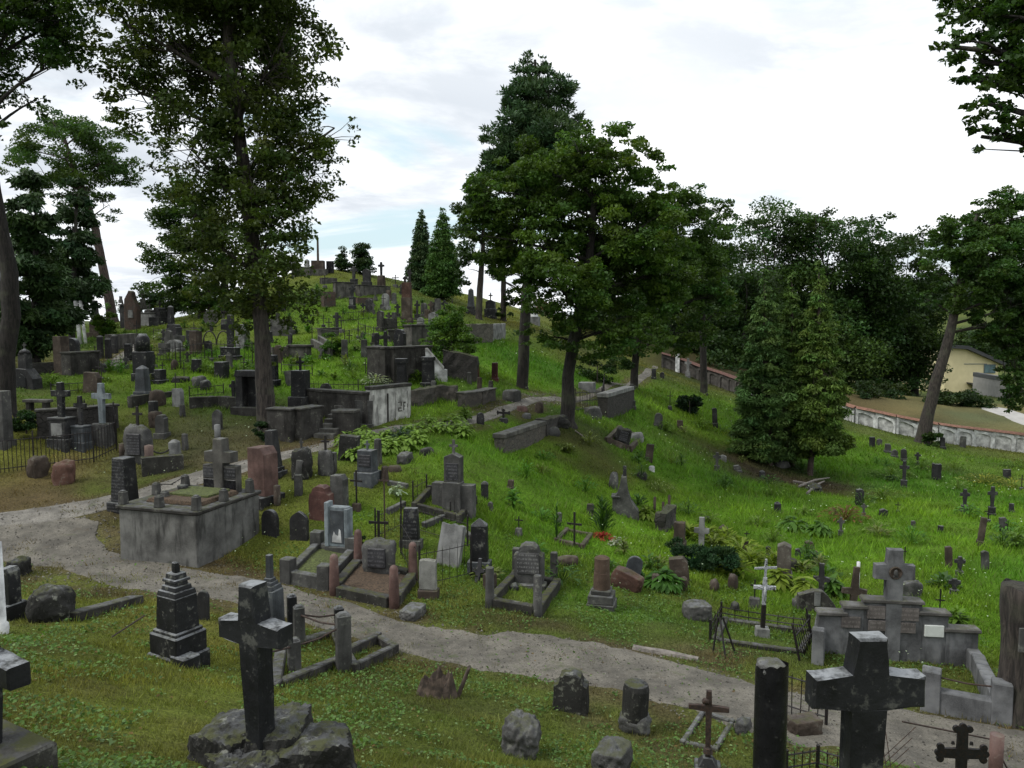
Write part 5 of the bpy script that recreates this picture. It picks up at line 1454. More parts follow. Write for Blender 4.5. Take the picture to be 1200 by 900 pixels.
M['tombcap'] = stone('tomb_coping', (.08, .077, .072), .9, .35, .5, .2, .3, .3, .4)

# ================================================================== graves along the far side of the lower path
def concrete_vault():
    front = P(240, 667)
    zt = zat(241, 600, front)
    A, B, Cc = onplane(240, 600, zt), onplane(148, 592, zt), onplane(294, 574, zt)
    D = B + Cc - A
    BLOCKED.append([(q.x, q.y) for q in (A, B, D, Cc)])
    cen = (A + D) / 2; cen.z = zt
    root = thing('burial_vault', 'big raised concrete burial vault with stained sides beside the path', 'vault', (cen.x, cen.y, front.z), 0)
    ex, ey = (A - B), (Cc - A)
    L, Wd = ex.length, ey.length
    ux = ex.normalized(); ang = math.atan2(ux.y, ux.x)
    H = zt - front.z
    root.rotation_euler = (0, 0, ang)
    bm = box(0, 0, -1.2, L, Wd, H + 1.2 - .09, 1, bev=.02)
    obj('wall', roughen(bm, .012, 6, 2.2, 3), M['vault'], root)
    obj('coping', roughen(box(0, 0, H - .088, L + .10, Wd + .10, .088, 1, bev=.02), .006, 5, 4, 4), M['concretedark'], root)
    # soil bed, mossy slab
    obj('grave_bed', roughen(box(.1, -.05, H + .001, L * .72, Wd * .6, .09, .95), .02, 5, 5, 6), M['soil'], root)
    obj('mossy_slab', roughen(box(.15, .1, H + .08, L * .52, Wd * .36, .06, 1), .006, 3, 5, 6), M['mossy'], root)
    for i, (a, b) in enumerate(((-.47, -.46), (0, -.46), (.47, -.46), (.47, -.05), (.47, .38), (-.47, .0), (-.47, .44), (-.17, -.2), (.2, .44))):
        h = (.28, .24, .3, .26, .3, .26, .26, .2, .22)[i]
        bm = box(a * L, b * Wd, H, .17, .16, h, .86); bx(bm, a * L, b * Wd, H + h - .03, .14, .13, .06, .6, .01)
        obj('post', roughen(bm, .008, 2, 6, i), M['grey'], root)
    x0 = .12 * L; y0 = .36 * Wd
    wW = L * .46; hh = .62
    obj('back_panel', box(x0, y0, H, wW, .2, hh, 1), M['concrete'], root)
    for sx in (-1, 1):
        obj('plaque', box(x0 + sx * wW * .31, y0 - .105, H + .33, wW * .32, .03, .24, 1, bev=.004), M['plaque'], root)
        obj('plaque', box(x0 + sx * wW * .31, y0 - .105, H + .03, wW * .32, .03, .26, 1, bev=.004), M['blackpol'], root)
    obj('cross', roughen(at(cross_bm(wW * .80, 1.25, wW * .26, .28, .66, H, .012), (x0, y0 - .02, 0)), .004, 2, 5, 2), M['concrete'], root)
    obj('urn', lathe(bmesh.new(), [(.05, H), (.11, H + .12), (.13, H + .2), (.07, H + .22)], x=-.2 * L, y=.1 * Wd, seg=12), M['dark'], root, True)
    obj('chain', tube(bmesh.new(), [(-.47 * L, .0, H + .24), (-.47 * L, .22 * Wd, H + .14), (-.47 * L, .44 * Wd, H + .24)], .012, 5), M['iron'], root)
    return root
M['vault'] = stone('stained_vault_concrete', (.112, .112, .106), .92, .12, .4, 0, .95, .3, .3)

def middle_terrace():
    concrete_vault()
    obelisk(147, 597, 536, 30, 'black pillar with carved rows of text beside the concrete vault, its cap lost', 'blacktext', base=.17, tap=.82, cap='flat', steps=1, yaw=-22, T=.9)
    gravestone(309, 588, 523, 32, 'tall pink-faced granite stele with a rough grey side behind the vault', 'pink', 'slant', .14, T=.7, basemat='dark', yaw=-28)
    post(290, 618, 580, 9, 'grey stub against the back corner of the concrete vault', 'dark', 'square')
    post(325, 592, 568, 8, 'rusty dark post beside the pink-faced stele', 'brown', 'round')
    obelisk(322, 558, 504, 22, 'dark leaning obelisk behind the pink-faced stele', 'dark', base=.2, tap=.72, cap='flat', yaw=-18, tilt=-4)
    gravestone(317, 627, 597, 21, 'small dark headstone with a round top, beside the concrete vault', 'dark', 'round', 0, T=.3, yaw=-20)
    gravestone(351, 632, 599, 22, 'small dark headstone with a pointed arch top, second from the vault', 'dark', 'gothic', 0, T=.3, yaw=-8)
    # plot with pale stele
    kerb([(338, 682), (381, 690), (413, 655), (372, 648)], 'grey kerb plot with four square posts before the pale plaque-less stele', 'grey', .26, .18, posts=(0, 1, 2, 3), ph=.5, pw=.26, fill='mossy')
    s = place('gravestone', 398, 652, 588, 31, 'pale bluish stele whose lost plaque left a white scar', 'gravestone', yaw=-16)
    W, H, r = s.W, s.H, s.r
    obj('plinth', roughen(box(0, 0, -.2, W, W * .5, H * .2 + .2, 1), .008, 3, 5, 1), M['grey'], r)
    obj('slab', box(0, 0, H * .2, W * .84, W * .34, H * .72, 1), M['lightblue'], r)
    for sx in (-1, 1): obj('pilaster', box(sx * W * .41, -.02, H * .2, W * .16, W * .42, H * (.80 if sx < 0 else .70), 1, bev=.01), M['lightblue'], r)
    obj('recessed_panel', box(0, -W * .175, H * .26, W * .56, .02, H * .6, 1, bev=.003), M['bluegrey'], r)
    obj('bare_patch', at(prism(bmesh.new(), [(-.2 * W, 0), (.2 * W, .0), (.16 * W, H * .22), (.1 * W, H * .25), (.06 * W, H * .12), (-.05 * W, H * .14), (-.12 * W, H * .2), (-.18 * W, H * .1)], -W * .19, .012, 0), (0, 0, H * .28)), M['white'], r)
    # plot with four pink bollards and rock monument
    kerb([(392, 697), (462, 712), (484, 680), (420, 664)], 'dark kerb plot marked by four pink granite bollards', 'darkmoss', .2, .2, posts=(0, 1, 2, 3), ph=.82, pw=.2, pshape='cone', pmat='pink', fill='soil')
    s = rock_monument(445, 678, 630, 42, 'rough granite boulder stone with a dark tablet amid four pink bollards', 'rough', 'plaque', 0, ped=.16, yaw=-12)
    iron_cross(444, 640, 597, 24, 'plain black metal cross behind the boulder stone with the tablet', 'iron', 'dark', .12, .6, arm=.62)
    gravestone(502, 700, 655, 24, 'small stone with flaking white limewash on a brown foot', 'whitestone', 'jag', .22, T=.35, basemat='brown', rough=.012, yaw=-5)
    boulder(483, 724, 712, 44, 'flat pale slab lying beside the path', 'grey', .6, .12, .5)
    obelisk(482, 641, 595, 26, 'black tapering stele on a grey block, left of the broken white stone', 'blacktext', 'grey', .2, .8, 'flat', 1, T=.5, yaw=-10)
    s = gravestone(525, 662, 613, 30, 'cracked pale stone with a broken crest leaning back inside the fence', 'pale', 'jag', 0, T=.28, tilty=-14, rough=.014, yaw=-20, tilt=4)
    obelisk(562, 672, 608, 27, 'black pointed stele on a grey block with a little toppled cross at its foot', 'black', 'bluegrey', .24, .9, 'pyramid', 1, T=.6, yaw=-8)
    s = stone_cross(559, 682, 655, 16, 'little toppled black cross propped against a pointed black stele', 'black', ped=0, beam=.28, tilty=-25)
    post(574, 690, 672, 14, 'brown stone stub beside the black pointed stele', 'brown', 'square')
    # fence round the white stone
    fence([(470, 650), (492, 690), (552, 676)], 'thin black iron fence before the cracked pale stone', h_px=46, gap=.17, bar=.008, rails=(.1, .8))
    fence([(440, 632), (470, 618), (548, 640)], 'thin iron fence behind the black tapering stele', h_px=36, gap=.2, bar=.007, rails=(.1, .75))
    # aedicule with wings
    s = place('wing_tomb', 532, 596, 516, 50, 'grey wing-walled tomb with a small broken cross on its gabled centre', 'tomb', yaw=-16)
    W, H, r = s.W, s.H, s.r
    z = H * .38
    obj('wing_wall', roughen(box(-W * .3, 0, -.3, W * .42, W * .24, z + .3, 1), .006, 3, 4, 1), M['grey'], r)
    obj('wing_wall', roughen(box(W * .3, 0, -.3, W * .42, W * .24, z + .28, 1), .006, 3, 4, 2), M['grey'], r)
    obj('pedestal', roughen(box(0, -.03, -.3, W * .46, W * .34, z + .34, .94), .006, 3, 4, 3), M['grey'], r)
    bm = prism(bmesh.new(), top_outline(W * .40, z + .04, H * .82, 'peak'), 0, W * .26, .012); obj('gabled_stone', roughen(bm, .006, 3, 5, 4), M['grey'], r)
    obj('tablet', box(0, -W * .135, z + .1, W * .3, .03, (H * .82 - z) * .55, 1, bev=.005), M['plaque'], r)
    obj('cross', cross_bm(H * .13, H * .22, .06, .05, .6, H * .79, .006), M['grey'], r)
    kerb([(486, 598), (538, 612), (556, 590), (504, 578)], 'dark sloping kerb in front of the wing-walled tomb', 'darkmoss', .2, .14)
    fence([(484, 588), (500, 580)], 'tangled rusty railing on the kerb of the wing-walled tomb', 'rust', h_px=24, gap=.16, rails=(.2, .7))
    fence([(528, 606), (550, 592)], 'short row of iron spikes on the lower kerb of the wing-walled tomb', 'iron', h_px=18, gap=.2, rails=(.2,))
    post(568, 583, 564, 9, 'small dark capped post in the grass beside the wing-walled tomb', 'dark', 'cap')
    # upper rows of the terrace
    gravestone(377, 607, 569, 27, 'squat pink granite stone with a broken top', 'pinkred', 'shoulder', 0, T=.5, rough=.02, yaw=-15)
    gravestone(398, 596, 556, 18, 'grey narrow stone with a slanted top behind the pale stele', 'grey', 'slant', 0, T=.7, yaw=-20)
    iron_cross(418, 598, 550, 16, 'small black iron cross on a round stone among short graves', 'iron', 'brown', .18, .8)
    iron_cross(451, 634, 548, 13, 'very tall thin rusty iron cross above the terrace fence', 'rust', None, arm=.84)
    post(350, 580, 556, 9, 'pale square post linked by a rail near the pink stele', 'grey', 'square')
    rock_monument(354, 560, 514, 26, 'grotto-like heap of dark rocks with a broken cross stub', 'roughdark', None, .18, 'grey', yaw=-10)
    post(350, 562, 538, 10, 'leaning pale grey round post before the dark rock heap', 'grey', 'round', tilt=8)
    rock_monument(382, 556, 510, 20, 'pale rocky monument with a dark iron cross, second rock heap from the stairs', 'rough', None, .34, 'iron', yaw=-10)
    post(391, 554, 530, 7, 'thin grey post beside the pale rocky monument', 'grey', 'square')
    gravestone(408, 538, 510, 22, 'dark square block stone leaning back at the hosta bed', 'roughdark', 'flat', 0, T=.6, tilt=6, rough=.012)
    gravestone(431, 566, 516, 24, 'bluish grey stone with a small cross on top, set on a block', 'bluegrey', 'flat', .28, T=.6, cross=.22, plaque='plaque', yaw=-18)
    post(443, 546, 514, 9, 'tall worn post at the edge of the hosta bed', 'grey', 'rough')
    post(451, 564, 546, 9, 'brown broken post below the bluish grey stone', 'brown', 'rough')
    boulder(474, 542, 530, 34, 'fallen grey kerb block in front of the hosta bed', 'grey', .5, .15, .6)
    boulder(500, 533, 524, 20, 'dark stone sunk at the front of the hosta bed', 'roughdark', .6, .2, .4)
    boulder(462, 553, 545, 16, 'brownish flat stone below the fallen kerb block', 'brown', .7, .2, .4)
    for i, (a, b, lab) in enumerate((((455, 568), (478, 572), 'fallen pale kerb strip below the flat brownish stone'), ((454, 602), (474, 592), 'fallen kerb strip by the very tall iron cross'), ((496, 618), (520, 608), 'kerb strip tilted in the grass above the cracked pale stone'), ((398, 672), (412, 664), 'short stone sill at the pale stele'), ((536, 622), (560, 636), 'pale kerb strip lying above the pointed black stele'))):
        A, B = P(*a), P(*b)
        o = obj('kerb_strip', roughen(local(plank(bmesh.new(), A, B, .12, .14), o_ := thing_loc((A + B) / 2)), .01, 4, 4, i), M['grey'], None, loc=o_.location); tag(o, lab, 'kerb')
    for i, (u, vb, vt, w, mt) in enumerate(((462, 596, 580, 20, 'leaf'),)):
        plant(465, 582, 22, 'tuft of white flowers beside the very tall iron cross', (.35, .37, .30), 40, .35, .12, .6, 'flowering_plant')
    # two-post plot and its stone
    kerb([(574, 712), (630, 722), (652, 690), (604, 680)], 'kerb plot with two grey round posts at its front', 'darkmoss', .2, .16, posts=(0, 1), ph=.78, pw=.17, pshape='round', pmat='grey')
    s = gravestone(620, 686, 637, 42, 'rough-edged grey headstone with a rounded lettered face, in the plot of two round posts', 'rough', 'shoulder', .1, T=.4, plaque='greyface', rough=.018, yaw=-10, basemat='grey')
    post(605, 672, 642, 9, 'square grey post behind the rough-edged headstone, nearer the black pointed stele', 'grey', 'square')
    post(649, 682, 647, 8, 'square grey post at the other shoulder of the rough-edged headstone', 'grey', 'square')
    boulder(601, 692, 684, 14, 'little upright stone by the plot of the round posts', 'dark')
    # brown column
    s = place('broken_column', 705, 710, 652, 36, 'stout rust-topped stone column on a stepped grey base', 'column', yaw=-14)
    W, H, r = s.W * .85, s.H, s.r
    z = tiers(r, W, W, 0, [(1.05, H * .1), (.95, H * .17), (.74, H * .09)], 'grey', .006)
    obj('shaft', lathe(bmesh.new(), [(W * .33, z), (W * .31, z + (H - z) * .5), (W * .30, z + (H - z) * .52), (W * .29, H * .97), (W * .2, H)], seg=20), M['browncol'], r)
    gravestone(739, 682, 651, 19, 'leaning grey oval-topped slab behind the toppled red stone', 'bluegrey', 'round', 0, T=.25, tilt=12, yaw=-10)
    o = boulder(733, 690, 668, 42, 'toppled reddish-brown slab lying against the leaning oval slab', 'brownred', .45, .1, .65, yaw=-28, tilt=18)
    boulder(765, 690, 680, 24, 'broken flat brown fragment beyond the toppled red slab', 'brown', .5, .15, .5, yaw=-20)
    boulder(819, 727, 707, 36, 'flat grey stone in the mown grass near the low rusty fence', 'grey', .9, .1, .5)
    A, B = P(742, 760), P(818, 774)
    o = obj('kerb_log', roughen(local(tube(bmesh.new(), [A, A.lerp(B, .5), B], [.07, .09, .06], 8), o_ := thing_loc(A)), .02, 2, 5, 3), M['woodgrey'], None, loc=A); tag(o, 'rotten log edging the far side of the lower path', 'log')
    # low roots and slabs at the ridge
    boulder(664, 662, 652, 30, 'flat sunken kerb stone in the grass above the plot of the round posts', 'brown', .5, .2, .5)
    # meadow edge
    iron_cross(673, 642, 600, 18, 'thin black iron cross over a small kerb plot in the green grass', 'iron', None, arm=.72)
    kerb([(652, 636), (682, 643), (692, 630), (664, 624)], 'small brown kerb plot under the thin black iron cross', 'brown', .12, .12)
    iron_cross(608, 628, 604, 10, 'tiny dark cross on a pale stone in the bright grass', 'iron', 'grey', .4, 1.)
    plant(704, 632, 36, 'bed of small red flowers on a grave in the meadow', (.30, .025, .02), 150, .18, .07, .7, 'flower_bed', 'flowers')
    plant(722, 640, 22, 'clump of white and pink flowers beside the red flower bed', (.32, .30, .26), 50, .25, .08, .7, 'flowering_plant', 'flowers')
    plant(706, 626, 26, 'tall green leafy plant behind the red flower bed', (.045, .09, .022), 110, .95, .3, .18, 'leafy_plant', up=2.2)
    plant(652, 636, 14, 'slender stalked weed beside the thin black iron cross', (.05, .10, .025), 30, .9, .2, .2, 'weed_plant', up=2.)
    plant(742, 676, 20, 'low broad-leaved plant behind the leaning oval slab', (.05, .11, .02), 40, .25)
    plant(776, 690, 46, 'bushy broad-leaved plant at the meadow edge beyond the red slab', (.055, .12, .02), 120, .4)
    gravestone(797, 682, 653, 22, 'brown leaning headstone with a slanted top at the dark juniper', 'brown', 'slant', 0, T=.5, tilt=-6, rough=.012)
    post(801, 692, 676, 9, 'small capped post before the brown leaning headstone', 'brown', 'cap')
    post(768, 690, 672, 10, 'brown stub in the bushy plant at the meadow edge', 'brown', 'rough')
M['whitestone'] = stone('flaking_limewashed_stone', (.20, .20, .185), .9, .6, .3, 0, .7, .4, .6)
M['pinkred'] = stone('dark_pink_granite', (.085, .042, .036), .7, .25, .3, .1, .2, .3, .4)
M['greyface'] = stone('dressed_grey_stone', (.06, .06, .06), .7, .3, .1, .1, .4, .2, .2, .6)
M['browncol'] = stone('rust_streaked_stone', (.085, .058, .043), .85, .35, .3, 0, .5, .3, .3)
# ================================================================== left hillside
def left_side():
    # fenced trio
    fence([(-20, 556), (40, 549), (110, 541), (137, 528)], 'long black iron fence before the three cross monuments', h_px=44, gap=.10, bar=.013, rails=(.1, .85))
    fence([(137, 528), (134, 506), (100, 503)], 'return side of the black iron fence behind the pale grey cross', h_px=36, gap=.14, bar=.013, rails=(.1, .85))
    wall([(44, 512), (92, 510), (136, 500)], 26, 'low rubble terrace wall with a slab top behind the three crosses', 'rubbledark', .35, 'concretedark', .08)
    stone_cross(74, 523, 448, 24, 'tallest of three fenced crosses, black with a pale inscription plate', 'black', .46, 1.15, 'dark', .68, .28, plaque='pale', yaw=-14)
    stone_cross(96, 525, 464, 17, 'smallest of three fenced crosses, dark with its own block', 'dark', .44, 1.25, 'bluegrey', .68, .28, yaw=-16)
    stone_cross(121, 520, 449, 25, 'pale blue-grey stone cross of the fenced three, on a dark rough block', 'lightblue', .34, .95, 'rough', .68, .25, step=False, rough=.006, yaw=-16)
    s = place('stone_bench', 45, 483, 468, 32, 'small stone bench on the terrace beside the curved old trunk', 'bench', yaw=-8)
    obj('seat', box(0, 0, s.H * .78, s.W, s.W * .35, s.H * .22, 1), M['concrete'], s.r)
    for sx in (-1, 1): obj('leg', box(sx * s.W * .33, 0, -.2, s.W * .16, s.W * .26, s.H * .775 + .2, 1), M['concretedark'], s.r)
    boulder(42, 559, 534, 23, 'brownish grey broken stone before the long black fence', 'brown', .7, .2, .55)
    boulder(72, 568, 540, 26, 'reddish boulder before the long black fence', 'reddish', .8, .2, .5)
    obelisk(4, 522, 458, 20, 'weathered round-edged pillar stone at the edge, below the curved trunk', 'rough', base=.1, tap=.95, cap='flat', steps=1)
    # rock monument with chain posts
    rock_monument(163, 541, 476, 34, 'pale rock heap with a dark tablet and iron cross, chain posts beside it', 'rough', 'plaque', .32, 'iron', yaw=-12)
    wall([(166, 558), (215, 548)], 16, 'low dark plot wall below the pale rock heap', 'darkmoss', .3, None)
    post(175, 544, 521, 10, 'pinkish round post of the chained plot', 'pinkpale', 'round')
    post(206, 537, 515, 11, 'pale tapered post of the chained plot', 'pale', 'cap', tilt=-4)
    post(144, 537, 519, 8, 'brown stub post at the near corner of the chained plot', 'brown', 'round')
    a, b = P(176, 544), P(206, 537)
    bm = tube(bmesh.new(), [a.lerp(b, i / 8) + Vector((0, 0, .48 - .9 * (i / 8) * (1 - i / 8))) for i in range(9)], .025, 5)
    o = obj('iron_chain', local(bm, o_ := thing_loc(a)), M['iron'], None, loc=a); tag(o, 'sagging iron chain between the pinkish and the pale post', 'chain')
    post(217, 527, 508, 8, 'small grey stub post above the chained plot', 'grey', 'rough')
    gravestone(190, 512, 486, 14, 'grey narrow slab on a block above the pale rock heap', 'grey', 'shoulder', .2, T=.7)
    boulder(181, 500, 481, 22, 'low pinkish-brown stone behind the narrow grey slab', 'brown', .6, .2, .5)
    obelisk(168, 466, 428, 20, 'grey obelisk with a smaller shaft, in front of the black round-topped pillar', 'bluegrey', base=.2, tap=.8, cap='pyramid')
    s = place('pillar_tomb', 169, 446, 391, 20, 'black pillar tomb with a rough round top beside the hill path', 'monument', yaw=-10)
    z = tiers(s.r, s.W, s.W * .9, 0, [(1.05, s.H * .16), (.9, s.H * .46)], 'black'); obj('round_top', lathe(bmesh.new(), [(s.W * .40, z), (s.W * .38, s.H * .9), (s.W * .2, s.H)], seg=12), M['black'], s.r, True)
    boulder(183, 476, 456, 20, 'brown worn stone beside the grey obelisk', 'brown', .7, .15, .5)
    wall([(152, 478), (204, 463)], 5, 'thin stone plot edge under the grey obelisk', 'darkmoss', .2, None)
    gravestone(188, 448, 433, 12, 'short black square stub near the black pillar tomb', 'black', 'flat', .2, T=.8)
    gravestone(209, 476, 455, 12, 'small pale white-edged stone with a thin iron cross behind', 'pale', 'slant', 0, T=.6)
    iron_cross(206, 458, 437, 8, 'thin iron cross rising behind the small pale stone', 'iron', None, arm=.6)
    post(214, 488, 474, 7, 'little grey post with a loop of chain', 'grey', 'rough')
    post(180, 488, 470, 9, 'dark slim post beside the pinkish-brown stone', 'dark', 'square')
    boulder(232, 452, 440, 20, 'grey flat-topped boulder in the upper grass', 'rough', .7, .15, .4)
    boulder(240, 457, 445, 14, 'darker boulder beside the grey flat-topped one', 'dark', .7, .15, .4)
    boulder(211, 448, 441, 24, 'long dark stone edging behind the grey boulders', 'roughdark', .5, .2, .5)
    boulder(204, 433, 421, 10, 'round brown stone below the iron fence', 'brown', .7, .1, .2)
    gravestone(260, 442, 424, 13, 'short black cylinder stub in the pale plants', 'black', 'flat', 0, T=.9)
    stone_cross(274, 476, 446, 10, 'mossy little stone cross before the dark portal tomb', 'dark', .3, .9, None, .7, .34)
    wall([(222, 478), (258, 476), (292, 482)], 12, 'low mossy plot wall beside the little stone cross', 'darkmoss', .3, None)
    post(248, 476, 464, 7, 'pale stub in the low mossy plot wall', 'grey', 'rough')
    gravestone(255, 503, 480, 12, 'small grey headstone with a knob top in the mown slope', 'grey', 'gothic', 0, T=.35)
    post(255, 513, 497, 7, 'pale small post below the knob-topped headstone', 'pale', 'round')
    # portal tomb
    s = place('portal_tomb', 297, 484, 434, 36, 'dark portal tomb with heavy side piers, half behind the lime trunk', 'tomb', yaw=-14)
    W, H, r = s.W, s.H, s.r
    for sx in (-1, 1): obj('pier', box(sx * W * .36, 0, -.3, W * .26, W * .5, H * .86 + .3, .96), M['dark'], r)
    obj('back_slab', box(0, W * .12, -.3, W * .5, W * .16, H * .95 + .3, .95), M['black'], r)
    obj('lintel', box(0, 0, H * .862, W * 1.04, W * .56, H * .14, .9), M['dark'], r)
    obj('step', box(0, -W * .3, -.2, W * 1.1, W * .3, H * .16 + .2, 1), M['concretedark'], r)
    gravestone(319, 452, 416, 17, 'tall black slab just behind the lime trunk', 'blackpol', 'flat', .2, T=.4)
    # platform tomb with stairs
    root = wall([(318, 512), (346, 516), (372, 506)], 30, 'dark concrete platform front under the black stone with a small cross', 'concretedark', .5, 'concretedark', .07)
    gravestone(353, 484, 418, 22, 'tall black headstone with a small stone cross on top, on the platform', 'black', 'flat', .3, T=.6, cross=.24, basemat='dark')
    fence([(322, 486), (345, 494), (372, 488)], 'dark chain rail on posts round the platform of the tall black headstone', h_px=18, gap=.9, rails=(.75,), spike=False)
    gravestone(341, 452, 434, 11, 'grey leaning stone behind the tall black headstone', 'grey', 'slant', 0, T=.4, tilt=-8)
    st = Site(381, 512, 482, 24)
    root = thing('stone_stairs', 'narrow mossy stone stairs climbing between the platform and a block', 'stairs', st.p, R(-8))
    for i in range(7): obj('step', box(0, i * .32, -.3, st.W, .34, .3 + st.H * (i + 1) / 7, 1, bev=.012), M['concrete'], root)
    s = place('stone_block', 406, 506, 480, 26, 'square dark stone block beside the narrow stairs', 'block', yaw=-10)
    obj('body', roughen(box(0, 0, -.3, s.W, s.W * .8, s.H * .9 + .3, 1), .01, 3, 4, 2), M['concretedark'], s.r); obj('top_slab', box(0, 0, s.H * .902, s.W * 1.06, s.W * .86, s.H * .1, 1), M['concrete'], s.r)
    gravestone(428, 499, 469, 24, 'wide trapezoid grey stone with a carved band beside the white wall', 'grey', 'flat', .1, T=.35, tap=1.12)
    # white wall with fence
    a, b, c_ = P(366, 480), P(433, 497), P(478, 486)
    root = wall([(433, 500), (478, 488)], 38, 'dirty white plot wall with dark coping and peeled plaster patches', 'whitegrey', .3, 'concretedark', .12, rough=.004)
    zt = zat(434, 461, P(433, 500))
    pa, pb = P(433, 500), P(478, 488)
    dv = (pb - pa); dv.z = 0; ang = math.atan2(dv.y, dv.x)
    for q in (.02, .38, .60, .93):
        c0 = pa.lerp(pb, q) - root.location
        obj('pilaster', at(box(0, -.17, -.4, .05, .04, zt - pa.z + .35, 1, bev=.004), (c0.x, c0.y, pa.z - root.location.z), ang), M['concretedark' if q < .5 and q > .1 else 'whitegrey'], root)
    c0 = pa.lerp(pb, .76) - root.location
    bm = bmesh.new()
    for x0, z0, x1, z1 in ((-.22, .62, -.05, .66), (-.06, .5, .0, .66), (-.22, .40, -.02, .46), (-.22, .34, -.14, .42), (-.2, .30, .02, .35), (.06, .33, .12, .64), (.06, .58, .2, .64), (.08, .46, .18, .5), (.27, .42, .4, .56)):
        bx(bm, (x0 + x1) / 2, -.153, z0, abs(x1 - x0), .008, abs(z1 - z0), .85, 0, rot=.06)
    obj('peeled_plaster', at(bm, (c0.x, c0.y, pa.z - root.location.z + .1), ang), M['concrete'], root)
    wall([(362, 484), (433, 500)], 26, 'side of the dirty white wall, dark and overgrown', 'concretedark', .3, 'concretedark', .1)
    fence([(362, 466), (420, 467), (478, 462)], 'spiked black iron fence above the dirty white wall', h_px=22, gap=.18, bar=.012, rails=(.2, .75))
    post(368, 470, 458, 8, 'dark stub post at the end of the spiked fence', 'dark', 'square')
    gravestone(382, 463, 449, 14, 'small dark round-topped stone in the tall grass above the spiked fence', 'dark', 'round', 0, T=.3)
    # dark retaining terrace
    wall([(436, 443), (457, 450), (502, 440)], 34, 'dark retaining wall of the upper terrace with black pillars before it', 'concretedark', .5, 'concretedark', .1)
    for i, (u, vb, vt, w, lab) in enumerate(((471, 457, 420, 13, 'black square pillar with a heavy cap against the dark retaining wall'), (502, 452, 418, 16, 'black scrolled pillar beside the white stair flank'))):
        s = place('stone_pillar', u, vb, vt, w, lab, 'pillar', yaw=-10)
        z = tiers(s.r, s.W, s.W, 0, [(1, s.H * .12)], 'black'); obj('shaft', box(0, 0, z, s.W * .8, s.W * .7, s.H * .74, .86 + .1 * i), M['black'], s.r); obj('cap', box(0, 0, s.H * .862, s.W * (1., .9)[i], s.W * .8, s.H * .138, 1), M['black'], s.r)
    pa, pb = P(499, 444), P(524, 447)
    z1 = zat(500, 410, pa)
    root = thing('stair_flank', 'white sloping stair flank beside the dark retaining wall', 'stairs', pa)
    L = (pb - pa); L.z = 0; ang = math.atan2(L.y, L.x); L = L.length; h = z1 - pa.z
    bm = prism(bmesh.new(), [(0, -.4), (L, -.6), (L, h * .32), (L * .82, h * .34), (.06, h), (0, h)], 0, .28, .01); obj('flank_wall', at(bm, (0, 0, 0), ang), M['white'], root)
    obj('handrail_slab', at(prism(bmesh.new(), [(L * .82, h * .34), (L * .86, h * .40), (.08, h * 1.06), (.0, h * 1.06), (.0, h), (.06, h)], 0, .36, .008), (0, 0, .003), ang), M['whitegrey'], root)
    for i in range(6): obj('step', at(box(L * (.12 + .14 * i), .7, -.4, L * .15, 1.0, .4 + h * (.86 - .13 * i), 1), (0, 0, 0), ang), M['concretedark'], root)
    wall([(520, 440), (560, 448)], 30, 'crumbling dark stone bank under the loose green shrub', 'rubbledark', .6, None, level=False, rough=.12)
    wall([(484, 476), (513, 466), (536, 470)], 15, 'low ruined rubble wall above the hosta slope', 'rubble', .45, None, rough=.09)
    wall([(541, 477), (560, 474), (575, 468)], 13, 'shorter ruined rubble wall nearer the upper path', 'rubble', .45, 'concrete', .06, rough=.08)
    obelisk(557, 446, 427, 11, 'dark red granite stone on a slim foot, nearer the shrub', 'darkred', base=.15, tap=.95, cap='flat', steps=1)
    obelisk(580, 446, 425, 9, 'dark red granite stone standing alone in the grass by the pine trunk', 'darkred', base=.15, tap=.95, cap='flat', steps=1)
    for i, (u, vb, vt, lab) in enumerate(((508, 460, 446, 'pale thin post before the ruined rubble wall'), (550, 450, 436, 'pale leaning post beside the dark red stone'), (562, 456, 442, 'brown thin post under the dark red stone'), (575, 462, 446, 'mossy thin post below the lone red stone'))): post(u, vb, vt, 6, lab, ('grey', 'grey', 'brown', 'darkmoss')[i], 'rough')
    boulder(600, 470, 456, 24, 'grey square stone at the foot of the pine', 'grey', .8, .1, .7)
    # dark crosses on the terrace
    stone_cross(442, 416, 390, 12, 'black cross with a wreathed base, first on the terrace above the dark wall', 'black', .45, .9, None, .62, .34)
    stone_cross(452, 420, 388, 11, 'slimmer black cross, second on the terrace above the dark wall', 'black', .4, .9, None, .62, .34)
    gravestone(469, 416, 386, 16, 'black headstone with shoulders and a knob, beside the two black crosses', 'black', 'shoulder', .2, T=.4)
    for u, vb, vt, lab in ((427, 418, 398, 'grey pillar post on the terrace edge before the crosses'), (455, 424, 408, 'grey post in front of the slimmer black cross'), (470, 424, 407, 'dark post in front of the shouldered headstone'), (480, 420, 404, 'pale post near the top of the white stair flank'), (404, 420, 398, 'grey column stub at the end of the terrace kerb')): post(u, vb, vt, 7, lab, 'grey' if 'dark' not in lab else 'dark', 'square')
    # vault with steps
    s = place('slab_tomb', 352, 418, 404, 26, 'low slab-roofed tomb with stair rails beside it', 'tomb', yaw=-10)
    obj('body', box(0, 0, -.4, s.W * .86, s.W * .5, s.H * .8 + .4, 1), M['concrete'], s.r); obj('roof_slab', box(0, 0, s.H * .80, s.W * 1.05, s.W * .62, s.H * .2, 1), M['concretedark'], s.r)
    for i, (a, b, lab) in enumerate((((366, 406), (388, 418), 'sloping concrete stair rail nearer the slab-roofed tomb'), ((374, 402), (394, 414), 'sloping concrete stair rail farther from the slab-roofed tomb'))):
        A, B = P(*a), P(*b); o = obj('stair_rail', local(plank(bmesh.new(), A, B, .4, .18), o_ := thing_loc(A)), M['concrete'], None, loc=A); tag(o, lab, 'stair rail')
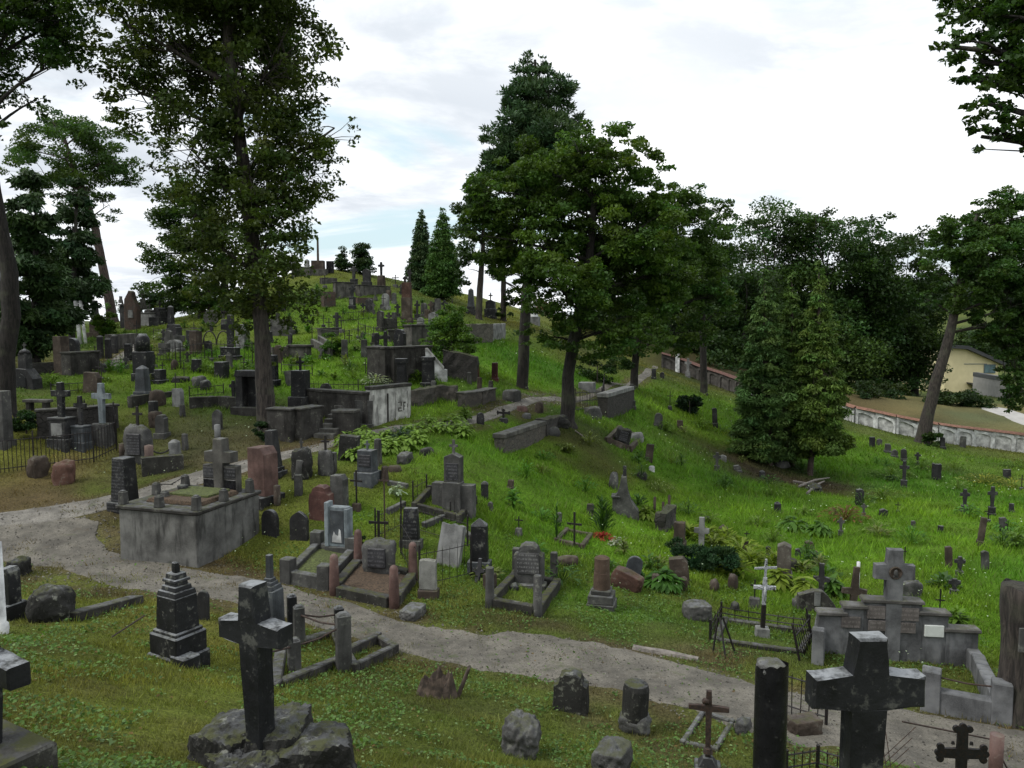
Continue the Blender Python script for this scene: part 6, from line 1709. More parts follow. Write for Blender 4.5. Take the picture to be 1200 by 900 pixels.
    wall([(318, 420), (340, 418)], 12, 'rubble wall before the slab-roofed tomb', 'rubble', .4, None)
    gravestone(330, 392, 374, 28, 'grey stepped tomb front under the hanging lime leaves', 'grey', 'flat', .3, T=.4)
    stone_cross(395, 388, 366, 9, 'dark cross beside the grey stepped tomb front', 'dark', .2, 1.2, None, .7, .36)
    wall([(374, 397), (395, 393)], 8, 'low grey plot front under the dark cross', 'concrete', .3, 'concretedark', .05)
    fence([(366, 400), (404, 404), (428, 398)], 'thin iron fence behind the clipped bright bush', h_px=18, gap=.25, bar=.012, rails=(.15, .85))
    # left upper rows
    fence([(112, 428), (160, 424), (206, 426)], 'iron fence with spikes across the foot of the hill path', h_px=22, gap=.16, bar=.012, rails=(.2, .8))
    fence([(206, 428), (240, 422), (296, 426)], 'iron fence with taller posts beyond the black pillar tomb', h_px=26, gap=.2, bar=.012, rails=(.15, .8))
    iron_cross(212, 432, 402, 10, 'black iron cross standing at the taller iron fence', 'iron', None, arm=.76)
    stone_cross(270, 420, 369, 22, 'large black stone cross on a squat block near the lime leaves', 'black', .26, 1., None, .62, .30, yaw=-8, tilt=2)
    gravestone(226, 408, 387, 15, 'wide dark slab stone near the round grave marker', 'dark', 'flat', 0, T=.3)
    gravestone(230, 414, 388, 12, 'dark reddish square pillar before the wide dark slab', 'brown', 'flat', .1, T=.9)
    s = place('round_marker', 248, 388, 364, 18, 'round grey disc-shaped grave marker on a post', 'gravestone', yaw=-5)
    o = lathe(bmesh.new(), [(s.W * .5, -.08), (s.W * .5, .08)], seg=22); bmesh.ops.rotate(o, cent=(0, 0, 0), matrix=Matrix.Rotation(PI / 2, 3, 'X'), verts=o.verts); bmesh.ops.translate(o, vec=(0, 0, s.H - s.W * .45), verts=o.verts)
    obj('disc', o, M['grey'], s.r); obj('stem', box(0, 0, -.2, s.W * .2, .12, s.H * .5, 1), M['dark'], s.r)
    iron_cross(263, 380, 360, 7, 'thin iron cross on the slope above the large black stone cross', 'iron', 'grey', .3, 1.2)
    gravestone(283, 408, 380, 13, 'pale fluted stone behind the large black stone cross', 'pale', 'flat', 0, T=.4)
    for i, (u, lab) in enumerate(((246, 'arched iron grave frame nearer the hill path'), (262, 'arched iron grave frame behind the large black stone cross'))):
        p = P(u, 404); m = depth(p) / F; bm = tube(bmesh.new(), [p + Vector((8 * m * math.cos(q), 0, max(0, math.sin(q)) * 16 * m)) for q in np.linspace(0, PI, 12)], .035, 5)
        o = obj('arched_frame', local(bm, o_ := thing_loc(p)), M['iron'], None, loc=p); tag(o, lab, 'grave frame')
    gravestone(206, 402, 380, 13, 'dark urn-topped pillar stone above a pale square block', 'dark', 'shoulder', .4, T=.8, basemat='grey')
    obelisk(201, 390, 358, 9, 'slim black pillar with a white knob near the crest, beside hanging leaves', 'black', base=.3, tap=.8, cap='pyramid')
    gravestone(205, 412, 398, 18, 'pale carved square stone at the iron fence', 'pale', 'round', .3, T=.5)
    stone_cross(193, 416, 402, 14, 'low grey cluster stone beside the hill path fence', 'grey', .5, .9, None, .6, .4)
    gravestone(238, 371, 350, 9, 'brown leaning stone under the hanging lime leaves', 'brown', 'slant', 0, T=.5, tilt=-10)
    gravestone(176, 380, 356, 11, 'grey pointed chapel-like stone on the left skyline', 'grey', 'peak', .3, T=.8, cross=.25)
    gravestone(188, 380, 352, 15, 'dark domed tomb on the left skyline next to the pointed one', 'dark', 'shoulder', .3, T=.8, cross=.3)
    wall([(160, 382), (184, 381)], 13, 'pale plot wall on the left skyline beside the ruined shrine', 'pale', .3, 'grey', .08)
    # ruined shrine
    s = place('ruined_shrine', 156, 386, 341, 16, 'tall ruined brown shrine with curved broken top on the left skyline', 'shrine', yaw=-6)
    W, H, r = s.W, s.H, s.r
    bm = prism(bmesh.new(), [(-.5 * W, -.3), (.5 * W, -.3), (.5 * W, H * .5), (.42 * W, H * .66), (.2 * W, H * .78), (.12 * W, H * .97), (-.12 * W, H), (-.3 * W, H * .86), (-.5 * W, H * .8)], 0, W * .5, .03)
    obj('body', roughen(bm, .05, 4, 1.5, 3), M['brickold'], r); obj('niche', box(0, -W * .26, H * .3, W * .4, .06, H * .2, .9), M['pale'], r)
    s = place('pillar_tomb', 147, 384, 351, 9, 'slim dark pillar with two iron finials beside the ruined shrine', 'monument')
    obj('pillar', box(0, 0, -.2, s.W, s.W * .8, s.H * .78 + .2, .95), M['dark'], s.r); obj('cap', box(0, 0, s.H * .782, s.W * 1.25, s.W, s.H * .06, 1), M['dark'], s.r)
    for sx in (-1, 1): obj('finial', tube(bmesh.new(), [(sx * s.W * .3, 0, s.H * .84), (sx * s.W * .3, 0, s.H)], [.07, .02], 6), M['iron'], s.r)
    gravestone(115, 394, 379, 16, 'brown square block tomb left of the yellow-green shrub', 'brown', 'flat', .3, T=.8)
    obelisk(112, 380, 352, 10, 'dark tall stone in the shade behind the brown block tomb', 'dark', base=.2, cap='flat')
    for i, (u, lab) in enumerate(((94, 'thicker of two white leaning posts under the slim evergreen'), (100.5, 'thinner of two white leaning posts under the slim evergreen'))):
        post(u, 403, 352, 4.6 - i, lab, 'whitebright', 'round', tilt=-5)
    wall([(128, 412), (158, 402)], 12, 'low grey wall with posts along the left of the hill path', 'concrete', .4, None)
    for i, (u, vb, vt, lab) in enumerate(((118, 420, 393, 'dark slim grave post first along the hill path'), (127, 420, 396, 'dark slim grave post second along the hill path'), (135, 414, 392, 'dark slim grave post third along the hill path'))): post(u, vb, vt, 6, lab, 'dark', 'cap')
    # shade under the evergreens
    s = place('shoulder_tomb', 31, 454, 402, 32, 'broad dark tomb with a domed pillar and cross in the shade of the evergreens', 'tomb', yaw=-8)
    W, H, r = s.W, s.H, s.r
    bm = prism(bmesh.new(), [(-.5 * W, -.3), (.5 * W, -.3), (.46 * W, H * .2), (.2 * W, H * .42), (-.2 * W, H * .44), (-.48 * W, H * .3)], 0, W * .5, .02); obj('base', roughen(bm, .01, 3, 3, 2), M['dark'], r)
    obj('arch_recess', at(prism(bmesh.new(), top_outline(W * .4, 0, H * .3, 'gothic'), -W * .26, .03, 0), (0, 0, H * .02)), M['black'], r)
    obj('pillar', box(0, 0, H * .42, W * .34, W * .34, H * .34, .95), M['dark'], r); obj('dome', lathe(bmesh.new(), [(W * .2, H * .76), (W * .17, H * .82), (W * .02, H * .88)], seg=12), M['dark'], r, True)
    obj('cross', cross_bm(H * .09, H * .14, .05, .05, .6, H * .87, .005), M['grey'], r)
    gravestone(73, 438, 394, 14, 'dark brown tall pillar slab in the shade above the fenced crosses', 'brown', 'flat', 0, T=.8)
    gravestone(86, 424, 396, 18, 'black headstone in the shade next to the brown pillar slab', 'black', 'round', .2, T=.4)
    wall([(78, 440), (112, 434)], 22, 'black low tomb wall in the shade above the fenced crosses', 'concretedark', .5, 'concretedark', .08)
    gravestone(108, 460, 436, 20, 'brown slanted stone on the grass above the pale grey cross', 'brown', 'slant', 0, T=.4, tilt=5)
    wall([(30, 440), (64, 436)], 12, 'broken stone edge under the dark evergreens', 'rubbledark', .4, None)
    gravestone(8, 452, 424, 12, 'dark slim stone leaning behind the curved old trunk', 'dark', 'slant', 0, T=.4, tilt=6)
M['whitebright'] = stone('weathered_white_post', (.55, .56, .55), .8, 0, .1, 0, .2, .1, .1)
M['pinkpale'] = stone('pale_pink_granite', (.16, .115, .10), .8, .3, .2, .1, .2, .3, .3)
M['reddish'] = stone('reddish_boulder_stone', (.095, .052, .04), .85, .35, .4, .1, .1, .5, .8)

def hilltop():
    s = place('cenotaph', 373, 321, 278, 17, 'hilltop monument with a tall pole on a square block', 'monument', yaw=0)
    W, H, r = s.W, s.H, s.r
    obj('block', box(0, 0, -.3, W * .85, W * .6, H * .36 + .3, .97), M['brown'], r); obj('pole', box(0, 0, H * .36, W * .14, W * .14, H * .64, .8), M['brown'], r)
    obj('step', box(0, -.2, -.3, W * 1.3, W * .9, H * .12 + .3, 1), M['concrete'], r)
    wall([(343, 325), (364, 323)], 9, 'pale wall of the hilltop plot beside the tall pole', 'concrete', .4, 'pale', .1)
    post(360, 322, 304, 5, 'pale pillar of the hilltop plot next to the tall pole', 'pale', 'cap')
    post(346, 322, 306, 4, 'pale pillar at the far corner of the hilltop plot', 'pale', 'cap')
    gravestone(387, 320, 306, 8, 'black slab stone on the hilltop beyond the pole block', 'black', 'flat', 0, T=.6)
    stone_cross(447, 336, 307, 8, 'slender dark cross on a rough mound, sharp against the sky on the hilltop', 'dark', .46, 1.15, 'brown', .72, .3, step=False)
    gravestone(430, 334, 315, 10, 'dark pointed stone under the rounded young tree', 'dark', 'peak', .2, T=.6)
    stone_cross(415, 342, 312, 9, 'dark tall cross tomb at the end of the hilltop retaining wall', 'dark', .5, 1., None, .7, .34)
    stone_cross(413, 362, 334, 8, 'black cross with a small white plate, below the hilltop retaining wall', 'black', .5, 1., None, .7, .3, plaque='pale')
    wall([(392, 350), (413, 348)], 16, 'grey retaining wall corner high on the hill', 'concrete', .4, 'concretedark', .08)
    wall([(419, 347), (455, 344)], 8, 'long grey retaining wall high on the hill', 'concrete', .4, 'concretedark', .06)
    wall([(378, 360), (392, 358)], 16, 'dark brown low wall beside the hill grass', 'brickold', .4, None)
    wall([(376, 333), (394, 331)], 5, 'short grey plot edge just under the summit', 'concrete', .3, None)
    wall([(418, 357), (436, 356)], 7, 'brownish plot edge between the hill crosses', 'brickold', .3, None)
    gravestone(433, 366, 350, 9, 'dark low stone below the brownish plot edge', 'dark', 'round', 0, T=.5)
    gravestone(452, 362, 344, 10, 'pale round-topped stone on the hillside under the slender cross', 'pale', 'round', .2, T=.4)
    s = place('twin_pillar_tomb', 477, 378, 331, 13, 'tall reddish-brown pillar tomb carrying two iron crosses on the hillside', 'tomb', yaw=-10)
    W, H, r = s.W, s.H, s.r
    z = tiers(r, W, W * .8, 0, [(1, H * .12), (.86, H * .5)], 'brown')
    obj('upper_block', box(0, 0, z, W * .8, W * .6, H - z, .94), M['brownred'], r)
    for dx, hh in ((-.15, .16), (.28, .34)): obj('cross', at(cross_bm(W * .4, H * hh, .12, .1, .7, H - .02, .004), (dx * W, 0, 0)), M['iron'], r)
    for i, (u, vb, vt, w, mt, k, lab) in enumerate((
        (489, 375, 352, 7, 'dark', 'cross', 'dark cross close beside the twin-cross pillar tomb'), (497, 372, 355, 8, 'grey', 'stone', 'grey stone in the row under the pointed thujas, nearest the pillar tomb'),
        (505, 370, 353, 7, 'brown', 'cross', 'brown cross in the row under the pointed thujas'), (513, 368, 350, 8, 'grey', 'stone', 'grey stone in the row under the thujas, third along'),
        (521, 368, 352, 8, 'dark', 'cross', 'dark cross in the row under the thujas, farthest from the pillar tomb'), (466, 372, 356, 7, 'dark', 'cross', 'small dark cross short of the twin-cross pillar tomb'),
        (530, 374, 350, 7, 'iron', 'iron', 'thin iron cross over the top of the loose green shrub'), (493, 388, 372, 9, 'pale', 'stone', 'pale pinnacled stone under the twin-cross pillar tomb'),
        (508, 385, 366, 12, 'pale', 'stone', 'pale square block stone beside the loose green shrub'), (456, 352, 340, 6, 'brown', 'stone', 'brown stub on the skyline beside the slender cross'), (462, 356, 343, 6, 'grey', 'stone', 'grey stub on the skyline, second from the slender cross'),
        (446, 388, 364, 9, 'concretedark', 'stone', 'dark gate pillar of the hillside plot'), (462, 386, 366, 6, 'grey', 'stone', 'pale gate pillar of the hillside plot'),
        (440, 352, 337, 5, 'grey', 'cross', 'small grey cross by the long hill retaining wall'), (470, 345, 333, 5, 'dark', 'cross', 'small dark cross at the skyline short of the thujas'))):
        if k == 'cross': stone_cross(u, vb, vt, w, lab, mt, .3, 1., None, .66, .32)
        elif k == 'iron': iron_cross(u, vb, vt, w, lab, 'iron', None)
        else: gravestone(u, vb, vt, w, lab, mt, ('flat', 'round', 'peak')[i % 3], .2, T=.6)
    wall([(446, 388), (464, 387)], 14, 'dark plot front between the hillside gate pillars', 'concretedark', .3, None)
    wall([(478, 408), (502, 404)], 22, 'grey vault front beside the loose green shrub', 'concrete', .6, 'concretedark', .12)
    wall([(455, 400), (480, 402)], 12, 'pale plot edge above the terrace crosses', 'concrete', .3, 'concretedark', .08)
    fence([(462, 390), (505, 388)], 'thin iron rail on posts across the hillside above the terrace crosses', h_px=14, gap=1.2, rails=(.5, .9), spike=False, bar=.02)
    obelisk(552, 368, 338, 11, 'tall grey obelisk with a rounded point on the crest', 'bluegrey', 'dark', .3, .7, 'pyramid', 2)
    gravestone(575, 372, 343, 13, 'black stepped tomb with a small cross on the crest', 'black', 'peak', .35, T=.8, cross=.28)
    wall([(548, 402), (574, 400)], 21, 'pale rubble retaining wall below the crest obelisk', 'rubblepale', .5, None, rough=.06)
    wall([(574, 398), (588, 396)], 18, 'taller pale stones ending the rubble retaining wall', 'pale', .5, None, rough=.08)
    s = place('white_statue', 626, 380, 350, 12, 'white statue-like figure of stone between the trunks on the crest', 'statue')
    bm = lathe(bmesh.new(), [(s.W * .4, -.1), (s.W * .42, s.H * .3), (s.W * .28, s.H * .55), (s.W * .22, s.H * .7), (s.W * .10, s.H * .78), (s.W * .14, s.H * .88), (s.W * .02, s.H * .97)], seg=14); obj('figure', bm, M['white'], s.r, True)
    obj('block', box(0, 0, -.3, s.W, s.W, s.H * .3 + .3, 1), M['pale'], s.r)
M['rubblepale'] = rubble('pale_rubble_masonry', (.14, .128, .105), (.085, .08, .068), (.065, .06, .052), 3.)

def ridge_and_meadow():
    # raised bed with stone wall at the ridge
    wall([(585, 528), (634, 508)], 12, 'cement-topped rubble wall holding a grassy plot on the ridge', 'rubble', .4, 'concrete', .16, below=1.2)
    wall([(634, 508), (650, 497)], 10, 'broken end of the ridge plot wall beside the maple', 'rubbledark', .5, None, rough=.1)
    boulder(563, 497, 483, 10, 'dark slim leaning stone at the edge of the upper path', 'dark', .6, .1, .3)
    iron_cross(590, 494, 480, 16, 'tangle of black iron grave cross on the grassy ridge plot', 'iron', 'dark', .3, .7, 'budded')
    for i, (u, v, w, lab) in enumerate(((612, 482, 14, 'pinkish stone beside the upper path on the ridge'), (617, 490, 12, 'grey stone on the grassy ridge plot'), (632, 484, 12, 'brown upright stone before the maple on the ridge'))): boulder(u, v, v - (7, 6, 14)[i], w, lab, ('pink', 'grey', 'brown')[i], .7, .2, .5)
    boulder(655, 500, 486, 26, 'dark split rock against the maple trunk', 'roughdark', .8, .25, .5)
    boulder(648, 510, 500, 18, 'pale rock under the dark split one at the ridge', 'rough', .7, .2, .4)
    # fenced plot behind maple
    fence([(674, 484), (705, 480), (708, 462)], 'dark iron fence of the plot behind the maple trunk', h_px=28, gap=.3, bar=.018, rails=(.15, .5, .85))
    wall([(706, 488), (738, 476)], 22, 'dark stone plot wall with pale cement top behind the maple', 'rubbledark', .5, 'pale', .2, below=1.)
    boulder(695, 490, 476, 22, 'grey stone block at the corner of the dark plot wall', 'rough', .8, .15, .5)
    stone_cross(740, 478, 450, 9, 'grey slim stone post-cross at the end of the dark plot wall', 'grey', .3, 1.2, None, .8, .4)
    gravestone(688, 456, 448, 18, 'flat pale slab tomb at the ridge path behind the maple', 'pale', 'flat', 0, T=1.)
    # collapsed grave
    kerb([(712, 518), (738, 528), (752, 516), (726, 504)], 'collapsed grave kerb on the shaded slope below the ridge', 'brown', .2, .2)
    rock_monument(728, 520, 500, 20, 'toppled dark monument piled in the collapsed grave', 'roughdark', 'plaque', 0, tilt=14)
    boulder(745, 518, 507, 22, 'pale broken slab tilted on the collapsed grave', 'pale', .5, .12, .6, tilt=-14)
    gravestone(760, 540, 520, 9, 'brown standing stone below the collapsed grave', 'brown', 'jag', 0, T=.6, tilt=6)
    boulder(764, 552, 546, 10, 'small white stone lying below the brown standing stone', 'white', .8)
    boulder(753, 561, 553, 18, 'dark flat stone sunk in the slope', 'roughdark', .7, .1, .4)
    # draped monument
    s = place('draped_monument', 733, 604, 546, 30, 'grey swooping monument like a draped pillar with a broken cross top', 'monument', yaw=-10)
    W, H, r = s.W, s.H, s.r
    bm = prism(bmesh.new(), [(-.5 * W, -.4), (.62 * W, -.5), (.5 * W, H * .12), (.2 * W, H * .3), (.06 * W, H * .5), (.02 * W, H * .8), (-.16 * W, H * .8), (-.3 * W, H * .45), (-.5 * W, H * .38)], 0, W * .5, .02)
    obj('swoop', roughen(bm, .012, 4, 3, 3), M['grey'], r); obj('ledge', box(-W * .38, -.02, H * .38, W * .34, W * .55, .06, 1), M['grey'], r)
    obj('cross_stub', roughen(box(-W * .05, 0, H * .8, W * .14, W * .14, H * .2, .8), .02, 2, 6, 1), M['dark'], r)
    rock = boulder(720, 573, 554, 14, 'rough brown rock behind the swooping monument', 'rough', .8)
    plant(757, 608, 26, 'yellow-green hosta before the ruined brick grave', (.16, .20, .03), 70, .4)
    wall([(774, 622), (787, 616)], 20, 'ruined brick grave wall in the meadow', 'rubbledark', .35, None, rough=.12)
    for i, (u, vt, lab) in enumerate(((767, 582, 'rusty iron stake first in the ruined brick grave'), (777, 588, 'rusty iron stake second in the ruined brick grave'), (784, 580, 'rusty iron stake last in the ruined brick grave'))): post(u, 600, vt, 3.2, lab, 'rust', 'round')
    gravestone(796, 644, 611, 15, 'brown headstone broken across beside the ruined brick grave', 'brown', 'jag', .3, T=.6, rough=.02)
    gravestone(787, 600, 592, 10, 'small grey slab top in the ruined brick grave', 'grey', 'flat', 0, T=.8)
    stone_cross(822, 640, 606, 17, 'pale stone cross standing among yellow ferns', 'pale', 0, beam=.34)
    boulder(829, 612, 605, 9, 'dark stone knob just behind the pale cross in the ferns', 'dark')
    boulder(848, 624, 616, 12, 'small brown stone in the meadow beyond the yellow ferns', 'brown')
    # shrine stone, cross trio
    s = gravestone(918, 686, 636, 19, 'narrow stone shrine with a gabled top in the meadow', 'browngrey', 'peak', .3, T=.8)
    boulder(929, 670, 655, 18, 'dark mossy stone behind the gabled shrine', 'darkmoss', .7)
    iron_cross(884, 712, 678, 10, 'black iron cross on a low rock behind the slim silver crucifix', 'iron', 'rough', .35, 1.6)
    stone_cross(962, 700, 660, 18, 'dark stone cross rising behind a curved grey tomb', 'dark', 0, beam=.3, rough=.01)
    s = place('curved_tomb', 957, 716, 690, 44, 'low curved grey tomb with swept sides below the dark stone cross', 'tomb', yaw=-8)
    W, H, r = s.W, s.H, s.r
    obj('swept_wall', roughen(prism(bmesh.new(), [(-.5 * W, -.3), (.5 * W, -.3), (.46 * W, H * .3), (.25 * W, H * .75), (.12 * W, H * .95), (-.1 * W, H * .95), (-.3 * W, H * .8), (-.5 * W, H * .75)], 0, W * .25, .015), .008, 4, 4, 3), M['concretedark'], r)
    obj('white_patch', box(-.02 * W, -W * .13, H * .3, W * .16, .03, H * .6, 1), M['pale'], r)
    stone_cross(999, 712, 664, 28, 'brown leaning cross with short arms next to the stepped wall tomb', 'brown', 0, beam=.24, arm=.5, rough=.01, tilt=4)
    post(1005, 690, 658, 4, 'thin white stake behind the brown leaning cross', 'white', 'round')
    boulder(1068, 700, 680, 32, 'rough stone mound behind the tall cross of the wall tomb', 'rough', .6, .2, .4)
    boulder(937, 712, 700, 18, 'white-speckled broken stone heap beside the curved tomb', 'rough', .8, .3)
    boulder(860, 690, 672, 16, 'brown stone lying in the grass before the juniper', 'brown', .7, .2)
    boulder(862, 716, 706, 18, 'dark flat stone by the low rusty fence corner', 'roughdark', .6)
    boulder(838, 692, 680, 16, 'brown pair-topped stone in front of the juniper', 'brown', .7, .25)
    iron_cross(1101, 722, 690, 10, 'thin dark cross in bright weeds right behind the wall tomb', 'iron', None)
    # scattered little graves of the hollow
    small = [ (893, 560, 551, 6, 'post', 'dark', 'little dark post below the thujas'), (911, 600, 588, 7, 'post', 'dark', 'dark square post in the open meadow below the thujas'),
      (840, 552, 530, 7, 'cross', 'grey', 'small pale cross on the slope beside the thujas'), (847, 540, 533, 9, 'stone', 'pale', 'pale square stone by the small cross near the thujas'), (838, 500, 478, 7, 'stone', 'dark', 'dark upright post-stone between the yew and the thujas'),
      (785, 480, 458, 7, 'iron', 'iron', 'black iron cross on the slope above the yew'), (771, 500, 484, 11, 'stone', 'rough', 'rough grey headstone in the weeds below the yew'), (797, 502, 492, 7, 'stone', 'brown', 'brown stub in the weeds below the yew'),
      (806, 442, 420, 6, 'cross', 'pale', 'pale cross near the upper end of the red-capped wall'), (794, 436, 414, 5, 'stone', 'white', 'white slim pillar at the upper end of the red-capped wall'), (766, 444, 432, 6, 'stone', 'dark', 'dark stone at the top of the ridge path'),
      (776, 443, 436, 5, 'stone', 'dark', 'tiny dark stub below the white slim pillar'), (843, 448, 438, 7, 'cross', 'grey', 'grey cross against the middle of the red-capped wall'), (868, 508, 498, 6, 'cross', 'brown', 'small brown cross at the shaded edge of the thujas'), (864, 552, 545, 10, 'stone', 'grey', 'flat grey stone below the thuja shade'),
      (1059, 572, 540, 8, 'cross', 'dark', 'dark tall cross on a tapering stone in the open hollow'), (1059, 540, 526, 8, 'stone', 'dark', 'dark knob-topped stone behind the tall dark cross of the hollow'), (1097, 562, 543, 10, 'stone', 'dark', 'dark wide stone beside a white-flowered patch in the hollow'), (1075, 545, 530, 5, 'cross', 'dark', 'thin dark cross among pale flowers in the hollow'),
      (1130, 600, 573, 8, 'cross', 'dark', 'dark post-like cross in the far meadow'), (1162, 604, 570, 8, 'cross', 'dark', 'dark cross with a leaning stub in the far meadow'), (1158, 612, 594, 9, 'iron', 'iron', 'short iron cross before the leaning stub in the far meadow'), (1148, 640, 606, 8, 'stone', 'brown', 'brown tapering stone alone in the meadow'), (1030, 522, 514, 6, 'stone', 'grey', 'small grey stone near the shade of the thujas'),
      (1040, 530, 520, 8, 'stone', 'grey', 'grey rounded stone in a row toward the white wall'), (1022, 524, 512, 6, 'stone', 'dark', 'dark stone in a row toward the white wall'), (1048, 535, 527, 8, 'stone', 'grey', 'low grey stone at the end of the row toward the white wall'), (1128, 524, 511, 6, 'stone', 'grey', 'grey upright stone touching the white wall'), (1105, 526, 512, 6, 'stone', 'dark', 'dark stone before the white wall'),
      (1007, 592, 573, 9, 'stone', 'dark', 'dark stone in a mossy plot of the hollow'), (1012, 605, 590, 5, 'cross', 'grey', 'thin grey cross below the mossy plot of the hollow'), (985, 628, 606, 6, 'cross', 'grey', 'grey cross with white flowers at its foot'), (1052, 600, 588, 6, 'iron', 'iron', 'small iron cross in reddish weeds'), (1035, 604, 596, 9, 'stone', 'dark', 'low dark stone beside reddish weeds'),
      (1070, 618, 610, 6, 'stone', 'grey', 'tiny grey stone in the middle of the meadow'), (1102, 624, 616, 6, 'stone', 'dark', 'tiny dark stone in the middle of the meadow'), (948, 642, 634, 12, 'stone', 'brown', 'brown square stone among yellow plants in the meadow'), (935, 652, 643, 7, 'stone', 'dark', 'dark stub above the gabled shrine'), (955, 656, 645, 6, 'stone', 'brown', 'brown stub above the dark stone cross'),
      (1112, 665, 640, 8, 'stone', 'brown', 'brown pinnacle stone behind the wall tomb'), (1124, 676, 652, 9, 'cross', 'dark', 'dark cross behind the wall tomb'), (1118, 696, 678, 10, 'cross', 'dark', 'dark cross in grass just beyond the wall tomb'), (1060, 662, 640, 4, 'iron', 'iron', 'thin iron cross seen past the arm of the wall tomb cross'), (1155, 668, 645, 8, 'stone', 'grey', 'grey stone on the meadow rim by the trunk stub'),
      (1197, 575, 556, 7, 'iron', 'iron', 'black iron cross at the far meadow edge'), (1180, 560, 550, 8, 'stone', 'dark', 'dark stone before the yellow plants near the wall'), (875, 632, 622, 6, 'iron', 'iron', 'thin iron cross in the meadow beyond the ferns'), (874, 648, 634, 6, 'stone', 'brown', 'brown slim stone between the ferns and the shrine'), (900, 650, 640, 7, 'stone', 'darkmoss', 'mossy stone short of the gabled shrine'),
      (1176, 622, 606, 8, 'stone', 'grey', 'grey stones heaped near the far meadow cross'), (1185, 600, 590, 6, 'stone', 'dark', 'dark stub right of the far meadow cross'), (575, 598, 588, 6, 'stone', 'grey', 'small grey stump in bright grass above the pointed black stele'), (598, 572, 562, 8, 'stone', 'brown', 'brown stone half sunk on the bright ridge slope'), (655, 616, 600, 6, 'stone', 'grey', 'pale thin stone left of the white meadow flowers'), (691, 604, 590, 10, 'stone', 'darkmoss', 'mossy stone heap behind the leafy plant')]
    for i, (u, vb, vt, w, k, mt, lab) in enumerate(small):
        if k == 'cross': stone_cross(u, vb, vt, w * 1.3, lab, mt, .3, .8, None, .66, .34)
        elif k == 'iron': iron_cross(u, vb, vt, w, lab, 'iron', 'dark', .2, .8)
        elif k == 'post': post(u, vb, vt, w, lab, mt, 'cap')
        else: gravestone(u, vb, vt, w, lab, mt, ('flat', 'round', 'jag', 'peak', 'slant')[i % 5], (.2, 0)[i % 2], T=.6, tilt=random.Random(i).uniform(-6, 6))
    boulder(955, 576, 568, 26, 'low heap of dark stones under the thujas', 'roughdark', .7, .35, .3)
    boulder(918, 548, 540, 20, 'flat pale stone in the shade of the thujas', 'grey', .6)
    # plants of the beds
    g = 'pale hostas in the bed beside the upper path'
    r = random.Random(12)
    for i in range(34):
        u = r.uniform(405, 545); v = 540 - (u - 400) * .10 + r.uniform(-24, 2) - (6 if u > 500 else 0)
        plant(u, v, r.uniform(22, 34), 'pale yellow-green hosta in the bed beside the upper path', (.20, .27, .055), 70, .40, .19, .6, group=g, seed=500 + i)
    for i, (u, v, w, lab) in enumerate(((830, 636, 40, 'yellow fern clump behind the pale stone cross'), (806, 632, 26, 'yellow fern clump nearer the ruined brick grave'), (868, 650, 50, 'yellow fern clump above the dark juniper'), (880, 664, 40, 'yellow fern clump beside the black iron cross on rock'), (906, 668, 32, 'yellow fern clump against the gabled shrine'), (862, 676, 34, 'yellow-green fern clump at the end of the juniper'),
            (912, 690, 34, 'yellow-green clump under the gabled shrine'), (942, 700, 30, 'bright yellow broad leaves beside the curved tomb'), (975, 700, 26, 'green leafy clump between the curved tomb and the brown cross'), (850, 640, 40, 'yellow fern clump sloping down from the pale cross'), (930, 622, 40, 'pale hosta patch in the upper meadow'), (960, 628, 30, 'pale hosta patch beside the brown square stone'))):
        plant(u, v, w, lab, (.19, .22, .035) if 'yellow' in lab else (.09, .16, .03), 75, .45, .36 if 'fern' in lab else .3, .22 if 'fern' in lab else .45, 'fern_plant' if 'fern' in lab else 'hosta_plant', up=1.2 if 'fern' in lab else .5, seed=600 + i)
    for i, (u, v, w, lab) in enumerate(((1045, 560, 60, 'yellow-green weed patch in the middle of the hollow'), (1080, 548, 50, 'yellow-green weed patch behind the thin dark cross'), (1150, 566, 60, 'yellow flowering patch in the far meadow'), (1185, 572, 50, 'yellow flowering patch at the meadow edge'), (1190, 548, 40, 'pale yellow weeds before the white wall'), (1035, 585, 50, 'reddish-green weed patch in the hollow'), (990, 610, 60, 'rust-coloured dock weeds in the meadow'),
            (1120, 740, 30, 'bright weeds behind the low end of the wall tomb'), (820, 500, 30, 'hosta patch under the yew on the slope'), (780, 505, 24, 'hosta beside the rough grey headstone'), (1190, 640, 40, 'yellow weeds at the meadow rim'), (230, 432, 40, 'yellow-green fern bed behind the dark stub'), (250, 438, 36, 'pale hostas in front of the fern bed'), (285, 440, 24, 'pale plants beside the portal tomb'), (505, 436, 20, 'weeds at the foot of the scrolled black pillar'), (490, 448, 22, 'tall weeds between the two black pillars'), (440, 452, 40, 'white-flowered weeds at the dark retaining wall'), (470, 520, 40, 'bluish tall iris leaves in the hosta bed'), (545, 494, 14, 'yellow-flowered clump at the upper path'), (60, 452, 34, 'pale leafy plants in the shade under the evergreens'), (190, 398, 24, 'white-flowered bush beside the hill path'), (275, 352, 26, 'yellow flowers on the bank under the lime leaves'))):
        c = (.22, .20, .03) if 'yellow flower' in lab else (.16, .07, .03) if 'rust' in lab else (.3, .3, .24) if 'white-fl' in lab else (.05, .08, .05) if 'bluish' in lab else (.12, .18, .03)
        st = plant(u, v, w, lab, c, 110, .5, .2, .35, 'weed_patch', seed=700 + i, up=1.)
